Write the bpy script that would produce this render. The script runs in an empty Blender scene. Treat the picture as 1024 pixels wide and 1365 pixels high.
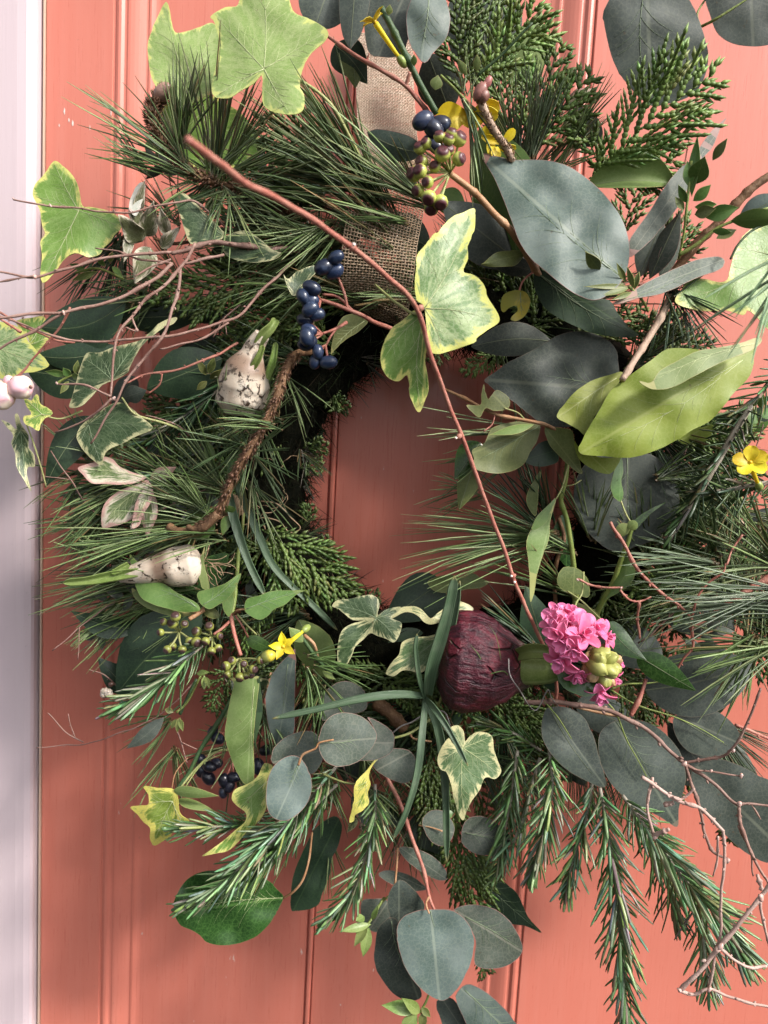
import bpy, math, random
from mathutils import Vector, Matrix, noise, geometry
from math import sin, cos, pi, radians, sqrt, atan2, asin
random.seed(11)
S = bpy.context.scene
COL = S.collection
U01 = random.random
def rr(a, b): return a + (b - a) * random.random()

# ------------------------------------------------------------------ camera
FPX = 993.0
CAM = Vector((0.0, -0.62, 0.0))
_down = Vector((-512.0, -(10000.0 - 682.5), -FPX)).normalized()
_U = -_down
_Fw = Vector((0, 0, -1)); _Fw = (_Fw - _U * _Fw.dot(_U)).normalized()
_X = _Fw.cross(_U)
ROT = Matrix((_X, _Fw, _U))                      # rows: world axes in camera space
cd = bpy.data.cameras.new('camera'); cam = bpy.data.objects.new('camera', cd); COL.objects.link(cam)
cam.matrix_world = Matrix.Translation(CAM) @ ROT.to_4x4()
cd.sensor_fit = 'VERTICAL'; cd.sensor_height = 36.0; cd.sensor_width = 27.0
cd.lens = 36.0 * FPX / 1365.0
cd.clip_start = 0.01; cd.clip_end = 50
cd.dof.use_dof = True; cd.dof.focus_distance = 0.49; cd.dof.aperture_fstop = 9.0
S.camera = cam

# ------------------------------------------------------------------ light
SUN = Vector((0.64, -0.46, 0.66)).normalized()
w = bpy.data.worlds.new('World'); S.world = w; w.use_nodes = True
nt = w.node_tree; nt.nodes.clear()
sky = nt.nodes.new('ShaderNodeTexSky'); sky.sky_type = 'NISHITA'; sky.sun_disc = False
sky.sun_elevation = asin(SUN.z); sky.sun_rotation = atan2(SUN.x, SUN.y)
sky.air_density = 0.8; sky.dust_density = 4.0; sky.ozone_density = 0.6
hs = nt.nodes.new('ShaderNodeHueSaturation'); hs.inputs['Saturation'].default_value = 0.12
bg = nt.nodes.new('ShaderNodeBackground'); bg.inputs[1].default_value = 0.125
out = nt.nodes.new('ShaderNodeOutputWorld')
nt.links.new(sky.outputs[0], hs.inputs['Color']); nt.links.new(hs.outputs[0], bg.inputs[0]); nt.links.new(bg.outputs[0], out.inputs[0])
sd = bpy.data.lights.new('sun', 'SUN'); sd.energy = 2.5; sd.angle = radians(8); sd.color = (1.0, 0.93, 0.85)
so = bpy.data.objects.new('sun', sd); COL.objects.link(so)
so.rotation_euler = SUN.to_track_quat('Z', 'Y').to_euler()
S.view_settings.view_transform = 'Standard'; S.view_settings.look = 'None'
S.view_settings.exposure = 0.76; S.view_settings.gamma = 1.0

# ------------------------------------------------------------------ placing
def P(u, v, d=0.0):
    """point seen at photo pixel u,v that stands d centimetres in front of the door face"""
    r = ROT @ Vector((u - 512.0, -(v - 682.5), -FPX))
    return CAM + r * ((-d / 100.0 - CAM.y) / r.y)
def PP(l): return [P(*q) for q in l]
def mpp(d): return (0.62 - d / 100.0) / FPX

# ------------------------------------------------------------------ materials
class NT:
    def __init__(s, name):
        s.m = bpy.data.materials.new(name); s.m.use_nodes = True
        s.t = s.m.node_tree; s.t.nodes.clear()
    def n(s, typ, ins=None, **kw):
        nd = s.t.nodes.new(typ)
        for k, v in kw.items(): setattr(nd, k, v)
        if ins:
            for k, v in ins.items(): s.put(nd.inputs[k], v)
        return nd
    def put(s, sock, v):
        if isinstance(v, bpy.types.NodeSocket): s.t.links.new(v, sock)
        elif isinstance(v, (tuple, list)) and len(v) == 3 and sock.type == 'RGBA': sock.default_value = (*v, 1)
        else: sock.default_value = v
    def math(s, op, a, b=0.0, c=0.0, clamp=False):
        nd = s.n('ShaderNodeMath', {0: a, 1: b, 2: c}, operation=op); nd.use_clamp = clamp; return nd.outputs[0]
    def mix(s, f, a, b, mode='MIX'):
        nd = s.n('ShaderNodeMix', {0: f, 6: a, 7: b}, data_type='RGBA', blend_type=mode); return nd.outputs[2]
    def ss(s, x, lo, hi):
        nd = s.n('ShaderNodeMapRange', {0: x, 1: lo, 2: hi}, interpolation_type='SMOOTHSTEP'); return nd.outputs[0]
    def noise(s, vec=None, scale=5., detail=3., rough=.55, dim='3D'):
        ins = {'Scale': scale, 'Detail': detail, 'Roughness': rough}
        nd = s.n('ShaderNodeTexNoise', ins)
        if vec is not None: s.put(nd.inputs['Vector'], vec)
        return nd.outputs[0]
    def obj(s): return s.n('ShaderNodeTexCoord').outputs['Object']
    def uv(s):
        sep = s.n('ShaderNodeSeparateXYZ', {0: s.n('ShaderNodeTexCoord').outputs['UV']}); return sep.outputs[0], sep.outputs[1]
    def attr(s, name): return s.n('ShaderNodeAttribute', attribute_name=name)
    def rnd(s): return s.n('ShaderNodeObjectInfo').outputs['Random']
    def done(s, col, rough=.5, bump=None, bstr=.3, bdist=.001, trans=0.0, tcol=None, spec=.5, coat=0.0, sheen=0.0, sss=0.0):
        p = s.n('ShaderNodeBsdfPrincipled', {'Base Color': col, 'Roughness': rough, 'Specular IOR Level': spec, 'Coat Weight': coat, 'Sheen Weight': sheen})
        if sss: p.inputs['Subsurface Weight'].default_value = sss; p.inputs['Subsurface Scale'].default_value = .003; p.inputs['Subsurface Radius'].default_value = (1, .6, .4)
        if bump is not None:
            b = s.n('ShaderNodeBump', {'Height': bump, 'Strength': bstr, 'Distance': bdist}); s.put(p.inputs['Normal'], b.outputs[0])
        sh = p.outputs[0]
        if trans > 0:
            t = s.n('ShaderNodeBsdfTranslucent', {'Color': tcol if tcol is not None else col})
            sh = s.n('ShaderNodeMixShader', {0: trans, 1: sh, 2: t.outputs[0]}).outputs[0]
        s.n('ShaderNodeOutputMaterial', {0: sh}); return s.m

def mat_leaf(name, a, b, vein, rough=.45, nv=9, vk=1.1, vamt=.3, margin=None, trans=.2, bloom=0.0, patch=.0, patchcol=(.5,.5,.3), coat=0., spots=0.):
    n = NT(name); s_, t_ = n.uv(); ob = n.obj()
    at = n.math('ABSOLUTE', n.math('SUBTRACT', n.math('MULTIPLY', t_, 2.0), 1.0))
    nz = n.noise(ob, 45, 4); nz2 = n.noise(ob, 600, 3)
    col = n.mix(n.ss(nz, .35, .68), a, b)
    wob = n.math('MULTIPLY', n.math('SUBTRACT', n.noise(ob, 120, 2), .5), .25)
    f = n.math('FRACT', n.math('ADD', n.math('SUBTRACT', n.math('MULTIPLY', s_, nv), n.math('MULTIPLY', at, vk * 2)), wob))
    tri = n.math('ABSOLUTE', n.math('SUBTRACT', f, .5))
    side = n.math('MULTIPLY', n.ss(tri, .07, .01), n.math('MULTIPLY', n.ss(at, .95, .3), .45))
    mid = n.ss(at, .05, .012)
    vm = n.math('MAXIMUM', side, mid)
    col = n.mix(n.math('MULTIPLY', side, vamt), col, vein); col = n.mix(n.math('MULTIPLY', mid, .55), col, vein)
    col = n.mix(n.math('MULTIPLY', n.ss(nz2, .45, .8), .22), col, vein)
    if bloom > 0:                                    # waxy bloom, worn off in patches
        col = n.mix(n.math('MULTIPLY', n.ss(n.noise(ob, 38, 3, .6), .35, .75), bloom), col, (.30, .345, .335))
    cell = n.n('ShaderNodeTexVoronoi', {'Vector': ob, 'Scale': 330.}, feature='DISTANCE_TO_EDGE').outputs[0]; col = n.mix(n.math('MULTIPLY', n.ss(cell, .10, .02), .22), col, vein)
    if spots > 0:
        col = n.mix(n.math('MULTIPLY', n.ss(n.noise(ob, 260, 2), .70, .76), spots), col, (.10, .06, .02))
    if patch > 0:
        col = n.mix(n.math('MULTIPLY', n.ss(n.noise(ob, 70, 2), .5, .62), patch), col, patchcol)
    if margin is not None:
        e = n.attr('edge').outputs['Fac']
        col = n.mix(n.ss(n.math('ADD', e, n.math('MULTIPLY', nz, .03)), .055, .02), col, margin)
    hv = n.n('ShaderNodeHueSaturation', {'Hue': n.math('ADD', .485, n.math('MULTIPLY', n.rnd(), .03)), 'Value': n.math('ADD', .85, n.math('MULTIPLY', n.rnd(), .3)), 'Color': col}).outputs[0]
    bump = n.math('ADD', n.math('MULTIPLY', vm, -.25), n.math('ADD', n.math('MULTIPLY', nz2, .5), n.math('MULTIPLY', n.noise(ob, 150, 2), .6)))
    ro = n.math('ADD', rough - .06, n.math('MULTIPLY', nz, .16))
    return n.done(hv, ro, bump, .22, .0005, trans, coat=coat)

def mat_ivy(name, inner, mid, margin, vein, e0=.12, e1=.34, rough=.4, trans=.25, pink=0.):
    n = NT(name); ob = n.obj(); e = n.attr('edge').outputs['Fac']; s_, t_ = n.uv()
    v = n.n('ShaderNodeCombineXYZ', {0: s_, 1: n.math('MULTIPLY', n.math('SUBTRACT', t_, .5), 1.6), 2: 0.}).outputs[0]
    ln = n.n('ShaderNodeVectorMath', {0: v}, operation='LENGTH').outputs['Value']; dr = n.n('ShaderNodeVectorMath', {0: v}, operation='NORMALIZE').outputs[0]
    sc = n.n('ShaderNodeVectorMath', {0: dr, 'Scale': 5.5}, operation='SCALE').outputs[0]
    rv = n.n('ShaderNodeVectorMath', {0: sc, 1: n.n('ShaderNodeCombineXYZ', {2: n.math('ADD', n.math('MULTIPLY', ln, 2.2), n.math('MULTIPLY', n.rnd(), 40.))}).outputs[0]}, operation='ADD').outputs[0]
    streak = n.noise(rv, 1.6, 4, .6); nz = n.noise(ob, 60, 3); nf = n.noise(ob, 260, 5, .65)
    mg = n.math('ADD', e, n.math('ADD', n.math('MULTIPLY', n.math('SUBTRACT', streak, .5), -1.5), n.math('ADD', n.math('MULTIPLY', n.math('SUBTRACT', nf, .5), -.35), n.math('MULTIPLY', n.math('SUBTRACT', nz, .5), -.6))))
    pt = n.math('ADD', n.math('MULTIPLY', streak, .6), n.math('MULTIPLY', nf, .4))
    col = n.mix(n.ss(pt, .44, .58), inner, mid)
    c = (e0 + e1) * .5
    halo = tuple(margin[k] * .45 + mid[k] * .55 for k in range(3))
    col = n.mix(n.ss(mg, c + .12, c + .02), col, halo)
    col = n.mix(n.ss(mg, c, c - .07), col, margin)
    col = n.mix(n.math('MULTIPLY', n.ss(e, .04, .015), n.ss(nz, .3, .6)), col, margin)
    if pink > 0: col = n.mix(n.math('MULTIPLY', n.ss(n.math('ADD', e, nz), .75, .55), pink), col, (.62, .28, .27))
    cell = n.n('ShaderNodeTexVoronoi', {'Vector': ob, 'Scale': 420.}, feature='DISTANCE_TO_EDGE').outputs[0]
    col = n.mix(n.math('MULTIPLY', n.ss(cell, .09, .02), .28), col, vein)
    col = n.mix(n.math('MULTIPLY', n.ss(n.noise(ob, 300, 2), .71, .76), .6), col, (.16, .10, .05))
    bump = n.math('ADD', n.math('MULTIPLY', n.ss(cell, .12, .0), -.5), n.math('MULTIPLY', n.noise(ob, 120, 3), 1.5))
    hv = n.n('ShaderNodeHueSaturation', {'Value': n.math('ADD', .88, n.math('MULTIPLY', n.rnd(), .24)), 'Color': col}).outputs[0]
    return n.done(hv, n.math('ADD', rough - .05, n.math('MULTIPLY', nz, .12)), bump, .2, .0006, trans)

def mat_col(name, rough=.45, trans=0., scale=300, amt=.35, dark=(.02,.02,.01), bstr=.3, spec=.5, coat=0., sss=0., ctrl=(.4,.75)):
    """colour comes from the mesh's own Col attribute, with grain over it"""
    n = NT(name); ob = n.obj(); c = n.attr('Col').outputs['Color']
    nz = n.noise(ob, scale, 4)
    col = n.mix(n.math('MULTIPLY', n.ss(nz, *ctrl), amt), c, dark)
    return n.done(col, rough, nz, bstr, .0006, trans, spec=spec, coat=coat, sss=sss)

def mat_bark(name, a, b, spot, rough=.65, sc=90, bstr=.6):
    n = NT(name); s_, t_ = n.uv(); ob = n.obj()
    nz = n.noise(ob, sc, 5, .65); f = n.noise(ob, 500, 4, .7)
    col = n.mix(n.ss(nz, .35, .65), a, b); col = n.mix(n.math('MULTIPLY', n.ss(f, .58, .7), .7), col, spot)
    hv = n.n('ShaderNodeHueSaturation', {'Value': n.math('ADD', .85, n.math('MULTIPLY', n.rnd(), .3)), 'Color': col}).outputs[0]
    return n.done(hv, rough, n.math('ADD', nz, f), bstr, .0008, spec=.05 if rough > .85 else .4)

def mat_paint(name, base, worn, bstr=.25, rough=.36, chips=0.0, dirt=(.3,.12,.09)):
    n = NT(name); ob = n.obj()
    mp = n.n('ShaderNodeMapping', {'Vector': ob, 'Scale': (1, 1, .035)}).outputs[0]
    brush = n.noise(mp, 700, 4, .7); br2 = n.noise(mp, 160, 3, .6)
    cl = n.noise(ob, 7, 3); fine = n.noise(ob, 1400, 2)
    col = n.mix(n.math('MULTIPLY', n.ss(br2, .35, .8), .30), base, worn)
    col = n.mix(n.math('MULTIPLY', n.ss(cl, .4, .75), .16), col, dirt); col = n.mix(n.math('MULTIPLY', n.ss(n.noise(ob, 420, 2), .70, .74), .35), col, dirt)
    col = n.mix(n.math('MULTIPLY', n.ss(n.noise(ob, 60, 5, .7), .60, .75), .12), col, dirt)
    if chips > 0:
        mp2 = n.n('ShaderNodeMapping', {'Vector': ob, 'Scale': (1, 1, .22)}).outputs[0]
        col = n.mix(n.math('MULTIPLY', n.ss(n.noise(mp2, 190, 3), .735, .75), chips), col, (.75, .68, .62))
    bump = n.math('ADD', n.math('MULTIPLY', brush, 1.0), n.math('ADD', n.math('MULTIPLY', br2, 1.0), n.math('MULTIPLY', fine, .3)))
    return n.done(col, n.math('ADD', rough, n.math('MULTIPLY', n.math('SUBTRACT', brush, .5), .25)), bump, bstr, .0007, spec=.5, coat=.35)

M = {}
M['door'] = mat_paint('salmon gloss paint', (.65, .20, .145), (.69, .265, .205), chips=.8, rough=.30, bstr=.12)
M['frame'] = mat_paint('lilac paint', (.66, .54, .58), (.70, .59, .62), bstr=.15, dirt=(.42, .36, .38))
M['edge'] = mat_paint('cream undercoat', (.66, .50, .38), (.7, .6, .5), dirt=(.3, .2, .15))
M['gap'] = mat_paint('dark gap', (.03, .02, .02), (.05, .03, .03))
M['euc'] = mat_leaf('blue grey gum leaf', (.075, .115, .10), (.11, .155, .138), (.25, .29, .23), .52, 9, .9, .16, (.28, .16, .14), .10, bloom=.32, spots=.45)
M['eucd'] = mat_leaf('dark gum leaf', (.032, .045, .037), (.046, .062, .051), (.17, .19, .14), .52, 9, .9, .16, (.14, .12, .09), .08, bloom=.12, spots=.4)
M['eucg'] = mat_leaf('grey gum leaf', (.062, .085, .062), (.085, .108, .082), (.28, .28, .22), .56, 9, .9, .14, (.32, .2, .17), .12, bloom=.2, spots=.5)
M['lime'] = mat_leaf('yellow green leaf', (.22, .30, .03), (.29, .36, .045), (.42, .47, .14), .5, 9, 1.1, .5, None, .3, spots=.5)
M['green'] = mat_leaf('mid green leaf', (.09, .18, .04), (.13, .23, .06), (.22, .32, .10), .33, 8, 1.0, .5, (.2, .26, .08), .22)
M['pale'] = mat_leaf('pale leaf underside', (.17, .25, .07), (.22, .30, .10), (.33, .40, .17), .5, 8, 1.0, .4, (.42, .42, .16), .25, spots=.3)
M['gloss'] = mat_leaf('dark glossy leaf', (.02, .052, .014), (.032, .08, .018), (.12, .24, .06), .22, 9, 1.0, .5, (.08, .16, .04), .12)
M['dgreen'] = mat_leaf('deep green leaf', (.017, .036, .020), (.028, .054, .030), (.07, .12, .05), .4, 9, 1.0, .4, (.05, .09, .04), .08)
M['olive'] = mat_leaf('dull olive leaf', (.10, .13, .035), (.14, .17, .05), (.26, .28, .1), .45, 8, 1.0, .4, (.3, .3, .1), .2)
M['yellowleaf'] = mat_leaf('yellowed leaf', (.42, .34, .03), (.50, .42, .04), (.3, .3, .04), .4, 7, 1.0, .4, (.30, .30, .05), .25, patch=.6, patchcol=(.18, .22, .03))
M['blade'] = mat_leaf('strap blade', (.075, .12, .075), (.10, .155, .10), (.15, .21, .15), .35, 0, 0, .5, None, .15)
M['shoot'] = mat_leaf('pale green shoot', (.17, .26, .06), (.27, .34, .11), (.4, .5, .2), .35, 0, 0, .2, None, .25)
M['ivyl'] = mat_ivy('light ivy', (.25, .36, .11), (.33, .42, .17), (.56, .60, .20), (.45, .52, .25), .04, .18)
M['ivyb'] = mat_ivy('bright ivy', (.16, .30, .05), (.22, .36, .09), (.72, .70, .22), (.35, .45, .15), .06, .2)
M['ivym'] = mat_ivy('marbled ivy', (.15, .26, .09), (.36, .46, .23), (.66, .67, .18), (.55, .6, .4), .14, .42)
M['ivyg'] = mat_ivy('green ivy cream edge', (.10, .18, .07), (.19, .27, .14), (.70, .66, .36), (.3, .4, .2), .08, .3)
M['ivyd'] = mat_ivy('dark ivy cream edge', (.045, .085, .035), (.09, .14, .065), (.62, .60, .34), (.2, .27, .14), .03, .14)
M['ivyy'] = mat_ivy('gold ivy', (.18, .27, .04), (.27, .37, .08), (.76, .70, .17), (.4, .45, .15), .12, .5)
M['ivyp'] = mat_ivy('pink edged leaf', (.13, .20, .07), (.28, .34, .16), (.78, .70, .57), (.4, .45, .3), .16, .55, pink=.7)
M['euon'] = mat_ivy('dull variegated leaf', (.12, .14, .06), (.17, .18, .09), (.60, .54, .42), (.3, .3, .2), .03, .16)
M['pet'] = mat_bark('ivy petiole', (.30, .34, .12), (.38, .38, .17), (.34, .2, .12), .5)
M['vein'] = mat_bark('leaf vein', (.42, .48, .24), (.50, .54, .30), (.4, .4, .2), .5)
M['midrib'] = mat_bark('leaf midrib', (.14, .17, .09), (.19, .22, .13), (.2, .16, .09), .5)
M['veind'] = mat_bark('dull leaf vein', (.20, .27, .15), (.25, .32, .2), (.2, .25, .1), .5)
M['gstem'] = mat_bark('green stem', (.16, .22, .05), (.22, .27, .07), (.2, .12, .05), .5)
M['dstem'] = mat_bark('dark green stem', (.03, .07, .025), (.05, .09, .03), (.08, .1, .04), .45)
M['red'] = mat_bark('red twig', (.36, .12, .09), (.44, .20, .15), (.22, .09, .07), .5, 130, .7)
M['dry'] = mat_bark('dry twig', (.22, .12, .095), (.32, .20, .165), (.13, .065, .05), .6)
M['drylt'] = mat_bark('pale dry twig', (.42, .27, .23), (.52, .37, .32), (.22, .12, .1), .6)
M['brown'] = mat_bark('brown bark', (.12, .06, .03), (.20, .11, .055), (.34, .23, .14), .65, 120, .9)
M['tan'] = mat_bark('tan bark', (.34, .17, .08), (.42, .25, .14), (.15, .07, .04), .5)
M['speck'] = mat_bark('speckled pale bark', (.42, .30, .22), (.50, .36, .27), (.12, .06, .04), .6, 200)
M['rsb'] = mat_bark('rosemary wood', (.30, .26, .20), (.42, .38, .31), (.18, .12, .08), .7)
M['needle'] = mat_col('pine needle', .32, .12, 300, .25, spec=.5)
M['rose'] = mat_col('rosemary leaf', .30, .06, 350, .3)
M['cedar'] = mat_col('cedar scale', .42, .12, 260, .4, (.02, .03, .01))
M['moss'] = mat_col('moss strand', .95, 0, 200, .3, spec=.1)
M['mossbody'] = mat_bark('moss body', (.0015, .002, .001), (.004, .004, .002), (.012, .010, .006), .9, 200, 1.)
M['root'] = mat_bark('rootlet', (.30, .19, .11), (.40, .28, .18), (.15, .09, .06), .7)
M['petaly'] = mat_leaf('yellow petal', (.82, .66, .02), (.88, .76, .05), (.7, .5, .02), .45, 0, 0, .3, None, .3)
M['berry'] = mat_col('blue berry skin', .28, 0, 170, .55, (.07, .10, .17), .15, coat=.15, ctrl=(.5, .72))
M['ivyberry'] = mat_col('ivy berry skin', .38, 0, 500, .35, (.08, .05, .02), .25)
M['snow'] = mat_col('snowberry skin', .4, 0, 250, .3, (.55, .35, .33), .3, sss=.3)
M['pink'] = mat_col('hyacinth petal', .45, .22, 320, .30, (.85, .42, .55), .3)
M['bud'] = mat_col('hyacinth bud', .42, .15, 350, .25, (.62, .5, .2), .25)
M['jute'] = mat_bark('jute thread', (.38, .27, .17), (.50, .38, .27), (.22, .14, .08), .85, 300, .6)
M['jutel'] = mat_bark('light jute thread', (.52, .40, .30), (.64, .52, .42), (.3, .2, .13), .85, 300, .6)
M['wire'] = mat_bark('wire', (.2, .18, .17), (.3, .28, .27), (.1, .08, .07), .3)
def mat_blade():
    n = NT('ribbed strap leaf'); s_, t_ = n.uv(); ob = n.obj()
    st = n.noise(n.n('ShaderNodeCombineXYZ', {0: n.math('MULTIPLY', s_, 1.5), 1: n.math('MULTIPLY', t_, 14.), 2: n.rnd()}).outputs[0], 1.5, 3, .6)
    col = n.mix(n.ss(st, .35, .68), (.05, .095, .05), (.115, .175, .10)); col = n.mix(n.ss(s_, .95, 1.), col, (.34, .30, .12))
    col = n.mix(n.math('MULTIPLY', n.ss(n.noise(ob, 80, 3), .5, .7), .35), col, (.16, .20, .14))
    return n.done(col, .38, st, .5, .0007, .12)
def mat_bulbw():
    n = NT('white bulb skin'); ob = n.obj(); nz = n.noise(ob, 120, 6, .7); nb = n.noise(ob, 45, 3)
    col = n.mix(n.ss(nb, .4, .65), (.58, .48, .38), (.70, .62, .52)); s_, t_ = n.uv(); st = n.noise(n.n('ShaderNodeCombineXYZ', {0: n.math('MULTIPLY', s_, 2.), 1: n.math('MULTIPLY', t_, 16.), 2: 0.}).outputs[0], 1.5, 4, .6); col = n.mix(n.math('MULTIPLY', n.ss(st, .52, .68), .35), col, (.32, .19, .11)); col = n.mix(n.math('MULTIPLY', n.math('MULTIPLY', n.ss(s_, .42, .52), n.ss(s_, .68, .58)), .75), col, (.16, .08, .045))
    vo = n.n('ShaderNodeTexVoronoi', {'Vector': ob, 'Scale': 130.}, feature='DISTANCE_TO_EDGE').outputs[0]
    soil = n.math('MAXIMUM', n.math('MULTIPLY', n.ss(nz, .52, .58), n.ss(vo, .14, .04)), n.math('MULTIPLY', n.ss(n.noise(ob, 75, 6, .75), .56, .62), .8))
    col = n.mix(soil, col, (.035, .02, .012)); col = n.mix(n.ss(nz, .62, .68), col, (.05, .03, .018))
    return n.done(col, .45, nz, .5, .001, sss=.15)
M['bulbw'] = mat_bulbw(); M['blade'] = mat_blade()
def mat_bulbp():
    n = NT('purple papery bulb skin'); s_, t_ = n.uv(); ob = n.obj()
    v = n.n('ShaderNodeCombineXYZ', {0: n.math('MULTIPLY', s_, .6), 1: n.math('MULTIPLY', t_, 6.), 2: 0.}).outputs[0]
    st = n.noise(v, 9, 5, .65); bl = n.noise(ob, 55, 5, .65); fl = n.noise(ob, 300, 4, .7)
    col = n.mix(n.ss(st, .35, .7), (.022, .003, .009), (.10, .010, .024))
    col = n.mix(n.math('MULTIPLY', n.ss(bl, .48, .68), .75), col, (.17, .016, .03)); cr = n.n('ShaderNodeTexVoronoi', {'Vector': n.n('ShaderNodeMapping', {'Vector': ob, 'Scale': (.5, 1, 1)}).outputs[0], 'Scale': 62., 'Randomness': 1.}, feature='DISTANCE_TO_EDGE').outputs[0]; ck = n.math('MULTIPLY', n.ss(cr, .05, .0), n.ss(n.noise(ob, 30, 2), .48, .6)); col = n.mix(ck, col, (.008, .002, .004))
    col = n.mix(n.math('MULTIPLY', n.ss(fl, .66, .74), .35), col, (.30, .10, .09))
    col = n.mix(n.ss(s_, .84, .97), col, (.055, .035, .02))
    return n.done(col, .4, n.math('ADD', n.math('MULTIPLY', st, 1.4), n.math('ADD', n.math('ADD', bl, n.math('MULTIPLY', ck, -1.5)), n.math('MULTIPLY', fl, .4))), .9, .0022, spec=.5)
M['bulbp'] = mat_bulbp()

# ------------------------------------------------------------------ meshes
class MB:
    def __init__(s): s.v = []; s.f = []; s.uv = []; s.c = []; s.e = []
    def add(s, p, uv=(0, 0), c=(1, 1, 1), e=1.0):
        s.v.append((p[0], p[1], p[2])); s.uv.append(uv); s.c.append(c); s.e.append(e); return len(s.v) - 1
    def tris(s): return sum(len(f) - 2 for f in s.f)
class Thing:
    def __init__(s, name, label, cat, at, group=None, kind=None):
        o = bpy.data.objects.new(name, None); COL.objects.link(o); o.empty_display_size = .01
        s.loc = P(*at) if not isinstance(at, Vector) else at
        o.location = s.loc; o['label'] = label
        if kind: o['kind'] = kind
        else: o['category'] = cat
        if group: o['group'] = group
        s.o = o
    def part(s, name, mb, mat, parent=None, kind=None, label=None, thick=0, smooth=True):
        if not mb.f: return None
        me = bpy.data.meshes.new(name); L = s.loc
        me.from_pydata([(a - L.x, b - L.y, c - L.z) for a, b, c in mb.v], [], mb.f)
        uvl = me.uv_layers.new(name='UVMap'); idx = [0] * len(me.loops); me.loops.foreach_get('vertex_index', idx)
        flat = []; [flat.extend(mb.uv[i]) for i in idx]; uvl.data.foreach_set('uv', flat)
        ca = me.color_attributes.new('Col', 'FLOAT_COLOR', 'POINT'); flat = []
        for c in mb.c: flat.extend((c[0], c[1], c[2], 1.0))
        ca.data.foreach_set('color', flat)
        ea = me.attributes.new('edge', 'FLOAT', 'POINT'); ea.data.foreach_set('value', mb.e)
        me.materials.append(M[mat] if isinstance(mat, str) else mat)
        if smooth: me.polygons.foreach_set('use_smooth', [True] * len(me.polygons))
        me.update()
        if thick:                                    # crisp rim: boundary edges are sharp
            cnt = {}
            for p in me.polygons:
                for k in p.edge_keys: cnt[k] = cnt.get(k, 0) + 1
            sh = me.attributes.new('sharp_edge', 'BOOLEAN', 'EDGE'); sh.data.foreach_set('value', [cnt.get(e.key, 0) == 1 for e in me.edges])
        o = bpy.data.objects.new(name, me); COL.objects.link(o)
        o.parent = parent if parent is not None else s.o
        if kind: o['kind'] = kind
        if label: o['label'] = label
        if thick:
            md = o.modifiers.new('thickness', 'SOLIDIFY'); md.thickness = thick; md.offset = 0
        return o

def cat(pts, sub=6, closed=False, rad=None):
    """Catmull-Rom through points (and radii)"""
    n = len(pts); R = []; RR = []
    rng = n if closed else n - 1
    for i in range(rng):
        p0 = pts[(i - 1) % n] if (closed or i > 0) else pts[0] * 2 - pts[1]
        p1 = pts[i]; p2 = pts[(i + 1) % n]
        p3 = pts[(i + 2) % n] if (closed or i + 2 < n) else p2 * 2 - p1
        for k in range(sub):
            t = k / sub
            R.append(.5 * ((2 * p1) + (p2 - p0) * t + (2 * p0 - 5 * p1 + 4 * p2 - p3) * t * t + (3 * p1 - p0 - 3 * p2 + p3) * t * t * t))
            if rad: RR.append(rad[i] + (rad[(i + 1) % n] - rad[i]) * t)
    if not closed:
        R.append(pts[-1].copy())
        if rad: RR.append(rad[-1])
    return (R, RR) if rad else R

def frames(pts):
    T = []
    for i in range(len(pts)):
        a = pts[max(0, i - 1)]; b = pts[min(len(pts) - 1, i + 1)]; t = (b - a)
        T.append(t.normalized() if t.length > 1e-9 else Vector((0, 0, 1)))
    n = T[0].orthogonal().normalized(); N = []
    for t in T:
        n = (n - t * n.dot(t)); n = n.normalized() if n.length > 1e-6 else t.orthogonal().normalized(); N.append(n)
    return T, N

def tube(mb, pts, rad, n=7, c=(1, 1, 1), c2=None, cap=True):
    T, N = frames(pts); base = len(mb.v); m = len(pts); c2 = c2 or c
    for i, p in enumerate(pts):
        b = T[i].cross(N[i]); r = rad[i] if isinstance(rad, (list, tuple)) else rad; k = i / max(1, m - 1)
        cc = tuple(c[j] + (c2[j] - c[j]) * k for j in range(3))
        for j in range(n):
            a = 2 * pi * j / n; mb.add(p + (N[i] * cos(a) + b * sin(a)) * r, (k, j / n), cc)
    for i in range(m - 1):
        for j in range(n):
            a = base + i * n + j; b2 = base + i * n + (j + 1) % n
            mb.f.append((a, b2, b2 + n, a + n))
    if cap:
        mb.f.append(tuple(base + j for j in reversed(range(n)))); mb.f.append(tuple(base + (m - 1) * n + j for j in range(n)))

def twigline(mb, px, r0, r1, wob=.6, nodes=0, n=7, sub=7, c=(1, 1, 1)):
    """px: (u,v,d) list, radii in mm; wobble in px; swellings at nodes"""
    pts = PP(px); pts, _ = cat(pts, sub, rad=[0] * len(pts)); m = len(pts)
    ph = U01() * 100; out = []
    for i, p in enumerate(pts):
        q = noise.noise_vector(Vector((p.x * 60 + ph, p.y * 60, p.z * 60)))
        out.append(p + q * wob * .0008)
    rad = [(r0 + (r1 - r0) * i / (m - 1)) / 1000 for i in range(m)]
    if nodes:
        for k in range(nodes):
            c0 = rr(.03, .97) * (m - 1)
            for i in range(m): rad[i] *= 1 + .3 * math.exp(-((i - c0) ** 2) / .7)
    else:
        rad = [r * (1 + .16 * noise.noise(Vector((i * .55, ph, 0)))) for i, r in enumerate(rad)]
    tube(mb, out, rad, n, c); return out

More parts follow.
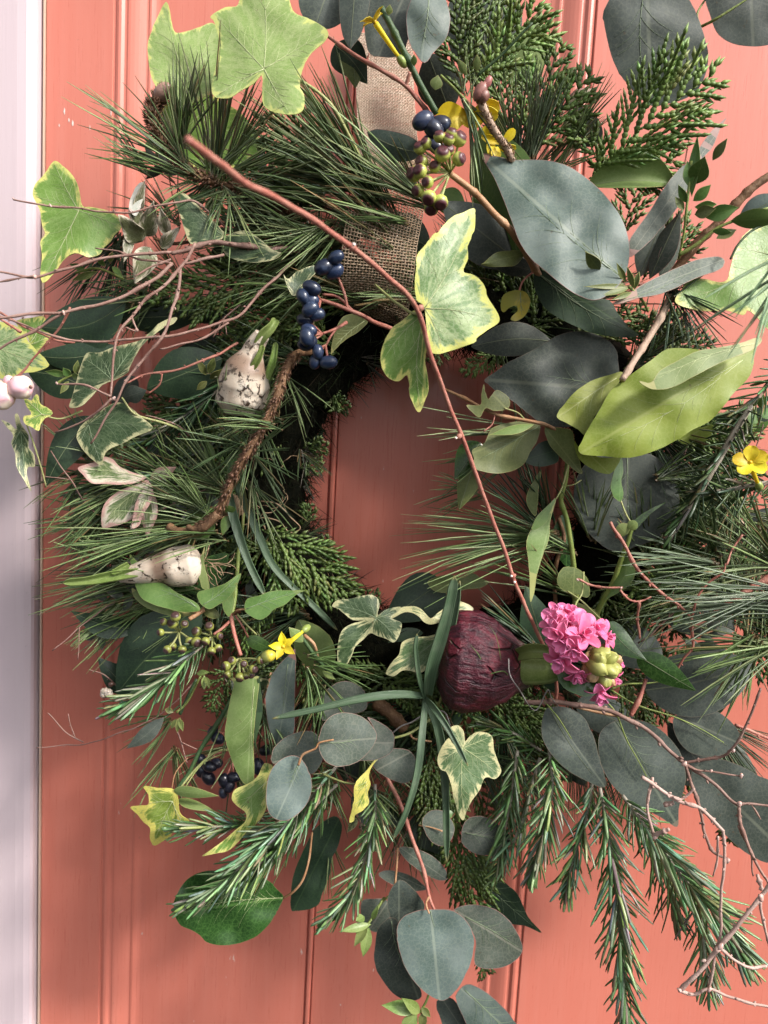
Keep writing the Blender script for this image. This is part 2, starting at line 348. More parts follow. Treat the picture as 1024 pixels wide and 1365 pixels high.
def sph(mb, c, r, ax=Vector((0, 0, 1)), el=1.0, nu=12, nv=8, colf=None, lump=0., seed=0., rf=None):
    ax = ax.normalized(); x = ax.orthogonal().normalized(); y = ax.cross(x); b = len(mb.v)
    for i in range(nv + 1):
        th = pi * i / nv
        for j in range(nu):
            a = 2 * pi * j / nu; d = x * (sin(th) * cos(a)) + y * (sin(th) * sin(a)) + ax * (cos(th) * el)
            k = 1 + (lump * noise.noise(d * 2.2 + Vector((seed, 0, 0))) if lump else 0)
            if rf: k *= rf(i / nv, a)
            mb.add(c + d * r * k, (i / nv, j / nu), colf(i / nv, a) if colf else (1, 1, 1))
    for i in range(nv):
        for j in range(nu):
            a0 = b + i * nu + j; a1 = b + i * nu + (j + 1) % nu
            mb.f.append((a0, a0 + nu, a1 + nu, a1))

# ---- leaves grown along an axis
def prof(kind, s):
    x = 2 * s - 1; e = max(0., 1 - x * x)
    if kind == 'round': return e ** .5 * (1 + .18 * (.5 - s))
    if kind == 'euc': return e ** .58 * (1 + .45 * (.5 - s)) * min(1, ((1 - s) / .12) ** .45 if s < 1 else 0)
    if kind == 'lance': return max(0, sin(pi * s ** .85)) ** 1.15
    if kind == 'laurel': return max(0, sin(pi * s ** .95)) ** .82
    if kind == 'ovate': return max(0, sin(pi * s ** .62)) ** .95
    if kind == 'obov': return max(0, sin(pi * s ** 1.35)) ** .85
    if kind == 'petal': return max(0, sin(pi * min(1, s ** 1.5 * .93 + .0))) ** .7 * .96 + .12 * (1 - s)
    return 1.0
def axis_leaf(mb, B, Tp, half, kind='euc', bend=0, roll=0, cup=.15, arch=.06, twist=0, wavy=0., saw=0., ns=16, ntt=4, c=(1, 1, 1), up=None):
    a = Tp - B; L = a.length
    if L < 1e-6: return
    ad = a / L; vd = up if up is not None else ((B + Tp) / 2 - CAM).normalized()
    side = ad.cross(vd)
    side = side.normalized() if side.length > 1e-4 else ad.orthogonal().normalized()
    nrm = side.cross(ad)
    if nrm.dot(vd) > 0: nrm = -nrm
    base = len(mb.v); nt_ = 2 * ntt + 1; ph = U01() * 10
    for i in range(ns + 1):
        s = (1 - cos(pi * i / ns)) / 2; ang = radians(roll + twist * (s - .5))
        sd_ = side * cos(ang) + nrm * sin(ang); nn = nrm * cos(ang) - side * sin(ang)
        wd = prof(kind, s) * half
        if saw: wd *= 1 + saw * ((s * 17) % 1.0)
        ctr = B + a * s + side * (bend * sin(pi * s)) + nrm * (arch * L * sin(pi * s))
        for j in range(nt_):
            t = (j - ntt) / ntt
            wv = wavy * half * sin(s * 9 + ph + (1.5 if t > 0 else 0)) * abs(t) ** 2
            p = ctr + sd_ * (t * wd) + nn * (-cup * half * abs(t) ** 1.4 * min(1, wd / half + .01) + wv)
            mb.add(p, (s, .5 + .5 * t), c, (1 - abs(t)) * wd * 100 + .0)
    for i in range(ns):
        for j in range(nt_ - 1):
            q = base + i * nt_ + j; mb.f.append((q, q + 1, q + nt_ + 1, q + nt_))
def ax(T, mat, b, t, w, kind='euc', bend=0, name='leaf', label=None, thick=.0003, **kw):
    """leaf part: base and tip in (u,v,d), width seen in px"""
    mb = MB(); d = (b[2] + t[2]) / 2; roll = kw.get('roll', 0)
    axis_leaf(mb, P(*b), P(*t), w * mpp(d) / 2 / max(.4, cos(radians(roll))), kind, bend * mpp(d), **kw)
    lf = T.part(name, mb, mat, thick=thick, label=label)
    if w >= 28 and mat in ('euc', 'eucd', 'eucg', 'dgreen', 'green', 'gloss', 'olive', 'pale', 'lime'):
        nt_ = 9; m = len(mb.v) // nt_; q = [Vector(mb.v[i * nt_ + 4]) for i in range(m)]; toc = (CAM - q[m // 2]).normalized() * .00022
        v2 = MB(); tube(v2, [p + toc for p in q[:-1]], [(.30 - .22 * i / (m - 2)) / 1000 for i in range(m - 1)], 5); T.part('midrib', v2, 'midrib', parent=lf)
    return lf

def inpoly(x, y, pl):
    r = False; n = len(pl); j = n - 1
    for i in range(n):
        if (pl[i][1] > y) != (pl[j][1] > y) and x < (pl[j][0] - pl[i][0]) * (y - pl[i][1]) / (pl[j][1] - pl[i][1]) + pl[i][0]: r = not r
        j = i
    return r
def pdist(x, y, pl):
    best = 1e9; n = len(pl)
    for i in range(n):
        ax_, ay = pl[i]; bx, by = pl[(i + 1) % n]; dx = bx - ax_; dy = by - ay; q = dx * dx + dy * dy
        t = 0 if q == 0 else max(0, min(1, ((x - ax_) * dx + (y - ay) * dy) / q))
        d = (ax_ + t * dx - x) ** 2 + (ay + t * dy - y) ** 2
        if d < best: best = d
    return sqrt(best)
def traced(T, mat, pts, base, tip, d, g=(0, 0), bow=0., rip=.25, veins=None, vmat='vein', name='leaf', label=None, jag=.5, fold=0., vw=1.0):
    """a leaf whose outline is given as seen; surface of real depth: d cm off the door, slopes g (cm per 100 px), bow, ripples"""
    g = (-g[0], -g[1]); v2 = [Vector((p[0], p[1], 0)) for p in pts]
    sm = cat(v2, 4, closed=True); ph = U01() * 50
    pl = [(p.x + (jag * noise.noise(Vector((p.x * .15, p.y * .15, ph))) - (.8 if U01() < .04 else 0)), p.y + jag * noise.noise(Vector((p.y * .15, p.x * .15, ph + 9)))) for p in sm]
    us = [p[0] for p in pl]; vs = [p[1] for p in pl]; cu = (min(us) + max(us)) / 2; cv = (min(vs) + max(vs)) / 2
    size = max(max(us) - min(us), max(vs) - min(vs)); h = max(3.0, size / 17)
    axv = Vector((tip[0] - base[0], tip[1] - base[1])); L = axv.length or 1; axn = axv / L; lat = Vector((-axn.y, axn.x))
    def dep(u, v):
        q = Vector((u - base[0], v - base[1])); la = q.dot(lat)
        r2 = ((u - cu) ** 2 + (v - cv) ** 2) / 1e4
        return d + g[0] * (u - cu) / 100 + g[1] * (v - cv) / 100 - bow * r2 - fold * abs(la) / 100 + rip * noise.noise(Vector((u / 38, v / 38, ph)))
    cand = [Vector(p) for p in pl]; nb = len(cand); x = min(us) + h / 2; row = 0
    while x < max(us):
        y = min(vs) + (h / 2 if row % 2 else 0)
        while y < max(vs):
            if inpoly(x, y, pl) and pdist(x, y, pl) > h * .45: cand.append(Vector((x, y)))
            y += h
        x += h * .87; row += 1
    res = geometry.delaunay_2d_cdt(cand, [], [list(range(nb))], 1, 1e-4)
    vv, ff = res[0], res[2]; mb = MB()
    lm = max(abs(Vector((p[0] - base[0], p[1] - base[1])).dot(lat)) for p in pl) or 1
    pxcm = mpp(d) * 100
    for q in vv:
        r = Vector((q.x - base[0], q.y - base[1]))
        mb.add(P(q.x, q.y, dep(q.x, q.y)), (r.dot(axn) / L, .5 + .5 * r.dot(lat) / lm), (1, 1, 1), pdist(q.x, q.y, pl) * pxcm)
    mb.f = [tuple(f) for f in ff]
    lf = T.part(name, mb, mat, thick=.00035, label=label)
    if veins:
        vb = MB()
        def rib(a, b, r0, r1, cv_=0):
            q = []; dx = b[0] - a[0]; dy = b[1] - a[1]
            for k in range(11):
                s = k / 10; uu = a[0] + dx * s - dy * cv_ * sin(pi * s); ww = a[1] + dy * s + dx * cv_ * sin(pi * s)
                if k > 0 and not inpoly(uu, ww, pl): break
                q.append(P(uu, ww, dep(uu, ww) + .028))
            if len(q) > 2: tube(vb, q, [(r0 + (r1 - r0) * i / (len(q) - 1)) / 1000 for i in range(len(q))], 4)
        hub = veins[0]
        for tp in veins[1:]:
            cv_ = rr(-.06, .06); rib(hub, tp, .30 * vw, .09 * vw, cv_)
            dx = tp[0] - hub[0]; dy = tp[1] - hub[1]; LL = sqrt(dx * dx + dy * dy)
            if LL < 25 or vmat == 'midrib': continue
            for s in (.22, .38, .54, .70):
                for sg in (-1, 1):
                    s2 = s + rr(-.04, .04); a0 = (hub[0] + dx * s2 - dy * cv_ * sin(pi * s2), hub[1] + dy * s2 + dx * cv_ * sin(pi * s2))
                    an = atan2(dy, dx) + sg * rr(.65, .9); ln = LL * .42 * (1 - s * .6)
                    rib(a0, (a0[0] + cos(an) * ln, a0[1] + sin(an) * ln),   .13 * vw, .05 * vw, -sg * .08)
        T.part('vein', vb, vmat, parent=lf)
    return lf

def strap(T, mat, px, w, name='blade', roll=0, cup=.3, r=2, tipk=.5, thick=.0008):
    """long blade along a curve"""
    pts = cat(PP(px), 8); Tn, _ = frames(pts); m = len(pts); mb = MB(); d = sum(q[2] for q in px) / len(px); half = w * mpp(d) / 2 * .88
    for i, p in enumerate(pts):
        s = i / (m - 1); vd = (p - CAM).normalized(); sd_ = Tn[i].cross(vd).normalized(); nn = sd_.cross(Tn[i])
        if nn.dot(vd) > 0: nn = -nn
        a = radians(roll); s2 = sd_ * cos(a) + nn * sin(a); n2 = nn * cos(a) - sd_ * sin(a)
        k = (.75 + .25 * sin(pi * min(1, s * 1.4))) * min(1, ((1.0001 - s) / .12)) ** tipk
        for j in range(5):
            t = (j - 2) / 2; mb.add(p + s2 * (t * half * k) + n2 * (cup * 1.6 * half * k * abs(t)), (s, .5 + .5 * t))
    for i in range(m - 1):
        for j in range(4): q = i * 5 + j; mb.f.append((q, q + 1, q + 6, q + 5))
    return T.part(name, mb, mat, thick=thick)

def stem(T, mat, px, r0=1., r1=.6, name='stem', nodes=0, wob=.5, n=7, label=None, parent=None, sub=7):
    mb = MB(); twigline(mb, px, r0, r1, wob, nodes, n, sub); return T.part(name, mb, mat, label=label, parent=parent)

# ---- needles
def needle(mb, p, d, L, r, bendv, c, c2):
    x = d.orthogonal().normalized(); y = d.cross(x); b = len(mb.v); st = (0, .06, .38, .74, 1) if L > .02 else (0, .35, .7, 1)
    for s in st:
        q = p + d * (L * s) + bendv * (L * s * s); rr_ = r * (1 if s < .75 else .25)
        cc = tuple(c[k] + (c2[k] - c[k]) * s for k in range(3))
        if s == 0 and L > .02: cc = (.16, .09, .045); rr_ = r * 1.5
        for j in range(3):
            a = 2.094 * j; mb.add(q + (x * cos(a) + y * sin(a)) * rr_, (s, j / 3), cc)
    for i in range(len(st) - 1):
        for j in range(3):
            a = b + i * 3 + j; e = b + i * 3 + (j + 1) % 3; mb.f.append((a, e, e + 3, a + 3))
def idir(u, v, d, ang, slope=0.):
    eu = (P(u + 5, v, d) - P(u, v, d)); ev = (P(u, v + 5, d) - P(u, v, d)); a = radians(ang)
    k = eu * cos(a) - ev * sin(a); k = k.normalized() + Vector((0, -slope, 0)); return k.normalized()
NC = ((.06, .10, .03), (.10, .16, .045), (.17, .24, .09), (.05, .085, .03), (.14, .17, .07), (.20, .26, .12))
def fan(mb, o, a0, a1, L0, L1, n, sl=(-.3, .6), r=.55, spread=14, cols=NC, droop=.08, per=2, c2=None, base=None):
    """n pairs of needles from around o=(u,v,d[,du,dv]) between image angles a0..a1"""
    u, v, d = o[:3]; du, dv = (o[3], o[4]) if len(o) > 3 else (8, 8); px = mpp(d)
    for i in range(n):
        k = rr(-1, 1); uu = u + du * k + rr(-3, 3); vv = v + dv * k + rr(-3, 3); an = rr(a0, a1); sl_ = rr(*sl); p = P(uu, vv, d + rr(-.4, .4))
        bd = Vector((rr(-.1, .1), rr(-.08, .08), -droop + rr(-.09, .09)))
        for q in range(per):
            c = random.choice(cols); g = rr(.75, 1.3); c = tuple(x * g for x in c); e = c2 or tuple(min(1, x * 1.35 + .012) for x in c)
            if U01() < .07: e = (.28, .18, .08)
            if U01() < .12: bd = bd * 1.8
            needle(mb, p, idir(uu, vv, d, an + rr(-spread, spread) * .5, sl_ + rr(-.05, .05)), rr(L0, L1) * px, r / 1000 * rr(.8, 1.15), bd, c, e)

def blade3(mb, p, d, nrm, L, w, curve, ctop, cbot):
    sd_ = d.cross(nrm).normalized(); b = len(mb.v)
    for s, k in ((0, .5), (.3, 1), (.72, .95), (.93, .72), (1, .25)):
        q = p + d * (L * s) + nrm * (curve * L * s * s); h = w / 2 * k
        mb.add(q + sd_ * h, (s, 0), ctop); mb.add(q + nrm * h * .5, (s, .5), tuple(min(1, x * 2.2) for x in ctop)); mb.add(q - sd_ * h, (s, 1), ctop)  # lighter midline vertex: sheen painted into the leaf colour
        mb.add(q - sd_ * h * .45 - nrm * h * .45, (s, .5), cbot); mb.add(q + sd_ * h * .45 - nrm * h * .45, (s, .5), cbot)
    for i in range(4):
        for j in range(5):
            a = b + i * 5 + j; e = b + i * 5 + (j + 1) % 5; mb.f.append((a, e, e + 5, a + 5))
    mb.f.append(tuple(b + 20 + j for j in range(5)))
def rosemary(label, px, L=21, w=3.1, dens=1.35, group='rosemary sprigs hanging out of the wreath', r0=1.3, r1=.6, pale=(.30, .40, .22), top=(.075, .15, .05), name='rosemary_sprig', woody='rsb', ang=(28, 62), gap=0.0):
    T = Thing(name, label, 'rosemary', px[0], group)
    sb = MB(); pts = twigline(sb, px, r0, r1, .5, 0, 6, 8); T.part('stem', sb, woody)
    Tn, N = frames(pts); cum = [0]
    for i in range(1, len(pts)): cum.append(cum[-1] + (pts[i] - pts[i - 1]).length)
    tot = cum[-1]; x = .004; az = U01() * 6; step = .0021 / dens; leafm = []; k = 0; mb = MB()
    while x < tot:
        i = next(j for j in range(len(cum)) if cum[j] >= x); i = max(1, i); f = (x - cum[i - 1]) / max(1e-9, cum[i] - cum[i - 1])
        p = pts[i - 1].lerp(pts[i], f); t = Tn[i]; s = x / tot
        for q in range(2):
            a = az + q * pi + rr(-.35, .35); N1 = N[i]; B1 = t.cross(N1); rad = N1 * cos(a) + B1 * sin(a)
            an = radians(rr(*ang) * (1.12 - .55 * s)); d = (t * cos(an) + rad * sin(an)).normalized()
            nr = (t * sin(an) - rad * cos(an)).normalized()
            w = min(max(w, 2.4), 2.7); LL = L / 1000 * rr(.7, 1.1) * (.75 + .5 * sin(pi * min(1, s * 1.05)) ) * (1 if s < .88 else .75)
            g = rr(.75, 1.45); ct = tuple(y * g for y in top); cb = tuple(y * rr(.45, 1.05) for y in pale)
            if U01() < .15: cb = tuple(y * 1.2 for y in ct)
            blade3(mb, p + rad * .0006, d, nr, LL, w / 1000 * rr(.85, 1.15), rr(-.05, .3), ct, cb)
        az += 1.57 + rr(-.3, .3); x += step * rr(.8, 1.25) + gap * U01(); k += 1
    T.part('leaves', mb, 'rose', kind='stuff')
    return T

def octa(mb, p, d, nrm, L, w, c):
    sd_ = d.cross(nrm); b = len(mb.v)
    mb.add(p - d * L * .15, (0, 0), c); mb.add(p + d * L * .45 + sd_ * w, (0, 0), c); mb.add(p + d * L * .45 + nrm * w * .4, (0, 0), tuple(x * 1.15 for x in c))
    mb.add(p + d * L * .45 - sd_ * w, (0, 0), c); mb.add(p + d * L * .45 - nrm * w * .4, (0, 0), c); mb.add(p + d * L, (0, 0), tuple(x * 1.25 for x in c))
    for j in range(4):
        a = b + 1 + j; e = b + 1 + (j + 1) % 4; mb.f.append((b, e, a)); mb.f.append((a, e, b + 5))
CC = ((.11, .175, .04), (.14, .215, .055), (.17, .25, .07))
def frond(label, px, w, cols=CC, dark=1.0, T=None, group='cedar fronds tucked into the wreath', tilt=None, L=None, sw=1.0, ang=38):
    """flat scaly spray: axis px, overall width in px"""
    own = T is None
    if own: T = Thing('cedar_frond', label, 'cedar frond', px[0], group)
    mb = MB(); pts = cat(PP(px), 10); Tn, _ = frames(pts); cum = [0]
    for i in range(1, len(pts)): cum.append(cum[-1] + (pts[i] - pts[i - 1]).length)
    tot = cum[-1]; d0 = px[0][2]; hw = w * mpp(d0) / 2
    vd = ((pts[0] + pts[-1]) / 2 - CAM).normalized(); a0 = (pts[-1] - pts[0]).normalized(); sd_ = a0.cross(vd).normalized(); nm = sd_.cross(a0)
    if nm.dot(vd) > 0: nm = -nm
    tl = radians(tilt if tilt is not None else rr(-25, 25)); sd2 = sd_ * cos(tl) + nm * sin(tl); nn = nm * cos(tl) - sd_ * sin(tl)
    def chain(p, d, ln, wd, c):
        k = max(1, int(ln / (.0021 * sw)))
        bd = Vector((0, 0, -rr(0, .12))) + nn * rr(-.15, .15)
        for i in range(k):
            f = i / k; q = p + d * (ln * f) + bd * (ln * f * f); octa(mb, q, d, nn, .0052 * sw, wd * (1.5 - .6 * f), c)
    base_c = random.choice(cols)
    for i in range(1, len(pts)):
        g = dark * rr(.85, 1.15); octa(mb, pts[i - 1], (pts[i] - pts[i - 1]).normalized(), nn, (pts[i] - pts[i - 1]).length * 1.2, .0009, tuple(x * g for x in base_c))
    x = tot * .04; sg = 1
    while x < tot * .985:
        i = max(1, next(j for j in range(len(cum)) if cum[j] >= x)); p = pts[i - 1].lerp(pts[i], (x - cum[i - 1]) / max(1e-9, cum[i] - cum[i - 1])); s = x / tot
        t = Tn[i]; aa = radians(ang + rr(-6, 6)); lat = (sd2 - t * sd2.dot(t)).normalized()
        d = (t * cos(aa) + lat * sg * sin(aa) + nn * rr(-.12, .12)).normalized()
        env = (.35 + .65 * min(1, s / .3)) * (1 - max(0, (s - .35) / .65) ** 1.3 * .88)
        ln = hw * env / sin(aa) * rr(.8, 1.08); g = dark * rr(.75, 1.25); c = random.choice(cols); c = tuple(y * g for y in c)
        chain(p, d, ln, .00092 * sw, c); y = ln * .18; s2 = 1
        while y < ln * .85:
            a2 = radians(25 + rr(-5, 5)); latd = nn.cross(d); d2 = (d * cos(a2) + latd * s2 * sin(a2) + nn * rr(-.15, .15)).normalized()
            chain(p + d * y, d2, (ln - y) * .48 * rr(.7, 1.1) + .0015, .00065 * sw, tuple(z * rr(.85, 1.2) for z in c)); y += .0026 * sw; s2 = -s2
        x += .0033 * sw * rr(.85, 1.15); sg = -sg
    T.part('spray', mb, 'cedar', kind='stuff'); return T

def berry_cap(mb, c, r, ax_, k=1.0, cap=(.07, .025, .03)):
    g = (.42 * k, .46 * k, .10 * k); cp = cap
    def cf(s, a): return cp if s < .32 else ((.22, .16, .07) if s < .4 else g)
    sph(mb, c, r, ax_, 1.0, 12, 10, cf, 0, 0, lambda s, a: .9 if .25 < s < .34 else (.72 if s < .2 else 1))
def petal_into(mb, c, d, nrm, L, w, cup=.2, arch=.15, c1=(1, 1, 1), kind='petal', n=6):
    axis_leaf(mb, c, c + d * L, w / 2, kind, 0, 0, cup, arch, 0, .12, 0, n, 2, c1, up=-nrm)
def jasmine(label, c, face, size, tubeto, d, mat='petaly', group='yellow winter jasmine flowers', npet=5, start=0., open_=.9, wide=.55, kind='lance'):
    """five-petalled yellow flower: centre, facing (image angle, slope), petal length px, tube end"""
    T = Thing('jasmine_flower', label, 'flower', (c[0], c[1], d), group)
    C_ = P(c[0], c[1], d); nrm = idir(c[0], c[1], d, face[0], face[1]); x = nrm.orthogonal().normalized(); y = nrm.cross(x); px = mpp(d)
    for k in range(npet):
        a = start + 2 * pi * k / npet + rr(-.15, .15); rd = x * cos(a) + y * sin(a); mb = MB()
        petal_into(mb, C_, (rd * open_ + nrm * rr(.15, .4)).normalized(), nrm, size * px * rr(.9, 1.1), size * px * wide, -.25, .06, kind=kind, n=8)
        T.part('petal', mb, mat, thick=.0003)
    mb = MB(); sph(mb, C_ + nrm * .0006, .0014, nrm, 1.2, 8, 6, lambda s, a: (.75, .5, .03)); T.part('flower_centre', mb, 'ivyberry')
    E = P(*tubeto); mb = MB(); pts = cat([C_ - nrm * .0005, C_.lerp(E, .5) - nrm * .001, E], 6); tube(mb, pts, [.0019 - .0009 * i / (len(pts) - 1) for i in range(len(pts))], 8); T.part('flower_tube', mb, mat)
    mb = MB(); sph(mb, E, .0026, C_ - E, 1.7, 10, 8, lambda s, a: (.28, .36, .09)); T.part('calyx', mb, 'ivyberry')
    return T
M['snowchip'] = mat_paint('chipped primer', (.78, .72, .66), (.8, .75, .7))
# ================================================================== the door and its frame
def X0(u, d=0.0): return P(u, 682.5, d).x
ZL, ZH = -.8, .6
def extr(T, name, prof_, mat, parent=None, label=None):
    """vertical extrusion of a profile [(x, y)]"""
    mb = MB(); m = len(prof_)
    for z in (ZL, ZH):
        for x, y in prof_: mb.add((x, y, z))
    for i in range(m - 1): mb.f.append((i, i + 1, m + i + 1, m + i))
    return T.part(name, mb, mat, smooth=False, label=label, parent=parent)
D = Thing('door', 'salmon pink painted panelled front door that the wreath hangs on', 'door', Vector((0, 0, ZL)))
c1 = lambda u, d: (X0(u), -d / 100)
x57 = X0(57)
extr(D, 'stile', [(x57, .03), (x57, .0012), (x57 + .0012, 0), (X0(141), 0), (X0(141) + .0008, .0012), (X0(141) + .0008, .012)], 'door')
PL = [(0, -.10), (1.5, -.12), (3, -.02), (6, .05), (9, .02), (11, -.08), (12.5, -.16), (15, -.17), (17, -.11), (20, -.12), (25, -.20), (30, -.31), (35, -.44), (38, -.52), (40, -.54), (41.5, -.48), (44, -.48), (46, -.54), (49, -.62), (52, -.66), (54, -.68)]
extr(D, 'moulding', [c1(142.5 + a, b) for a, b in PL], 'door')
extr(D, 'moulding', [c1(741 - a, b) for a, b in reversed(PL)], 'door')
extr(D, 'panel', [c1(196.4, -.70), c1(434.5, -.70), c1(435.3, -.85), c1(436.5, -.9)], 'door')
extr(D, 'panel', [c1(445, -.9), c1(446, -.70), c1(686.8, -.70)], 'door')
extr(D, 'bead', [c1(436.6, -.95), c1(437.2, -.62), c1(438.6, -.5), c1(441.4, -.48), c1(443.4, -.56), c1(444.8, -.95)], 'door')
mb = MB()
for (u, v, a, b) in ((86, 148, 1.1, 5), (92, 160, 1, 3), (97, 164, 1.3, 4.5), (79, 167, .8, 2.5), (148, 150, .7, 5), (120, 170, .6, 4), (102, 260, .6, 4)):
    k = len(mb.v); [mb.add(P(u + x * a, v + y * b, .03)) for x, y in ((-1, .2), (-.2, -1), (1, -.3), (.8, .6), (.1, 1))]; mb.f.append(tuple(range(k, k + 5)))
D.part('paint_chips', mb, 'snowchip', kind='stuff', smooth=False)
xr = X0(742)
extr(D, 'stile', [(xr, .012), (xr, .0012), (xr + .001, 0), (xr + .5, 0), (xr + .5, .03)], 'door')
FR = Thing('door_frame', 'pale lilac painted door frame along the left side of the door', 'door frame', Vector((x57 - .1, 0, ZL)))
xf = x57 - .0035
extr(FR, 'frame_face', [(xf - .5, -.012), (xf - .062, -.012), (xf - .06, -.0132), (xf - .058, -.012), (xf - .013, -.012), (xf - .006, -.0114), (xf - .0015, -.0095), (xf, -.007), (xf, -.001), (xf, .03)], 'frame')
extr(D, 'worn_edge', [(x57 - .0016, .03), (x57 - .0016, -.0005), (x57 - .0001, -.0008), (x57 - .0001, .01)], 'edge', label='bare cream edge of the door where the paint has worn off')
mb = MB(); [mb.add(q) for q in ((xf - .6, .035, ZL), (xf + 1.2, .035, ZL), (xf + 1.2, .035, ZH), (xf - .6, .035, ZH))]; mb.f.append((0, 1, 2, 3)); D.part('door_back', mb, 'gap')

# ================================================================== wreath base: a ring bound with moss
RC = P(592, 650, 4.5); RR_ = .137; rt = .033
T = Thing('moss_wreath_base', 'dark ring of moss and soil on wire that everything is pushed into', 'wreath', RC)
mb = MB(); NU, NV = 110, 18
for i in range(NU):
    a = 2 * pi * i / NU; cdir = Vector((cos(a), 0, sin(a)))
    for j in range(NV):
        b = 2 * pi * j / NV; o = cdir * cos(b) + Vector((0, 1, 0)) * sin(b); p0 = RC + cdir * RR_
        k = rt * (1 + .30 * noise.noise(p0 * 30 + o * 1.2) + .18 * noise.noise(p0 * 110 + o * 2)); mb.add(p0 + o * k * (1 if o.y < 0 else .9), (i / NU, j / NV))
for i in range(NU):
    for j in range(NV): mb.f.append((i * NV + j, i * NV + (j + 1) % NV, ((i + 1) % NU) * NV + (j + 1) % NV, ((i + 1) % NU) * NV + j))
T.part('moss_ring', mb, 'mossbody')
mb = MB()
for i in range(15000):
    a = rr(0, 2 * pi); b = rr(0, 2 * pi); cdir = Vector((cos(a), 0, sin(a))); o = cdir * cos(b) + Vector((0, 1, 0)) * sin(b)
    p = RC + cdir * RR_ + o * rt * rr(.7, 1.02); tn = Vector((-sin(a), 0, cos(a)))
    d = (o * (rr(.2, 1) if i % 3 == 0 else rr(-.1, .5)) + tn * rr(-1, 1) + Vector((rr(-.4, .4), rr(-.4, .4), rr(-.5, .3)))).normalized()
    c = random.choice(((.003, .004, .002), (.006, .010, .004), (.010, .007, .004), (.003, .003, .002), (.014, .022, .008))); L = rr(.005, .015)
    needle(mb, p, d, L, rr(.00015, .0004), Vector((rr(-.8, .8), rr(-.6, .6), rr(-.9, .5))), c, c)
T.part('moss_strands', mb, 'moss', kind='stuff')
mb = MB()
for (u0, v0, u1, v1, n_) in ((340, 660, 385, 720, 7), (355, 600, 380, 650, 3), (590, 900, 640, 950, 4), (860, 610, 910, 660, 5), (290, 680, 340, 720, 6)):
    for i in range(n_):
        u, v = rr(u0, u1), rr(v0, v1); q = []; an = rr(0, 6.28); d = rr(7.2, 8.6)
        for k in range(8): q.append((u, v, d + rr(-.15, .15))); an += rr(-.9, .9); u += cos(an) * 7; v += sin(an) * 6
        tube(mb, cat(PP(q), 3), rr(.00015, .00035), 4)
T.part('rootlets', mb, 'root', kind='stuff')
for i in range(26):                                      # loose strands and sprigs breaking the inner edge
    a = rr(1.5, 4.4); u, v = 592 + cos(a) * 196, 650 - sin(a) * 196; an = math.degrees(a) + 180 + rr(-70, 70)
    T2 = Thing('moss_sprig', 'wispy dark sprig curling out of the moss into the opening', 'moss sprig', (u, v, 6), 'wispy sprigs along the inner edge of the moss ring')
    if i % 3: mb = MB(); fan(mb, (u, v, rr(4, 8), 6, 6), an - 40, an + 40, 15, 45, 8, r=.4, spread=30, cols=((.02, .035, .014), (.05, .08, .03), (.03, .022, .012))); T2.part('needles', mb, 'needle', kind='stuff')
    else: e = (u + cos(radians(an)) * 32, v - sin(radians(an)) * 32); frond('', [(u, v, 6), ((u + e[0]) / 2 + rr(-5, 5), (v + e[1]) / 2, 6.6), (*e, 7)], 26, CC, .5, T=T2)
mb = MB(); q = [(348, 668, 9), (370, 672, 9.3), (388, 690, 9.2), (400, 702, 9), (396, 708, 9), (385, 709, 9), (372, 695, 9.2), (350, 690, 9.3), (335, 697, 9), (318, 700, 9), (295, 695, 8.8)]
tube(mb, cat(PP(q), 6), .00045, 5); T.part('root', mb, 'root')

# ------------------------------------------------------------------ burlap ribbon (woven thread by thread)
def burlap(label, cl, width, sp, mat, d_amp=.0004, rt_=.00042):
    T = Thing('burlap_ribbon', label, 'ribbon', cl[0])
    pts = cat(PP(cl), 14); Tn, _ = frames(pts); cum = [0]
    for i in range(1, len(pts)): cum.append(cum[-1] + (pts[i] - pts[i - 1]).length)
    tot = cum[-1]; W = width * mpp(cl[0][2]); nw = int(W / sp); nl = int(tot / sp)
    def at(x, y):
        x = min(tot * .9999, max(0, x)); i = max(1, next(j for j in range(len(cum)) if cum[j] >= x)); p = pts[i - 1].lerp(pts[i], (x - cum[i - 1]) / (cum[i] - cum[i - 1])); t = Tn[i]
        sd_ = t.cross((p - CAM).normalized()).normalized(); nn = sd_.cross(t); nn = nn if nn.dot(p - CAM) < 0 else -nn
        return p + sd_ * y + nn * (.004 * sin(y / W * 3 + x * 40)), nn
    G = [[at(j * sp + .0003 * noise.noise(Vector((i * .7, j * .4, 3))), -W / 2 + i * sp + .0003 * noise.noise(Vector((i * .3, j * .5, 0)))) for j in range(nl + 1)] for i in range(nw + 1)]
    m1 = MB(); m2 = MB()
    for i in range(nw + 1):
        tube(m1, [G[i][j][0] + G[i][j][1] * d_amp * (1 if (i + j) % 2 else -1) for j in range(nl + 1)], rt_ * rr(.75, 1.2), 4)
    for j in range(nl + 1):
        tube(m2, [G[i][j][0] + G[i][j][1] * d_amp * (-1 if (i + j) % 2 else 1) for i in range(nw + 1)], rt_ * rr(.75, 1.2), 4)
    T.part('lengthwise_threads', m1, mat, kind='stuff'); T.part('crosswise_threads', m2, mat, kind='stuff'); return T
burlap('hessian hanging ribbon running up the door from the top of the wreath', [(512, 40, 1.2), (514, 120, 1.6), (518, 190, 3.5), (524, 245, 6.5)], 72, .00125, 'jutel', .0003, .0005)
burlap('open weave hessian ribbon wrapped over the top of the moss ring', [(530, 205, 6.0), (518, 270, 10.6), (508, 320, 11.6), (502, 370, 11.2), (498, 410, 9), (496, 430, 6)], 86, .0021, 'jute', .0004, .0005)

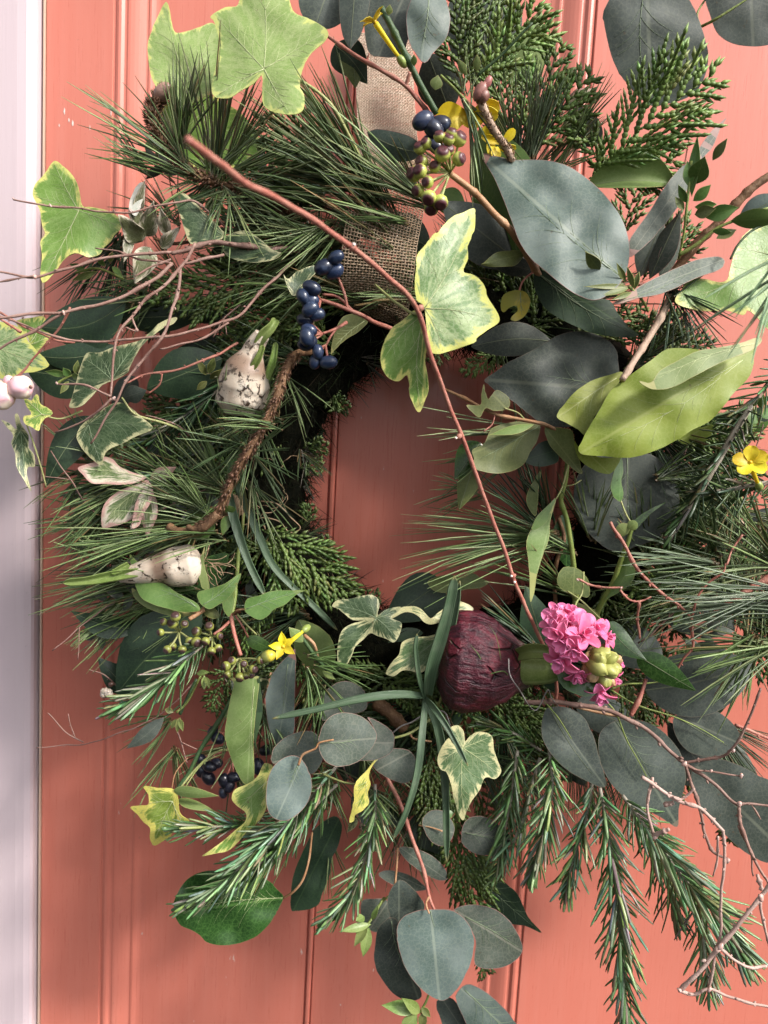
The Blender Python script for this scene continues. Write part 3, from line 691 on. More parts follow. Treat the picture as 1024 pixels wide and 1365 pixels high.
# ================================================================== background filling between the big leaves
random.seed(5)
def ringpt(a, r): return 600 + cos(a) * r, 650 - sin(a) * r * 1.0
k = 0
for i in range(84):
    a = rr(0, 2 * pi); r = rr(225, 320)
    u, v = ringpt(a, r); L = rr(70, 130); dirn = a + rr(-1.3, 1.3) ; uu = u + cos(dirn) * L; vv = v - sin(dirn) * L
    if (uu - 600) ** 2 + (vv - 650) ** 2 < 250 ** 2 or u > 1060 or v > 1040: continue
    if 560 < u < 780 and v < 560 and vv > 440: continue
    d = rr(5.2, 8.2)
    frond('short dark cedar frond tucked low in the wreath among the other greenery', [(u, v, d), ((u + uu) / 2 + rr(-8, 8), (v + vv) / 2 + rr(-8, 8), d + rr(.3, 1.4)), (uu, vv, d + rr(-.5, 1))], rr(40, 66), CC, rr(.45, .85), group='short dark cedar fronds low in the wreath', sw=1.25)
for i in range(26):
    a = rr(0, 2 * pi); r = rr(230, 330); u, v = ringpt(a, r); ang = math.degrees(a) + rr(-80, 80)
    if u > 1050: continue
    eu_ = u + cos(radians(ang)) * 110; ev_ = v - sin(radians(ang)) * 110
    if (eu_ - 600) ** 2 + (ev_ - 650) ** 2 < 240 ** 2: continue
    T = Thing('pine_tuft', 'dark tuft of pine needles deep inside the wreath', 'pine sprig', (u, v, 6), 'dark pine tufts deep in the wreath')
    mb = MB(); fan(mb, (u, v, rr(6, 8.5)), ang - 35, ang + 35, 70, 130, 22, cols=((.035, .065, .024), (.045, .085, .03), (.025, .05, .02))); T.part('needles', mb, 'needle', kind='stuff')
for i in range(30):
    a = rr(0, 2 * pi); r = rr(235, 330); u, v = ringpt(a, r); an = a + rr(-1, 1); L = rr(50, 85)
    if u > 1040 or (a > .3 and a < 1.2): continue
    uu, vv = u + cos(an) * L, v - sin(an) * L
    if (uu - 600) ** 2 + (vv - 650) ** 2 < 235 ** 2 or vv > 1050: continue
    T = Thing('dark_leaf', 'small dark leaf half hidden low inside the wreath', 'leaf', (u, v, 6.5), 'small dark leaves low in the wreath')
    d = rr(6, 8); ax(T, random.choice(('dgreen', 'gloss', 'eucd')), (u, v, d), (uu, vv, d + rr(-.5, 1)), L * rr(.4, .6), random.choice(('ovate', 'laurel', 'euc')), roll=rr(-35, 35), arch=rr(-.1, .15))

ZONES = (((130, 430), (300, 640), 34, (150, 260), 'on the left behind the bare twigs'), ((110, 330), (600, 840), 20, (150, 250), 'at the lower left of the wreath'), ((330, 560), (190, 420), 16, (90, 200), 'at the top left of the wreath'),
         ((840, 1030), (560, 880), 26, (-60, 60), 'on the right side of the wreath'), ((640, 860), (280, 470), 14, (40, 200), 'at the upper right of the wreath'), ((400, 720), (880, 1040), 22, (200, 340), 'under the bulb at the bottom of the wreath'), ((720, 1000), (880, 1060), 14, (220, 340), 'behind the large gum leaves at the lower right'))
for (u0, u1), (v0, v1), n_, (a0, a1), where in ZONES:
    for i in range(n_):
        u, v = rr(u0, u1), rr(v0, v1); an = rr(a0, a1); d = rr(4.5, 7.5); L = rr(60, 110); uu, vv = u + cos(radians(an)) * L, v - sin(radians(an)) * L
        if (uu - 605) ** 2 + (vv - 650) ** 2 < 235 ** 2 or (u - 605) ** 2 + (v - 650) ** 2 < 215 ** 2: continue
        if uu < 120: continue
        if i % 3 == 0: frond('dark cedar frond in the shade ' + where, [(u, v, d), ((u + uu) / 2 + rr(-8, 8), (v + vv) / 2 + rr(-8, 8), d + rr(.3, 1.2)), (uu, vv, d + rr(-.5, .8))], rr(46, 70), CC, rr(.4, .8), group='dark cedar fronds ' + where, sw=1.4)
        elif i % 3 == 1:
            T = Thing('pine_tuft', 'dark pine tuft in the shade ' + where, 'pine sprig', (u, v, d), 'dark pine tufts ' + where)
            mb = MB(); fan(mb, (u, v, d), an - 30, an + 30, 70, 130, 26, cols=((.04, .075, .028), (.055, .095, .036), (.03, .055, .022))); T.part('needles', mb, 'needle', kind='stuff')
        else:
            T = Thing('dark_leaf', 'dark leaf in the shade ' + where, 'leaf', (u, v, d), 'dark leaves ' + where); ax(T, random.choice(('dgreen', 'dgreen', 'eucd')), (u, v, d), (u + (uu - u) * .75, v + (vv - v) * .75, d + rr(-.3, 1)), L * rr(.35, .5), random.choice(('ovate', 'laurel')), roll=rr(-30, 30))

# ================================================================== ivy
random.seed(21)
T = Thing('ivy_leaf', 'large pale green ivy leaf at the top left, on a long curved stalk', 'ivy leaf', (354, 92, 15))
traced(T, 'ivyl', [(281, 22), (286, 30), (293, 60), (288, 88), (283, 110), (285, 128), (305, 131), (320, 122), (338, 112), (350, 101), (350, 134), (361, 148), (386, 153), (403, 148), (406, 130), (400, 112), (405, 88), (416, 70), (434, 54), (436, 40), (414, 26), (393, 17), (386, 0), (380, -22), (350, -34), (322, -28), (318, 6), (300, 10)], (352, 92), (350, -25), 14.5, (-.5, -2.4), .5, .5, [(352, 92), (290, 24), (350, -26), (430, 46), (292, 126), (385, 150)], 'vein', fold=-.3)
stem(T, 'pet', [(352, 94, 14.6), (372, 99, 15), (405, 110, 15.3), (440, 138, 15), (462, 175, 14), (482, 215, 12.5), (488, 245, 11), (486, 262, 9)], .95, 1.15, 'petiole')
T = Thing('ivy_leaf', 'pale ivy leaf with a tall pointed lobe behind the pine needles at the top left', 'ivy leaf', (240, 100, 8))
traced(T, 'ivyl', [(197, 60), (203, 40), (211, 21), (221, 3), (226, 12), (229, 30), (234, 43), (246, 43), (267, 36), (284, 31), (296, 50), (300, 90), (285, 120), (250, 140), (222, 132), (205, 110), (199, 88)], (250, 110), (222, 5), 8.5, (.3, -1.5), .4, .4, [(250, 112), (222, 8), (284, 38), (203, 90)])
T = Thing('ivy_leaf', 'green ivy leaf shaded behind the scaly pine stem at the top left', 'ivy leaf', (270, 180, 6))
traced(T, 'ivyb', [(212, 150), (240, 128), (275, 125), (305, 140), (330, 160), (352, 200), (330, 215), (322, 226), (300, 222), (310, 238), (290, 246), (262, 225), (235, 205), (200, 200), (218, 180)], (270, 150), (300, 235), 6.5, (0, -.6), .3, .3, [(270, 150), (300, 240), (215, 195), (340, 195)])
T = Thing('ivy_leaf', 'bright green ivy leaf hanging over the left edge of the door', 'ivy leaf', (105, 280, 12))
traced(T, 'ivyb', [(72, 215), (84, 221), (97, 234), (105, 250), (110, 274), (123, 276), (144, 281), (158, 290), (162, 304), (153, 313), (148, 322), (138, 331), (133, 339), (119, 343), (105, 338), (95, 339), (84, 348), (72, 365), (58, 377), (54, 365), (56, 340), (54, 322), (60, 312), (56, 299), (53, 280), (44, 260), (47, 246), (60, 232)], (105, 281), (58, 374), 11.5, (.8, -1.3), .5, .35, [(105, 281), (73, 219), (48, 262), (59, 370), (155, 300)], 'vein', fold=.2)
T = Thing('ivy_leaf', 'cream and green marbled ivy leaf with curled tip among the thin twigs at left', 'ivy leaf', (149, 506, 13))
traced(T, 'ivyd', [(116, 471), (134, 470), (151, 463), (176, 457), (190, 452), (197, 446), (204, 440), (211, 432), (225, 425), (236, 423), (231, 432), (220, 436), (207, 445), (190, 460), (179, 478), (173, 490), (170, 497), (155, 506), (137, 513), (123, 528), (109, 541), (93, 543), (97, 527), (103, 505), (108, 488)], (149, 506), (230, 427), 12.8, (-.6, -1.6), .5, .4, [(149, 506), (113, 478), (97, 540), (180, 462), (135, 478)], 'veind', fold=-.2)
T = Thing('ivy_leaf', 'dark green ivy leaf with pale veins below the twigs on the left', 'ivy leaf', (125, 562, 12))
traced(T, 'ivyd', [(105, 573), (116, 560), (127, 552), (148, 539), (162, 537), (176, 545), (190, 557), (204, 571), (183, 581), (162, 592), (148, 598), (141, 604), (138, 612), (135, 620), (123, 612), (112, 601), (103, 586)], (118, 566), (201, 571), 11.5, (-.4, -.8), .4, .3, [(118, 566), (201, 571), (134, 616), (108, 590), (158, 542)], 'veind')
stem(T, 'pet', [(162, 530, 11.6), (180, 552, 11.4), (215, 563, 11), (260, 578, 10), (330, 592, 8.6)], .7, 1.0, 'petiole')
T = Thing('ivy_leaf', 'drooping curled dark ivy leaf hanging in front of the lilac frame', 'ivy leaf', (28, 590, 12))
traced(T, 'ivyd', [(2, 560), (12, 564), (22, 572), (20, 555), (24, 552), (29, 566), (38, 580), (38, 596), (45, 606), (46, 622), (38, 622), (36, 634), (42, 655), (33, 642), (22, 622), (20, 604), (15, 590), (18, 580), (8, 568)], (28, 572), (40, 652), 12, (1, -.5), .6, .5, [(28, 574), (38, 648), (20, 590), (44, 616)], 'veind', fold=-1.5)
stem(T, 'pet', [(35, 565, 12), (48, 600, 11.6), (62, 650, 11)], .5, .5, 'petiole')
T = Thing('ivy_leaf', 'small bright green ivy leaf below the white snowberries', 'ivy leaf', (50, 552, 13))
traced(T, 'ivyb', [(32, 530), (42, 534), (48, 526), (52, 528), (54, 538), (66, 545), (70, 552), (60, 558), (55, 565), (52, 574), (43, 570), (33, 564), (32, 555), (42, 552), (36, 542)], (56, 552), (34, 534), 13, (.4, -1), .3, .2, [(56, 552), (34, 533), (34, 562), (68, 552)])
stem(T, 'pet', [(56, 553, 13), (80, 558, 12.6), (110, 548, 12)], .5, .7, 'petiole')
T = Thing('ivy_leaf', 'pale grey green ivy leaf with white edge at the left border beside the snowberries', 'ivy leaf', (20, 470, 11))
traced(T, 'ivym', [(-30, 425), (5, 430), (28, 438), (38, 455), (50, 468), (66, 486), (50, 495), (30, 498), (12, 506), (-10, 500), (-30, 480)], (-10, 460), (62, 487), 11, (.2, -1), .3, .2, [(-10, 460), (60, 486), (28, 442), (10, 503)], 'vein')
T = Thing('ivy_leaf', 'yellow green ivy leaf with cream edge behind the red twigs at the left', 'ivy leaf', (50, 445, 9))
traced(T, 'ivyb', [(22, 428), (40, 424), (58, 422), (62, 432), (68, 446), (60, 458), (50, 468), (42, 466), (38, 452), (28, 440)], (38, 460), (58, 424), 9.5, (0, -1), .2, .2, [(38, 460), (56, 426), (66, 446)])
T = Thing('ivy_leaf', 'light marbled ivy leaf with yellow edge, crossed by the long red twig', 'ivy leaf', (566, 410, 19))
traced(T, 'ivym', [(566, 412), (556, 400), (553, 380), (555, 355), (556, 340), (568, 326), (578, 312), (584, 310), (588, 304), (602, 290), (618, 283), (632, 278), (634, 288), (632, 308), (624, 328), (624, 345), (618, 362), (630, 366), (642, 375), (648, 386), (650, 396), (664, 418), (665, 430), (650, 440), (636, 450), (634, 456), (618, 462), (600, 468), (582, 472), (572, 462)], (566, 412), (632, 282), 19, (.9, -1.4), .4, .45, [(566, 411), (628, 288), (650, 425), (590, 466)], 'vein', fold=-.7, name='leaf')
traced(T, 'ivyb', [(562, 420), (552, 414), (538, 426), (524, 436), (514, 452), (508, 470), (509, 488), (518, 504), (532, 508), (542, 500), (546, 512), (546, 524), (554, 545), (560, 549), (566, 535), (571, 520), (570, 500), (567, 480), (570, 462), (572, 450), (566, 438)], (566, 414), (560, 545), 18.6, (-.6, -.6), .3, .35, [(565, 418), (560, 540), (512, 478)], 'vein', name='leaf')
stem(T, 'pet', [(566, 411, 18.9), (552, 418, 18.2), (530, 405, 15.5), (500, 380, 12)], .8, .9, 'petiole')
T = Thing('ivy_leaf', 'dark ivy leaf with bold cream edges and pointed lobes left of the purple bulb', 'ivy leaf', (500, 825, 12))
traced(T, 'ivyd', [(502, 822), (492, 826), (470, 826), (452, 812), (443, 808), (450, 800), (468, 798), (490, 793), (502, 796), (506, 806), (503, 820), (516, 812), (534, 809), (530, 816), (522, 824), (535, 830), (534, 842), (526, 856), (516, 852), (504, 848), (494, 844), (485, 852), (474, 862), (470, 872), (464, 884), (456, 894), (451, 886), (450, 865), (455, 842), (468, 832), (482, 828)], (502, 824), (457, 890), 12, (.2, -.8), .5, .45, [(502, 824), (448, 808), (457, 888), (532, 812), (528, 852), (492, 798)], 'veind')
T = Thing('ivy_leaf', 'green scalloped ivy leaf with cream edge just left of the strap leaves', 'ivy leaf', (550, 870, 12))
traced(T, 'ivyg', [(586, 846), (570, 848), (552, 850), (536, 856), (532, 872), (520, 886), (515, 898), (526, 901), (536, 894), (546, 894), (560, 897), (574, 888), (582, 872), (592, 858)], (588, 850), (518, 898), 12, (.6, -.8), .4, .3, [(586, 850), (518, 897), (536, 860)], 'veind')
T = Thing('ivy_leaf', 'folded ivy leaf with yellow edge standing above the strap leaves near the purple bulb', 'ivy leaf', (560, 820, 11))
traced(T, 'ivyg', [(520, 826), (530, 812), (548, 808), (562, 812), (574, 824), (585, 816), (600, 806), (614, 802), (628, 808), (630, 814), (612, 822), (596, 826), (578, 832), (566, 830), (556, 820), (540, 816)], (578, 824), (524, 824), 11, (.4, -2), .4, .5, [(578, 822), (526, 820), (620, 808)], 'veind', fold=1.5)
T = Thing('ivy_leaf', 'variegated ivy leaf with yellow pointed tip hanging below the strap leaves', 'ivy leaf', (617, 998, 15))
traced(T, 'ivyg', [(616, 996), (605, 990), (598, 978), (600, 970), (610, 967), (618, 974), (620, 988), (626, 982), (636, 976), (650, 977), (657, 984), (659, 1000), (666, 1020), (668, 1030), (660, 1038), (650, 1036), (644, 1040), (640, 1052), (630, 1066), (622, 1082), (618, 1093), (612, 1086), (606, 1066), (602, 1048), (596, 1030), (588, 1026), (583, 1014), (588, 998), (598, 984), (604, 992)], (617, 997), (618, 1090), 15, (.3, -.9), .5, .35, [(617, 997), (618, 1085), (662, 1030), (587, 1016), (650, 984), (606, 974)], 'vein')
T = Thing('ivy_leaf', 'narrow twisted variegated ivy leaf hanging left of the longest strap blades', 'ivy leaf', (490, 1030, 14))
traced(T, 'ivyy', [(513, 992), (516, 996), (512, 1006), (504, 1012), (496, 1022), (492, 1034), (494, 1046), (490, 1058), (492, 1070), (484, 1080), (474, 1086), (472, 1094), (466, 1096), (468, 1084), (472, 1068), (472, 1050), (478, 1038), (490, 1026), (500, 1012), (506, 996)], (512, 994), (468, 1094), 14, (.5, -.6), .3, .5, [(511, 998), (480, 1060), (469, 1092)], 'vein', fold=.5)
stem(T, 'pet', [(476, 1046, 13.8), (455, 1042, 13), (430, 1032, 12)], .6, .8, 'petiole')
T = Thing('ivy_leaf', 'yellow and green ivy leaf with jagged lobes at the lower left of the wreath', 'ivy leaf', (228, 1080, 12))
traced(T, 'ivyy', [(174, 1076), (186, 1074), (198, 1072), (198, 1060), (192, 1048), (210, 1050), (232, 1052), (238, 1066), (240, 1084), (252, 1094), (246, 1104), (232, 1108), (226, 1116), (216, 1122), (206, 1127), (200, 1118), (200, 1104), (192, 1096), (184, 1086)], (232, 1058), (178, 1077), 12, (-.8, -.9), .5, .4, [(230, 1068), (178, 1077), (206, 1122), (245, 1098)], 'vein', fold=.6)
ax(T, 'pale', (232, 1054, 12), (292, 1061, 12.6), 15, 'ovate', roll=30, name='leaf'); ax(T, 'pale', (238, 1066, 11.5), (288, 1082, 12), 13, 'ovate', roll=-30, name='leaf')
stem(T, 'pet', [(236, 1056, 12), (262, 1024, 11.3), (290, 1002, 11), (310, 1000, 10)], .8, .9, 'petiole'); stem(T, 'pet', [(246, 1050, 11.5), (270, 1018, 11), (300, 1004, 10)], .5, .5, 'petiole')
stem(T, 'tan', [(229, 1052, 11.6), (234, 1030, 11.2), (250, 1010, 10.6)], .45, .5, 'petiole')
T = Thing('ivy_leaf', 'long twisted green and yellow ivy leaf just left of the round grey gum leaf', 'ivy leaf', (340, 1060, 14))
traced(T, 'ivyb', [(364, 1022), (352, 1018), (344, 1034), (332, 1044), (314, 1052), (309, 1064), (316, 1074), (328, 1084), (326, 1096), (312, 1108), (296, 1122), (282, 1132), (270, 1141), (286, 1138), (304, 1134), (316, 1124), (328, 1110), (344, 1096), (354, 1080), (358, 1060), (356, 1040)], (360, 1030), (274, 1139), 13.5, (.5, -1.1), .4, .5, [(358, 1040), (350, 1080), (278, 1138)], 'vein', fold=.5)
T = Thing('ivy_leaf', 'large green ivy leaf with yellow edge at the right border behind the pale needles', 'ivy leaf', (1000, 360, 14))
traced(T, 'ivyb', [(1010, 300), (990, 315), (980, 335), (974, 355), (970, 372), (958, 376), (940, 372), (922, 372), (908, 386), (900, 402), (915, 410), (940, 415), (968, 414), (990, 420), (998, 414), (1010, 424), (1030, 440), (1070, 420), (1070, 320), (1040, 290)], (1040, 340), (902, 402), 13.5, (.5, -1.4), .5, .4, [(1030, 340), (904, 402), (985, 330), (1000, 415)], 'vein')
T = Thing('trumpet_ivy_leaf', 'dull green lobed leaf lying behind the top of the bulb in the opening', 'ivy leaf', (600, 780, 8))
traced(T, 'olive', [(570, 776), (585, 768), (602, 766), (616, 770), (630, 764), (640, 770), (652, 776), (640, 784), (620, 786), (600, 790), (580, 788)], (600, 780), (650, 776), 8, (0, -1), .3, .3)

# small variegated evergreen sprigs at left
T = Thing('euonymus_sprig', 'dull variegated sprig with cream edged leaves behind the bare twigs on the left', 'leaf sprig', (215, 330, 8))
for q in (((190, 300), (172, 278), 22), ((195, 315), (205, 268), 24), ((190, 322), (158, 286), 26), ((200, 330), (180, 378), 30), ((222, 312), (214, 276), 16), ((180, 292), (193, 240), 14), ((175, 310), (165, 350), 14), ((215, 330), (240, 302), 16)):
    ax(T, 'euon', (*q[0], 12), (*q[1], rr(12, 13.5)), q[2], 'ovate', roll=rr(-30, 30), wavy=.25, cup=-.2)
stem(T, 'brown', [(205, 318, 12), (230, 325, 12), (260, 322, 11.5)], 1.0, 1.2)
T = Thing('silver_leaf', 'single leaf showing its white underside against the door moulding', 'leaf', (183, 262, 9))
traced(T, 'jutel', [(186, 244), (194, 246), (192, 262), (186, 280), (180, 288), (172, 278), (176, 260)], (176, 284), (190, 246), 12.5, (0, -2), 0, .2)
M['white'] = mat_ivy('white green leaf', (.45, .50, .42), (.62, .64, .58), (.68, .66, .6), (.5, .5, .4), .1, .4)
T.o.children[0].data.materials[0] = M['white']
T = Thing('euonymus_leaf', 'dark green leaf with pink and cream edge above the thick bare twig on the left', 'leaf', (265, 290, 10))
traced(T, 'ivyp', [(232, 262), (246, 258), (262, 272), (280, 290), (296, 306), (300, 314), (288, 322), (262, 326), (252, 322), (246, 306), (242, 292), (236, 276)], (298, 314), (236, 262), 12.8, (.3, -.5), .3, .3, [(296, 313), (240, 266)], 'veind')
T.o.children[0].data.materials[0] = M['ivyd']
T = Thing('euonymus_leaf', 'dark oval leaf with ragged white edge under the thick bare twig on the left', 'leaf', (330, 330, 9))
traced(T, 'ivyd', [(296, 318), (312, 310), (330, 308), (348, 320), (362, 332), (376, 338), (366, 346), (344, 350), (322, 348), (304, 342), (296, 330)], (372, 338), (298, 322), 12.4, (.3, -.8), .3, .2)
T = Thing('variegated_leaf', 'green leaf with cream and pink edge under the dark ivy leaf at left', 'leaf', (150, 628, 11))
traced(T, 'ivyp', [(104, 624), (118, 618), (132, 614), (138, 609), (150, 612), (160, 622), (178, 630), (196, 636), (180, 644), (160, 646), (140, 645), (122, 644), (112, 634)], (192, 636), (106, 624), 11.5, (-.3, -1), .3, .3, [(190, 636), (112, 626)], 'vein')
T = Thing('variegated_sprig', 'pink and white edged leaves nestled in the pine needles at the left', 'leaf sprig', (190, 650, 11))
traced(T, 'ivyp', [(198, 640), (180, 646), (160, 654), (144, 666), (136, 682), (137, 704), (148, 702), (164, 698), (178, 690), (188, 676), (196, 658)], (197, 644), (138, 700), 11.5, (-.4, -.8), .3, .3, [(195, 648), (140, 696)], 'vein')
traced(T, 'ivyp', [(198, 642), (190, 654), (182, 668), (178, 686), (176, 704), (186, 700), (192, 684), (202, 668), (204, 652)], (199, 644), (180, 704), 12, (.6, -.8), .3, .3, [(199, 648), (180, 700)], 'vein')
ax(T, 'ivyp', (200, 650, 11), (196, 718, 11.5), 22, 'lance', roll=30); ax(T, 'ivyp', (200, 640, 10.5), (236, 622, 11), 18, 'lance', roll=20); ax(T, 'ivyp', (182, 680, 10), (182, 722, 10.5), 16, 'lance', roll=-20)
T = Thing('variegated_leaf', 'folded leaf with white and pink edge just left of the dark blue berries', 'leaf', (390, 360, 10))
traced(T, 'ivyp', [(378, 366), (384, 372), (396, 362), (418, 354), (422, 362), (410, 376), (398, 392), (390, 394), (384, 384)], (392, 392), (420, 356), 13, (1, -1), .3, .3)
T.o.children[0].data.materials[0] = M['ivyd']

# ================================================================== single large leaves and gum branches
def leaf1(label, mat, b, t, w, kind='euc', name='leaf', cat_='leaf', pet=None, group=None, **kw):
    T = Thing(name, label, cat_, b, group); ax(T, mat, b, t, w, kind, **kw)
    if pet: stem(T, pet[0], pet[1], .7, .6, 'petiole')
    return T
T = Thing('gum_leaf', 'large pale blue grey gum leaf at the upper right of the wreath', 'gum leaf', (740, 300, 15))
traced(T, 'euc', [(641, 206), (660, 208), (684, 213), (705, 213), (730, 214), (758, 222), (785, 240), (808, 262), (828, 290), (838, 320), (839, 345), (832, 370), (815, 390), (795, 400), (775, 396), (752, 382), (728, 362), (708, 345), (694, 325), (684, 300), (672, 268), (658, 236)], (838, 378), (642, 207), 14.5, (-.2, -1.9), .35, .5, [(830, 370), (760, 310), (690, 252)], 'veind', fold=-.1)
T = Thing('gum_leaf', 'broad dark grey gum leaf with reddish rim behind the yellow green leaf', 'gum leaf', (740, 500, 11))
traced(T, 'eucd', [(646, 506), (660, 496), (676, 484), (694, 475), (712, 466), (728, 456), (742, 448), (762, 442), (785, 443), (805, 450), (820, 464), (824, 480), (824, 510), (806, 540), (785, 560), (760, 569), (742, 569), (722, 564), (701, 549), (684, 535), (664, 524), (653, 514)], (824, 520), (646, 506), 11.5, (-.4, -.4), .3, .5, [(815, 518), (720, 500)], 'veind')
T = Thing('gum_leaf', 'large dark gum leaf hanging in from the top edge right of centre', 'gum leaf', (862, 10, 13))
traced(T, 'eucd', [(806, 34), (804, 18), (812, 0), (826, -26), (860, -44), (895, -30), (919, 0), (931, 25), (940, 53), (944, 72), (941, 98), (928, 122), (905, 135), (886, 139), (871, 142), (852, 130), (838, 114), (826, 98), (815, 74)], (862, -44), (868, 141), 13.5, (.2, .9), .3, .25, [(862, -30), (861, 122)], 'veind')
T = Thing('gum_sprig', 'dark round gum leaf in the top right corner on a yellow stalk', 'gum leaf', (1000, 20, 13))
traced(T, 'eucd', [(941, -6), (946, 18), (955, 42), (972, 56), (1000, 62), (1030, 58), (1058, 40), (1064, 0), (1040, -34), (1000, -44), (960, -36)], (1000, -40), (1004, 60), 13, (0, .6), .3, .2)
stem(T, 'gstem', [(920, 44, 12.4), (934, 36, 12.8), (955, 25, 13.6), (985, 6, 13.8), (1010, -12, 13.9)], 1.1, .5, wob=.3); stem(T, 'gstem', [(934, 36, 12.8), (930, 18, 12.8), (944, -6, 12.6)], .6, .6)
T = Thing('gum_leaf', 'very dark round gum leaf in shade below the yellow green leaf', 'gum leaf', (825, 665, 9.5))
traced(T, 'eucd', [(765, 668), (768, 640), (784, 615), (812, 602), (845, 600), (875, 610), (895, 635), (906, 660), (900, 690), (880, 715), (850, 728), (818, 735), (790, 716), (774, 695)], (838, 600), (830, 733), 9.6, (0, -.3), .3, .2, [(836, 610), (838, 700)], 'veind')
leaf1('large dark gum leaf stretching right behind the pink hyacinth', 'eucd', (860, 920, 10), (1004, 884, 11), 84, 'euc', 'gum_leaf', 'gum leaf', roll=-15, bend=-6)
T = Thing('gum_branch', 'gum branch with four broad dark leaves below and right of the hyacinth', 'gum branch', (745, 935, 9))
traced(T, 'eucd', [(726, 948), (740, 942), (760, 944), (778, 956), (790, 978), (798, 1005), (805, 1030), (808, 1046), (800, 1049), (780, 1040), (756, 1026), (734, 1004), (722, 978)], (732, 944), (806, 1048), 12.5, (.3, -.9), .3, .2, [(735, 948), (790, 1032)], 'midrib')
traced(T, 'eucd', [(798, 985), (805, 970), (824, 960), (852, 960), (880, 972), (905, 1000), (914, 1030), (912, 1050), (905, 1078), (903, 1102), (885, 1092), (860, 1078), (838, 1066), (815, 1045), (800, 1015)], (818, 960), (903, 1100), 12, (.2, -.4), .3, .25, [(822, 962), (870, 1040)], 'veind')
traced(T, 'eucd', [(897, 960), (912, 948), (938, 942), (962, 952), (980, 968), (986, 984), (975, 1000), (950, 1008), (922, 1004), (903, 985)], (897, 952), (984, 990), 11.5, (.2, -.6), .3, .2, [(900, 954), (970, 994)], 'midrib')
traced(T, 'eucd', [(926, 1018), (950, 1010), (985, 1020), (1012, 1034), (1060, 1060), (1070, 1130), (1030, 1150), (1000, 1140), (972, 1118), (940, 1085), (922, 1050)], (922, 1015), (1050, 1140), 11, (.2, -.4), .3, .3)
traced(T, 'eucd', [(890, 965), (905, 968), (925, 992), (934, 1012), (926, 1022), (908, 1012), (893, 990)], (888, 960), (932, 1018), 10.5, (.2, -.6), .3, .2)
stem(T, 'tan', [(735, 932, 11.5), (760, 940, 12), (800, 950, 12.2), (840, 958, 12.3)], 1.0, 1.0, wob=.3)
stem(T, 'gstem', [(726, 935, 12.9), (745, 958, 12.9), (762, 985, 12.8)], .55, .3, 'petiole', wob=.1)
stem(T, 'gstem', [(808, 935, 12), (822, 952, 12.4), (835, 985, 12.5), (850, 1012, 12.5), (862, 1035, 12.4)], .7, .3, 'petiole', wob=.1)
stem(T, 'gstem', [(815, 920, 12), (850, 940, 12.2), (900, 956, 12.1), (935, 972, 12), (965, 990, 11.9)], .7, .3, 'petiole', wob=.1)
stem(T, 'gstem', [(815, 918, 12), (835, 912, 12), (870, 910, 11), (910, 902, 11.5)], .8, .4, 'petiole', wob=.1)
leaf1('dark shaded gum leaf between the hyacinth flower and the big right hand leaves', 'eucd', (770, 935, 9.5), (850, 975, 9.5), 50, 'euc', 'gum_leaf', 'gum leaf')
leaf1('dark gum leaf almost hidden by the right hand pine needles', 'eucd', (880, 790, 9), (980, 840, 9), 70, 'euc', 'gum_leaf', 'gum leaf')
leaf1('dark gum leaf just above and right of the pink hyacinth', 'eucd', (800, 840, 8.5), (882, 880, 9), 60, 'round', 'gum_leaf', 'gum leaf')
T = Thing('gum_branch', 'row of three dark grey gum leaves at the very top of the wreath', 'gum branch', (500, -20, 9))
ax(T, 'eucd', (445, -36, 10), (420, 36, 10.5), 66, 'round', roll=10); ax(T, 'eucd', (476, -50, 11), (467, 66, 11.5), 38, 'euc', roll=15)
traced(T, 'eucd', [(487, 10), (500, -10), (545, -30), (570, -20), (560, 20), (545, 50), (536, 72), (510, 76), (490, 66)], (545, -20), (505, 75), 10, (0, -.8), .3, .3)
traced(T, 'euc', [(560, -25), (585, -20), (597, 8), (600, 30), (594, 52), (580, 68), (566, 84), (552, 68), (544, 50), (542, 20), (550, -5)], (575, -20), (562, 84), 11.5, (1, -.5), .3, .4, [(572, -10), (560, 70)], 'veind', fold=.9)
leaf1('narrow pale grey gum leaf lying across the hessian ribbon left of the ivy berries', 'euc', (562, 204, 12), (489, 176, 13), 32, 'euc', 'gum_leaf', 'gum leaf', roll=-15, bend=4)
leaf1('dark leaf tip between the top left ivy leaf and the hessian ribbon', 'dgreen', (446, 60, 8), (490, 112, 8), 44, 'ovate', bend=4)
leaf1('dull green leaf hanging behind the jasmine stem at the top', 'olive', (470, 62, 8), (474, 118, 8), 34, 'ovate')
leaf1('large deep grey leaf behind the upright cedar at the top', 'eucd', (640, -60, 7), (650, 130, 7), 95, 'laurel')
leaf1('pale olive leaf lit behind the cedar just left of the door moulding', 'pale', (690, 120, 7), (722, 12, 8), 52, 'ovate', roll=20)
leaf1('dark leaf deep behind the yellow flower at the top', 'eucd', (600, 150, 6.5), (570, 70, 7), 56, 'laurel')
leaf1('dark blue grey leaf behind the ivy berry stem', 'eucd', (700, 355, 10), (590, 270, 11), 66, 'laurel', 'gum_leaf', 'gum leaf', roll=20)
leaf1('dark blue grey gum leaf under the yellowed leaf', 'eucd', (735, 455, 9.5), (628, 462, 10), 44, 'laurel', 'gum_leaf', 'gum leaf', bend=-6)
leaf1('grey leaf edge showing beside the ivy berry stem under the big pale gum leaf', 'eucd', (715, 362, 11.4), (650, 345, 11.6), 26, 'laurel')
leaf1('bright green leaf behind the ivy berries in the upper middle', 'green', (640, 170, 10), (690, 340, 10.5), 84, 'laurel', roll=15, bend=6)
leaf1('small bright green leaf right under the ivy berries', 'green', (588, 256, 10), (624, 292, 10.5), 34, 'ovate')
leaf1('tiny folded green leaf on the ivy berry stem', 'olive', (700, 338, 13), (642, 352, 13.5), 22, 'lance', roll=30, wavy=.2)
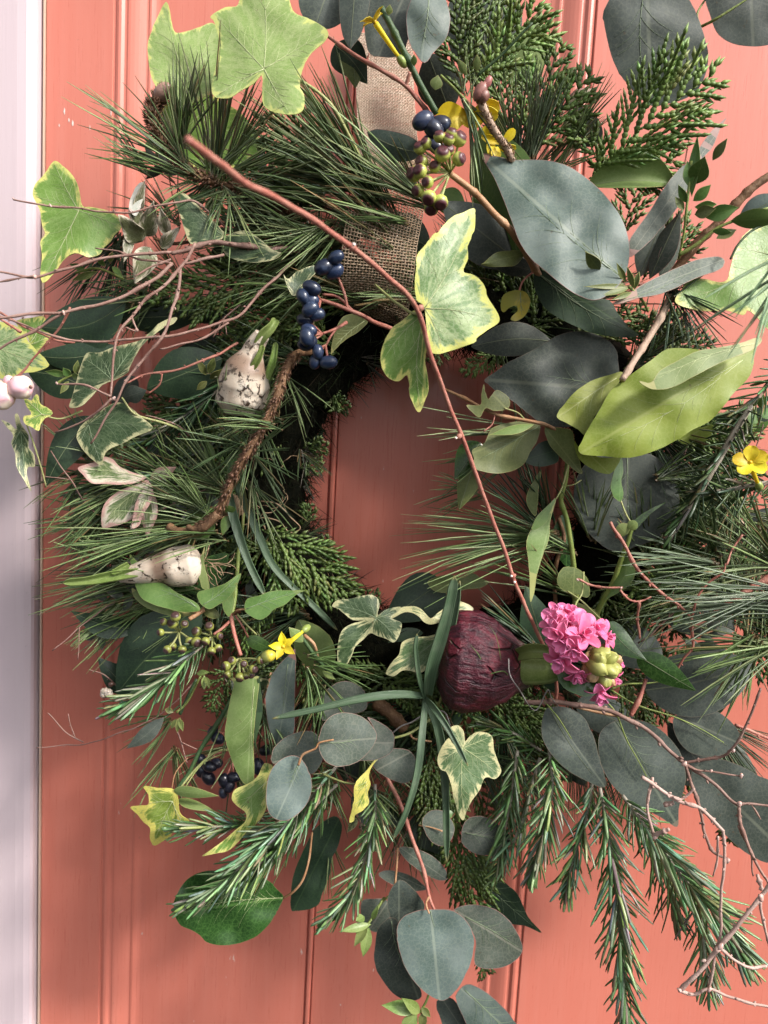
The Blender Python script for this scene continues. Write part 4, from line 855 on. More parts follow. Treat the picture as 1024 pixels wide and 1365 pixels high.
T = Thing('dark_ovate_leaf', 'dark green leaf with pale edge and curled tip under the big pale gum leaf', 'leaf', (780, 400, 12))
traced(T, 'dgreen', [(712, 362), (722, 360), (740, 372), (760, 388), (790, 398), (812, 400), (824, 418), (838, 436), (852, 446), (835, 450), (812, 448), (790, 444), (770, 436), (745, 424), (726, 410), (714, 388)], (714, 362), (852, 446), 12.2, (.2, .3), .3, .3, [(716, 364), (780, 412), (845, 445)], 'veind')
leaf1('rolled green leaf end on behind the big pale gum leaf at right', 'pale', (782, 248, 11), (902, 246, 12), 48, 'laurel', 'rolled_leaf', roll=-35, cup=-.9, bend=6)
T = Thing('gum_leaf', 'long mauve grey leaf twisting up to a point at the upper right', 'gum leaf', (920, 200, 13))
traced(T, 'eucg', [(968, 158), (960, 172), (950, 196), (936, 212), (924, 232), (912, 262), (892, 292), (866, 322), (842, 342), (838, 335), (840, 318), (866, 282), (884, 252), (905, 226), (922, 212), (938, 188), (955, 168)], (840, 340), (968, 160), 13, (.5, -.4), .2, .3)
T = Thing('gum_leaf', 'pair of mauve grey gum leaves seen edge on beside the big pale leaf', 'gum leaf', (880, 320, 11.5))
ax(T, 'eucg', (852, 370, 11), (886, 286, 12), 34, 'lance', roll=25); ax(T, 'eucg', (866, 372, 11.5), (908, 280, 12.5), 30, 'lance', roll=-25); ax(T, 'eucg', (880, 372, 11.5), (908, 300, 12), 24, 'lance', roll=35)
T = Thing('gum_leaf', 'long grey green gum leaf with pink rim pointing right across the speckled stem', 'gum leaf', (890, 375, 14.5))
traced(T, 'eucg', [(816, 405), (834, 394), (852, 382), (875, 370), (905, 356), (930, 346), (958, 342), (966, 350), (958, 360), (930, 370), (905, 382), (880, 392), (850, 398), (830, 404)], (816, 404), (964, 346), 14.8, (.6, -2.2), .2, .2, [(820, 403), (930, 358)], 'veind')
T = Thing('small_leaf', 'tiny notched purple grey leaf beside the top cedar frond', 'leaf', (780, 165, 8))
ax(T, 'eucg', (756, 150, 8), (800, 190, 8.5), 38, 'round')
leaf1('pinkish white dry leaf tip showing between cedar fronds at the upper right', 'ivyp', (756, 140, 8), (790, 118, 8.5), 20, 'lance', 'pale_leaf')

# yellow green leaves, right
T = Thing('laurel_sprig', 'yellow green leafy sprig with one big long leaf at the right of the wreath', 'leaf sprig', (880, 530, 16))
traced(T, 'lime', [(773, 604), (777, 585), (788, 565), (800, 545), (815, 520), (840, 500), (868, 480), (888, 466), (905, 464), (930, 466), (955, 472), (980, 470), (1000, 462), (1006, 470), (1000, 500), (978, 524), (962, 545), (945, 562), (922, 574), (900, 588), (870, 602), (840, 610), (805, 608)], (1002, 466), (774, 604), 15.5, (.1, -.8), .35, .45, [(990, 480), (880, 536), (790, 596)], 'vein', fold=-.15, vw=.8)
traced(T, 'lime', [(742, 556), (750, 542), (765, 524), (788, 508), (812, 500), (830, 496), (824, 512), (806, 536), (792, 556), (782, 580), (770, 572), (755, 564)], (826, 500), (743, 556), 14, (.1, -1.5), .3, .3, [(822, 504), (750, 553)], 'vein', vw=.8)
traced(T, 'lime', [(766, 588), (776, 600), (800, 610), (826, 610), (822, 622), (812, 632), (795, 628), (776, 616), (768, 604)], (770, 590), (812, 631), 13, (.1, -.5), .3, .3)
traced(T, 'pale', [(852, 508), (866, 518), (884, 519), (900, 515), (925, 502), (960, 484), (1000, 468), (1015, 456), (1010, 450), (985, 458), (955, 464), (930, 468), (905, 480), (880, 494), (868, 510)], (1014, 454), (852, 508), 16.8, (.2, -2), .2, .2, [(1005, 458), (870, 508)], 'vein')
traced(T, 'lime', [(900, 560), (930, 570), (950, 566), (945, 585), (925, 592), (905, 588)], (940, 570), (905, 588), 10, (0, 0), 0, .2)
T = Thing('green_leaf_sprig', 'green leafy sprig reaching into the right side of the opening', 'leaf sprig', (720, 568, 12))
traced(T, 'green', [(720, 566), (706, 564), (690, 562), (672, 565), (655, 572), (645, 592), (630, 600), (632, 612), (628, 622), (650, 630), (675, 630), (697, 620), (706, 604), (716, 588)], (719, 567), (630, 604), 12, (.2, -1.4), .3, .3, [(717, 569), (640, 612)], 'veind')
T.o.children[-1].data.materials[0] = M['olive']
traced(T, 'olive', [(727, 570), (745, 570), (762, 574), (766, 590), (772, 612), (776, 632), (760, 622), (742, 604), (730, 588)], (727, 570), (775, 631), 12, (.2, -.4), .3, .2)
traced(T, 'dgreen', [(718, 592), (735, 588), (745, 608), (740, 618), (718, 622), (700, 614)], (742, 600), (702, 612), 11, (0, -1), .2, .2)
traced(T, 'olive', [(645, 512), (648, 524), (652, 532), (662, 520), (678, 530), (678, 544), (660, 548), (648, 544), (640, 556), (632, 552), (622, 540), (640, 540), (642, 525)], (676, 545), (645, 514), 12, (.3, -1), .2, .3)
ax(T, 'pale', (712, 566, 12.3), (652, 580, 12.6), 12, 'lance', roll=40)
ax(T, 'gloss', (640, 590, 10), (606, 640, 10.5), 40, 'ovate'); ax(T, 'olive', (630, 625, 10.5), (612, 680, 11), 28, 'ovate', roll=20)
stem(T, 'tan', [(590, 518, 10), (622, 532, 10.8), (660, 552, 11.6), (700, 560, 12), (735, 570, 12), (760, 590, 11)], 1.0, 1.3, nodes=5)
stem(T, 'red', [(660, 550, 11.6), (656, 565, 11.8), (645, 575, 12)], .5, .6, 'petiole'); stem(T, 'pet', [(672, 544, 12), (690, 550, 12), (700, 560, 12)], .5, .6, 'petiole')
T = Thing('climbing_ivy', 'yellow green climbing stem with slim twisted leaves right of the opening', 'ivy stem', (755, 610, 10))
stem(T, 'gstem', [(757, 612, 11), (754, 640, 11), (748, 665, 10.8), (755, 690, 10.6), (762, 730, 10.5), (768, 790, 10), (762, 830, 9)], 1.6, 1.9, nodes=3, wob=.4)
traced(T, 'pale', [(742, 664), (734, 675), (720, 688), (708, 706), (702, 722), (704, 744), (706, 770), (707, 802), (712, 790), (716, 766), (724, 740), (732, 716), (734, 692)], (741, 664), (707, 800), 12, (.5, -.6), .2, .3)
traced(T, 'green', [(741, 664), (730, 674), (716, 688), (709, 704), (715, 706), (728, 696), (735, 680)], (741, 664), (710, 704), 12.4, (.5, -.8), .2, .2)
traced(T, 'olive', [(722, 626), (712, 640), (702, 660), (704, 676), (714, 688), (717, 672), (718, 650)], (716, 686), (722, 627), 10.5, (.3, -.5), .2, .2)
traced(T, 'gloss', [(752, 686), (740, 700), (737, 720), (744, 742), (758, 756), (764, 740), (764, 712)], (756, 690), (755, 755), 9, (.3, -.5), .2, .2)
stem(T, 'pet', [(757, 620, 11.2), (750, 648, 11.8), (741, 666, 12.1)], .6, .5, 'petiole', wob=.2); stem(T, 'pet', [(754, 648, 11), (765, 646, 11.2), (775, 640, 11)], .4, .4, 'petiole', wob=.2)
traced(T, 'olive', [(745, 765), (752, 756), (764, 756), (776, 762), (786, 778), (784, 796), (768, 792), (750, 786), (743, 776)], (766, 758), (764, 792), 11, (.3, -.8), .2, .2)
T = Thing('climbing_ivy', 'second yellow green stem with narrow leaves under the dark round gum leaf', 'ivy stem', (840, 690, 11))
stem(T, 'gstem', [(842, 700, 11.5), (838, 720, 11.4), (828, 745, 11), (818, 775, 10.6), (800, 808, 10), (790, 830, 9)], 1.4, 2.0, nodes=3)
stem(T, 'pet', [(827, 666, 11.4), (834, 684, 11.6), (841, 698, 11.6), (841, 712, 11.5)], .6, .6, 'petiole', wob=.2)
traced(T, 'green', [(826, 612), (818, 630), (814, 650), (820, 664), (828, 668), (831, 656), (828, 642), (831, 628), (829, 612)], (826, 666), (828, 613), 12, (.5, -.5), .2, .3)
traced(T, 'gloss', [(842, 700), (850, 690), (868, 678), (888, 670), (866, 686), (848, 706)], (842, 702), (888, 671), 11, (.3, -1), .2, .2)
ax(T, 'green', (836, 728, 10.5), (806, 800, 11), 22, 'lance', bend=12, roll=25); ax(T, 'pale', (836, 712, 11.8), (824, 700, 12), 20, 'round'); ax(T, 'shoot', (838, 704, 12), (849, 696, 12.2), 14, 'round')
leaf1('green leaf with wavy edge just right of the hyacinth flower', 'gloss', (810, 830, 12.5), (862, 880, 13.5), 30, 'ovate', roll=-15, bend=-6)
leaf1('pointed glossy green leaf reaching right under the pine needles', 'gloss', (850, 874, 13), (928, 921, 13.5), 36, 'ovate', roll=10)
leaf1('dark green leaf standing behind the hyacinth neck', 'dgreen', (728, 870, 10), (700, 780, 11), 44, 'lance', roll=20)
leaf1('olive leaf behind the pink hyacinth on its thin yellow stalk', 'olive', (800, 850, 10), (764, 800, 10.6), 34, 'lance')
T = Thing('yellow_leaf', 'yellowed leaf with a dark hole hanging from a red stalk below the ivy berry stem', 'leaf', (690, 386, 13))
traced(T, 'yellowleaf', [(668, 412), (669, 398), (676, 390), (688, 387), (700, 389), (707, 399), (705, 412), (698, 423), (688, 428), (681, 426), (684, 420), (690, 414), (688, 408), (680, 410), (672, 416)], (694, 388), (684, 427), 13.2, (-.6, -1), .3, .5, [(694, 390), (696, 420)], 'veind', fold=1.2)
stem(T, 'red', [(712, 362, 12.5), (698, 374, 12.8), (692, 388, 13)], .7, .6, 'petiole')

# left side leaves
leaf1('dark round leaf behind the bare twigs against the door edge on the left', 'dgreen', (168, 402, 9.5), (54, 436, 9.5), 66, 'laurel', roll=10, bend=14)
leaf1('long dark leaf just below the round one on the left', 'dgreen', (156, 462, 9), (48, 474, 9.5), 36, 'laurel', bend=8)
leaf1('broad dark leaf right of the snowberries', 'dgreen', (120, 520, 8.5), (38, 496, 9), 56, 'laurel', bend=-6)
leaf1('dark leaf in shadow left of the upright white bulb', 'dgreen', (296, 478, 8.5), (196, 518, 9), 66, 'laurel')
leaf1('dark leaf behind the twigs above the light ivy leaf on the left', 'dgreen', (270, 420, 8), (150, 425, 8), 40, 'laurel')
leaf1('dark pointed leaf with two bright sun patches on the left', 'dgreen', (124, 556, 10), (60, 650, 11), 44, 'ovate', bend=-6, roll=15)
leaf1('grey leaf tip between the two middle left ivy leaves', 'eucd', (165, 530, 11), (196, 520, 11.5), 24, 'lance')
leaf1('long dark twisted leaf under the left pine needles', 'dgreen', (192, 838, 9), (94, 814, 9.6), 32, 'lance', roll=25, bend=8)
leaf1('dark pointed leaf tip low on the left beside the small dried berry', 'dgreen', (172, 922, 8), (130, 876, 8.6), 34, 'ovate')
T = Thing('serrated_leaf', 'big deep green leaf with toothed edge behind the ivy berries on the left', 'leaf', (225, 830, 9.5))
ax(T, 'dgreen', (268, 812, 9.5), (156, 925, 10), 92, 'laurel', saw=.05, roll=10, bend=-6)
T = Thing('ivy_berry_sprig', 'flowering ivy sprig with green leaves and three clusters of ivy berries on the left', 'ivy sprig', (310, 830, 12))
for o in ([(173, 740), (180, 746), (196, 760), (208, 772), (222, 780), (236, 790), (262, 804), (266, 814), (246, 816), (226, 812), (205, 806), (188, 796), (180, 775)],):
    traced(T, 'green', o, (264, 810), (174, 741), 13, (.2, -1.4), .3, .4, [(262, 809), (215, 786), (182, 752)], 'veind', fold=.3)
traced(T, 'pale', [(176, 784), (190, 792), (210, 804), (236, 814), (262, 818), (240, 822), (216, 818), (196, 810), (180, 798)], (262, 816), (177, 785), 12.4, (.2, -1.8), .2, .2)
traced(T, 'gloss', [(230, 788), (248, 766), (266, 748), (284, 740), (304, 738), (300, 760), (288, 780), (272, 790), (250, 792)], (240, 790), (302, 740), 10.5, (.2, -.5), .2, .2)
traced(T, 'pale', [(273, 729), (268, 742), (260, 758), (266, 772), (270, 784), (279, 784), (276, 764), (272, 748)], (277, 784), (273, 731), 12.5, (1, -.5), .2, .2)
traced(T, 'green', [(321, 764), (316, 780), (306, 796), (292, 806), (278, 812), (266, 802), (264, 790), (282, 784), (300, 778)], (270, 808), (320, 765), 13, (.2, -1.4), .3, .3, [(271, 806), (318, 768)], 'veind')
traced(T, 'green', [(407, 787), (396, 792), (380, 806), (366, 812), (356, 822), (344, 826), (330, 818), (326, 810), (330, 798), (345, 794), (362, 788), (384, 787)], (328, 812), (405, 787), 13.4, (.2, -1.4), .3, .3, [(328, 812), (400, 788)], 'veind')
traced(T, 'green', [(316, 776), (312, 792), (312, 806), (306, 822), (298, 812), (298, 800), (306, 788)], (307, 820), (315, 778), 13, (.8, -.5), .2, .2)
traced(T, 'gloss', [(330, 848), (344, 848), (358, 856), (364, 866), (350, 868), (336, 864), (330, 858)], (331, 850), (363, 866), 12, (.2, -.8), .2, .2)
ax(T, 'olive', (272, 812, 12.4), (292, 822, 12.6), 14, 'round')
stem(T, 'gstem', [(322, 640, 8), (324, 690, 9), (318, 740, 10.5), (314, 790, 11.5), (309, 820, 12.3)], 1.3, 1.5)
stem(T, 'red', [(308, 818, 12.5), (311, 838, 12.8), (316, 858, 13.2), (321, 874, 13.6)], 1.5, 1.2)
stem(T, 'red', [(308, 826, 12.5), (296, 838, 13), (285, 846, 13.3)], 1.1, .9); stem(T, 'tan', [(272, 812, 12.8), (264, 818, 13), (252, 826, 13.4)], 1.8, 1.5)
stem(T, 'tan', [(309, 820, 12.5), (316, 814, 13), (328, 812, 13.4)], .8, .7, 'petiole'); stem(T, 'red', [(314, 820, 12.5), (324, 836, 12.6), (331, 850, 12.2)], .7, .7, 'petiole'); stem(T, 'pet', [(316, 818, 12.7), (330, 834, 13), (342, 846, 12.4)], .6, .6, 'petiole')
stem(T, 'tan', [(236, 808, 12.8), (262, 816, 12.9), (275, 806, 13)], .7, .8, 'petiole')
umbel_k = 1.0
def umbel(T, hub, bl, d, r, cap=(.07, .025, .03)):
    H = P(*hub)
    sm = MB()
    for (u, v, fx, fy) in bl:
        B = P(u, v, d + rr(-.3, .5)); ax_ = (idir(u, v, d, 0) * fx + idir(u, v, d, 90) * fy + Vector((0, -.6, 0))).normalized()
        mb = MB(); berry_cap(mb, B, r * mpp(d) * rr(.75, 1.15), ax_, rr(.8, 1.2) * umbel_k, cap); T.part('berry', mb, 'ivyberry')
        tube(sm, cat([H, H.lerp(B, .5) + Vector((rr(-.0008, .0008), 0, rr(-.0008, .0008))), B], 4), .0007, 5)
    T.part('berry_stalks', sm, 'pet')
umbel_k = .62
umbel(T, (239, 842, 13), [(218, 829, -.6, .6), (234, 822, 0, 1), (230, 831, -.3, .5), (246, 832, .3, .5), (214, 843, -.8, 0), (223, 866, -.4, -.4), (230, 862, 0, -.6), (243, 866, .1, -.7), (253, 855, .5, -.3), (262, 856, .6, -.3)], 14, 6.6, (.06, .03, .03))
umbel(T, (283, 848, 13), [(279, 835, 0, .6), (274, 855, -.2, -.5), (291, 864, .4, -.5), (282, 868, 0, -.7), (293, 848, .7, .1), (262, 842, -.4, .4)], 13.8, 6.2, (.06, .03, .03))
umbel(T, (319, 878, 13.8), [(301, 888, -.7, 0), (309, 881, -.3, .6), (303, 899, -.5, -.5), (325, 885, .2, .2), (328, 901, .2, -.6), (338, 892, .8, 0), (320, 903, -.1, -.7), (334, 899, .5, -.4), (348, 880, .9, .1)], 14.6, 6.6, (.06, .03, .03))
T = Thing('long_leaf', 'long pale green leaf hanging straight down beneath the lower ivy berries', 'leaf', (325, 900, 12.5))
traced(T, 'pale', [(308, 904), (312, 912), (306, 938), (302, 962), (300, 982), (306, 1004), (314, 1024), (322, 1040), (330, 1046), (338, 1040), (339, 1020), (338, 990), (340, 960), (344, 925), (345, 902), (328, 906)], (338, 904), (330, 1045), 12.5, (-.8, -.5), .3, .4, [(339, 915), (337, 1030)], 'vein')
traced(T, 'dgreen', [(345, 902), (348, 920), (350, 950), (342, 985), (340, 1005), (339, 980), (341, 940)], (345, 905), (340, 1004), 12.2, (.8, 0), .1, .1)
T = Thing('gum_leaf', 'long grey gum leaf hanging behind the yellow jasmine flower', 'gum leaf', (375, 880, 11.5))
traced(T, 'euc', [(394, 866), (384, 874), (370, 888), (360, 908), (354, 930), (356, 955), (360, 975), (368, 992), (380, 996), (392, 975), (393, 940), (394, 900)], (393, 868), (370, 994), 11, (-.6, -.5), .2, .3, [(384, 885), (376, 960)], 'veind')
leaf1('dull green toothed leaf right of the yellow jasmine flower', 'pale', (398, 826, 9), (440, 905, 9), 50, 'laurel', roll=20, saw=.04)
leaf1('small grey leaf hanging from a twig at the lower left', 'eucd', (219, 956, 12), (168, 998, 12.5), 22, 'lance', bend=3, pet=('dstem', [(240, 940, 11), (228, 950, 11.6), (219, 957, 12)]))

# strap leaves
T = Thing('narcissus_leaves', 'clump of narrow green strap leaves radiating out just left of the purple bulb', 'strap leaves', (566, 932, 13))
strap(T, 'blade', [(564, 928, 13), (530, 926, 14), (480, 932, 14.8), (420, 946, 15), (363, 958, 15)], 13, roll=15)
strap(T, 'blade', [(567, 932, 13), (562, 980, 14.6), (556, 1030, 15.5), (542, 1080, 16), (524, 1119, 16)], 12, roll=-15)
strap(T, 'blade', [(570, 936, 13), (584, 970, 13), (592, 1020, 13.4), (595, 1080, 14), (596, 1150, 14.2)], 14, roll=10)
strap(T, 'blade', [(568, 932, 13), (580, 945, 15.6), (600, 975, 16.6), (624, 1021, 17)], 10, roll=20)
strap(T, 'blade', [(570, 925, 13), (575, 890, 14), (590, 840, 14.6), (600, 800, 14.8), (606, 768, 15)], 20, roll=15)
strap(T, 'blade', [(574, 915, 13), (590, 870, 13.4), (604, 830, 13.6), (613, 774, 14)], 15, roll=-15)
strap(T, 'blade', [(566, 930, 13), (558, 900, 14), (554, 865, 14.5), (556, 845, 14.5)], 8, roll=15)
T = Thing('narcissus_leaves', 'two long strap leaves running down the left side of the moss ring', 'strap leaves', (310, 660, 9))
strap(T, 'blade', [(304, 650, 10), (312, 690, 11), (330, 745, 11.8), (354, 795, 12)], 14, roll=10)
strap(T, 'blade', [(312, 640, 9.5), (326, 670, 10.4), (345, 715, 11), (368, 760, 11), (420, 810, 10.6), (450, 840, 10)], 12, roll=-10)
T = Thing('dark_leaf', 'small dark blade lying on the door inside the left of the opening', 'leaf', (412, 600, 5))
ax(T, 'dgreen', (408, 612, 4), (432, 572, 4.5), 15, 'lance', roll=20)

# lower leaves
def gum(T, mat, o, b, t, d, g=(0, -.8), v=None): traced(T, mat, o, b, t, d, g, .3, .25, v, 'veind')
T = Thing('gum_branch', 'gum sprig of round grey leaves at the lower left centre of the wreath', 'gum branch', (440, 985, 13))
gum(T, 'euc', [(355, 1058), (358, 1035), (368, 1018), (384, 1008), (400, 1010), (412, 1028), (416, 1048), (410, 1070), (396, 1086), (380, 1094), (364, 1090), (356, 1076)], (404, 1012), (368, 1093), 15, (.3, -1), [(400, 1014), (385, 1050)])
gum(T, 'eucg', [(425, 990), (430, 968), (444, 953), (464, 950), (484, 956), (498, 970), (502, 984), (492, 1002), (476, 1016), (455, 1022), (438, 1018), (428, 1006)], (425, 990), (501, 984), 15, (.2, -1), [(428, 989), (480, 985)])
gum(T, 'eucg', [(362, 1015), (366, 996), (385, 980), (410, 974), (425, 982), (430, 1004), (428, 1018), (414, 1032), (400, 1010), (384, 1008), (372, 1018)], (428, 1000), (364, 1016), 13, (.2, -.8))
gum(T, 'eucg', [(490, 956), (505, 962), (520, 972), (526, 984), (522, 1002), (505, 1012), (485, 1014), (470, 1012), (490, 1000), (502, 984), (497, 968)], (480, 990), (525, 990), 13.5, (.2, -.8))
gum(T, 'eucg', [(500, 1008), (520, 998), (545, 1000), (556, 1018), (552, 1036), (538, 1044), (515, 1036), (498, 1022)], (552, 1000), (505, 1025), 12.4, (.2, -.6))
gum(T, 'eucg', [(425, 938), (435, 920), (455, 908), (475, 912), (488, 925), (488, 945), (470, 952), (445, 956), (430, 960)], (430, 950), (485, 925), 11, (.2, -.6))
stem(T, 'tan', [(398, 1020, 15.1), (404, 1006, 15.1), (420, 998, 15.2), (426, 990, 15.2), (445, 986, 15.2)], .9, .5, wob=.2)
T = Thing('glossy_leaf', 'broad glossy deep green leaf with bright midrib below the lower left rosemary', 'leaf', (378, 1198, 12))
traced(T, 'gloss', [(378, 1196), (370, 1186), (355, 1172), (330, 1164), (300, 1160), (270, 1162), (250, 1172), (238, 1188), (232, 1204), (234, 1222), (242, 1234), (256, 1240), (266, 1246), (276, 1256), (295, 1260), (315, 1258), (338, 1250), (355, 1236), (366, 1222), (372, 1210)], (378, 1197), (234, 1216), 11.5, (.2, -1.1), .3, .4, [(377, 1197), (330, 1204), (245, 1214)], 'vein', vw=.7)
stem(T, 'tan', [(378, 1197, 11.6), (392, 1188, 12), (404, 1172, 12), (412, 1145, 11.5), (416, 1110, 10)], .9, .8, 'petiole', wob=.2)
T = Thing('dark_leaf_hanging', 'dark olive leaf with ragged edge hanging between two rosemary sprigs', 'leaf', (430, 1150, 9))
traced(T, 'dgreen', [(388, 1212), (388, 1190), (392, 1165), (404, 1135), (420, 1105), (445, 1088), (456, 1100), (450, 1130), (442, 1145), (440, 1165), (430, 1190), (425, 1205), (412, 1212), (395, 1214)], (452, 1092), (392, 1212), 9, (.2, -.4), .3, .3)
T = Thing('gum_branch', 'gum branch with large round grey leaves hanging at the bottom centre', 'gum branch', (545, 1080, 10))
stem(T, 'red', [(515, 1035, 10), (535, 1075, 11), (550, 1120, 12), (565, 1160, 13), (572, 1195, 13.6), (580, 1215, 14)], 1.6, 1.0, nodes=4)
stem(T, 'tan', [(530, 1130, 10.5), (528, 1165, 11), (525, 1190, 11.5)], .9, .8); stem(T, 'gstem', [(525, 1190, 11.6), (512, 1200, 12), (498, 1220, 12.6)], .8, .7)
stem(T, 'tan', [(558, 1100, 12), (575, 1103, 12.4), (590, 1108, 12.6)], .5, .5, 'petiole'); stem(T, 'tan', [(572, 1195, 13.6), (568, 1205, 14.6), (572, 1218, 15)], .8, .6, 'petiole')
gum(T, 'euc', [(530, 1235), (538, 1222), (556, 1214), (580, 1212), (604, 1214), (622, 1228), (632, 1250), (628, 1282), (614, 1312), (598, 1330), (586, 1333), (566, 1322), (545, 1298), (534, 1272), (530, 1252)], (574, 1212), (586, 1332), 15, (.1, -.6), [(574, 1214), (580, 1236)])
gum(T, 'eucg', [(604, 1214), (625, 1206), (655, 1210), (676, 1224), (690, 1244), (697, 1264), (690, 1278), (668, 1290), (640, 1290), (632, 1280), (634, 1254), (622, 1230)], (610, 1215), (696, 1268), 13.4, (.1, -.8), [(620, 1222), (690, 1262)])
gum(T, 'eucd', [(500, 1262), (504, 1238), (518, 1224), (530, 1228), (530, 1255), (538, 1282), (556, 1308), (562, 1328), (545, 1334), (524, 1324), (506, 1300), (499, 1280)], (520, 1222), (558, 1332), 13.6, (.1, -.5), [(522, 1228), (540, 1290)])
gum(T, 'eucd', [(517, 1196), (528, 1176), (538, 1174), (554, 1188), (566, 1206), (562, 1216), (545, 1218), (532, 1234), (520, 1222)], (532, 1176), (532, 1232), 13, (.1, -.5))
gum(T, 'eucg', [(482, 1202), (498, 1198), (516, 1200), (520, 1222), (510, 1238), (498, 1242), (484, 1230)], (515, 1205), (492, 1240), 10.5, (.1, -.4))
gum(T, 'eucg', [(506, 1163), (520, 1160), (545, 1166), (566, 1180), (568, 1186), (545, 1188), (525, 1180), (508, 1170)], (520, 1162), (568, 1184), 9.5, (.1, -1.2))
gum(T, 'eucg', [(532, 1130), (550, 1130), (575, 1140), (592, 1156), (596, 1172), (580, 1172), (556, 1158), (540, 1145)], (534, 1130), (596, 1172), 10.5, (.1, -1))
gum(T, 'eucg', [(563, 1096), (572, 1082), (588, 1080), (600, 1090), (606, 1104), (600, 1122), (588, 1128), (572, 1118)], (566, 1100), (605, 1110), 12.2, (.1, -.8))
T = Thing('gum_leaf', 'pointed grey gum leaf sticking out right below the variegated ivy leaf', 'gum leaf', (650, 1110, 11.5))
gum(T, 'eucg', [(618, 1098), (632, 1088), (650, 1090), (668, 1102), (684, 1120), (670, 1134), (650, 1140), (630, 1136), (616, 1122)], (616, 1108), (683, 1120), 11.5, (.1, -.8), [(620, 1110), (672, 1120)])
T = Thing('gum_branch', 'pair of dark gum leaves cut off by the bottom edge of the photo', 'gum branch', (620, 1320, 11))
gum(T, 'eucd', [(582, 1335), (600, 1330), (614, 1345), (628, 1380), (600, 1390), (588, 1360)], (590, 1332), (625, 1385), 11, (.1, -.6))
gum(T, 'euc', [(608, 1328), (622, 1312), (644, 1320), (668, 1340), (690, 1366), (700, 1390), (640, 1390), (616, 1352)], (615, 1318), (700, 1392), 12, (.1, -.6), [(620, 1320), (680, 1380)])
T = Thing('dark_pointed_leaf', 'dark green pointed leaf right of the hanging cedar at the bottom', 'leaf', (660, 1190, 9))
traced(T, 'dgreen', [(620, 1140), (640, 1150), (668, 1172), (690, 1192), (704, 1222), (722, 1243), (700, 1234), (678, 1230), (655, 1212), (636, 1185), (618, 1165)], (622, 1142), (720, 1242), 9, (.2, -.6), .3, .3, [(626, 1150), (710, 1234)], 'veind')
def fill_leaves(label, group, lst):
    for b, t, w, mt in lst:
        T = Thing('dark_leaf', label, 'leaf', b, group); ax(T, mt, b, t, w, 'ovate', roll=rr(-25, 25), arch=rr(-.05, .12))
fill_leaves('dark leaf lying in shade just below the opening of the wreath', 'dark leaves in shade below the opening', [((590, 775, 6.5), (510, 830, 7), 64, 'dgreen'), ((560, 840, 7), (510, 910, 7), 50, 'dgreen'), ((470, 1060, 8), (540, 1100, 8), 50, 'dgreen'), ((560, 1080, 8), (590, 1140, 8.5), 60, 'dgreen'), ((540, 1120, 7.5), (600, 1150, 8), 50, 'gloss')])
# small soft leaf shoots
def shoot(label, ctr, d, specs, mat='shoot', stm=None, name='leafy_shoot', group=None):
    T = Thing(name, label, 'leaf shoot', (*ctr, d), group)
    for (b, t, w) in specs: ax(T, mat if U01() < .75 else 'olive', (*b, d), (*t, d + rr(-.2, 1)), w, 'lance', roll=rr(-35, 35), cup=-.2)
    if stm: stem(T, 'gstem', stm, .9, .8, wob=.2)
    return T
shoot('yellow green bud shoot beside the round gum leaves at the bottom centre', (480, 1240), 14, [((495, 1232), (452, 1242), 12), ((490, 1234), (472, 1262), 13), ((492, 1236), (484, 1276), 16), ((486, 1222), (474, 1228), 12), ((496, 1226), (505, 1205), 8)], 'shoot', [(476, 1245, 14), (492, 1230, 14), (512, 1196, 12.5)])
shoot('soft pale green shoot at the bottom edge under the largest round gum leaf', (555, 1345), 14.5, [((560, 1345), (508, 1340), 20), ((560, 1350), (535, 1330), 16), ((556, 1352), (535, 1375), 20), ((565, 1348), (562, 1372), 13), ((562, 1342), (574, 1356), 10)], 'shoot', [(560, 1350, 14.5), (568, 1335, 14.4), (572, 1325, 14)])
shoot('tiny yellow green bud under the left rosemary sprig', (238, 960), 12, [((240, 956), (236, 977), 8), ((240, 958), (244, 975), 7), ((236, 958), (228, 972), 6)], 'shoot')
shoot('small green bud cluster on the twig right of the left rosemary sprig', (275, 905), 12, [((272, 900), (272, 920), 9), ((274, 902), (280, 918), 7), ((220, 945), (232, 950), 8), ((262, 898), (280, 896), 8)], 'shoot', [(235, 950, 12), (250, 935, 11.6), (268, 900, 11.4)])
shoot('fresh green shoot with small paired leaves standing up at the upper right', (915, 300), 14, [((922, 262), (930, 180), 14), ((920, 250), (916, 214), 14), ((926, 246), (940, 208), 26), ((915, 270), (904, 246), 10), ((924, 268), (948, 246), 14), ((926, 276), (956, 272), 12), ((926, 286), (955, 278), 16), ((950, 214), (970, 184), 12), ((912, 280), (900, 262), 9), ((955, 318), (982, 306), 12), ((940, 290), (985, 276), 20)], 'green', [(922, 215, 14), (916, 270, 14), (912, 310, 13.6), (905, 345, 13)])
T = Thing('leafy_shoot', 'yellow green side shoot leaning right above the pink rimmed gum leaf', 'leaf shoot', (940, 320, 13.5))
stem(T, 'gstem', [(905, 340, 13.2), (930, 325, 13.6), (955, 305, 14), (985, 292, 14.4), (1024, 278, 15)], 1.3, .8)
for b, t, w in (((985, 292), (1040, 262), 30), ((975, 294), (1040, 290), 24), ((950, 308), (975, 310), 9)): ax(T, random.choice(('green', 'euc')), (*b, 14.4), (*t, 15), w, 'laurel', roll=20)
shoot('cluster of narrow green buds at the foot of the big pale gum leaf', (810, 375), 15.5, [((835, 380), (782, 365), 7), ((838, 382), (778, 382), 7), ((838, 384), (800, 395), 8), ((834, 376), (822, 350), 8), ((845, 384), (836, 355), 8), ((846, 386), (852, 362), 8), ((842, 390), (815, 400), 7), ((800, 360), (780, 335), 16)], 'olive', [(838, 382, 15.4), (856, 400, 15), (864, 415, 14)])
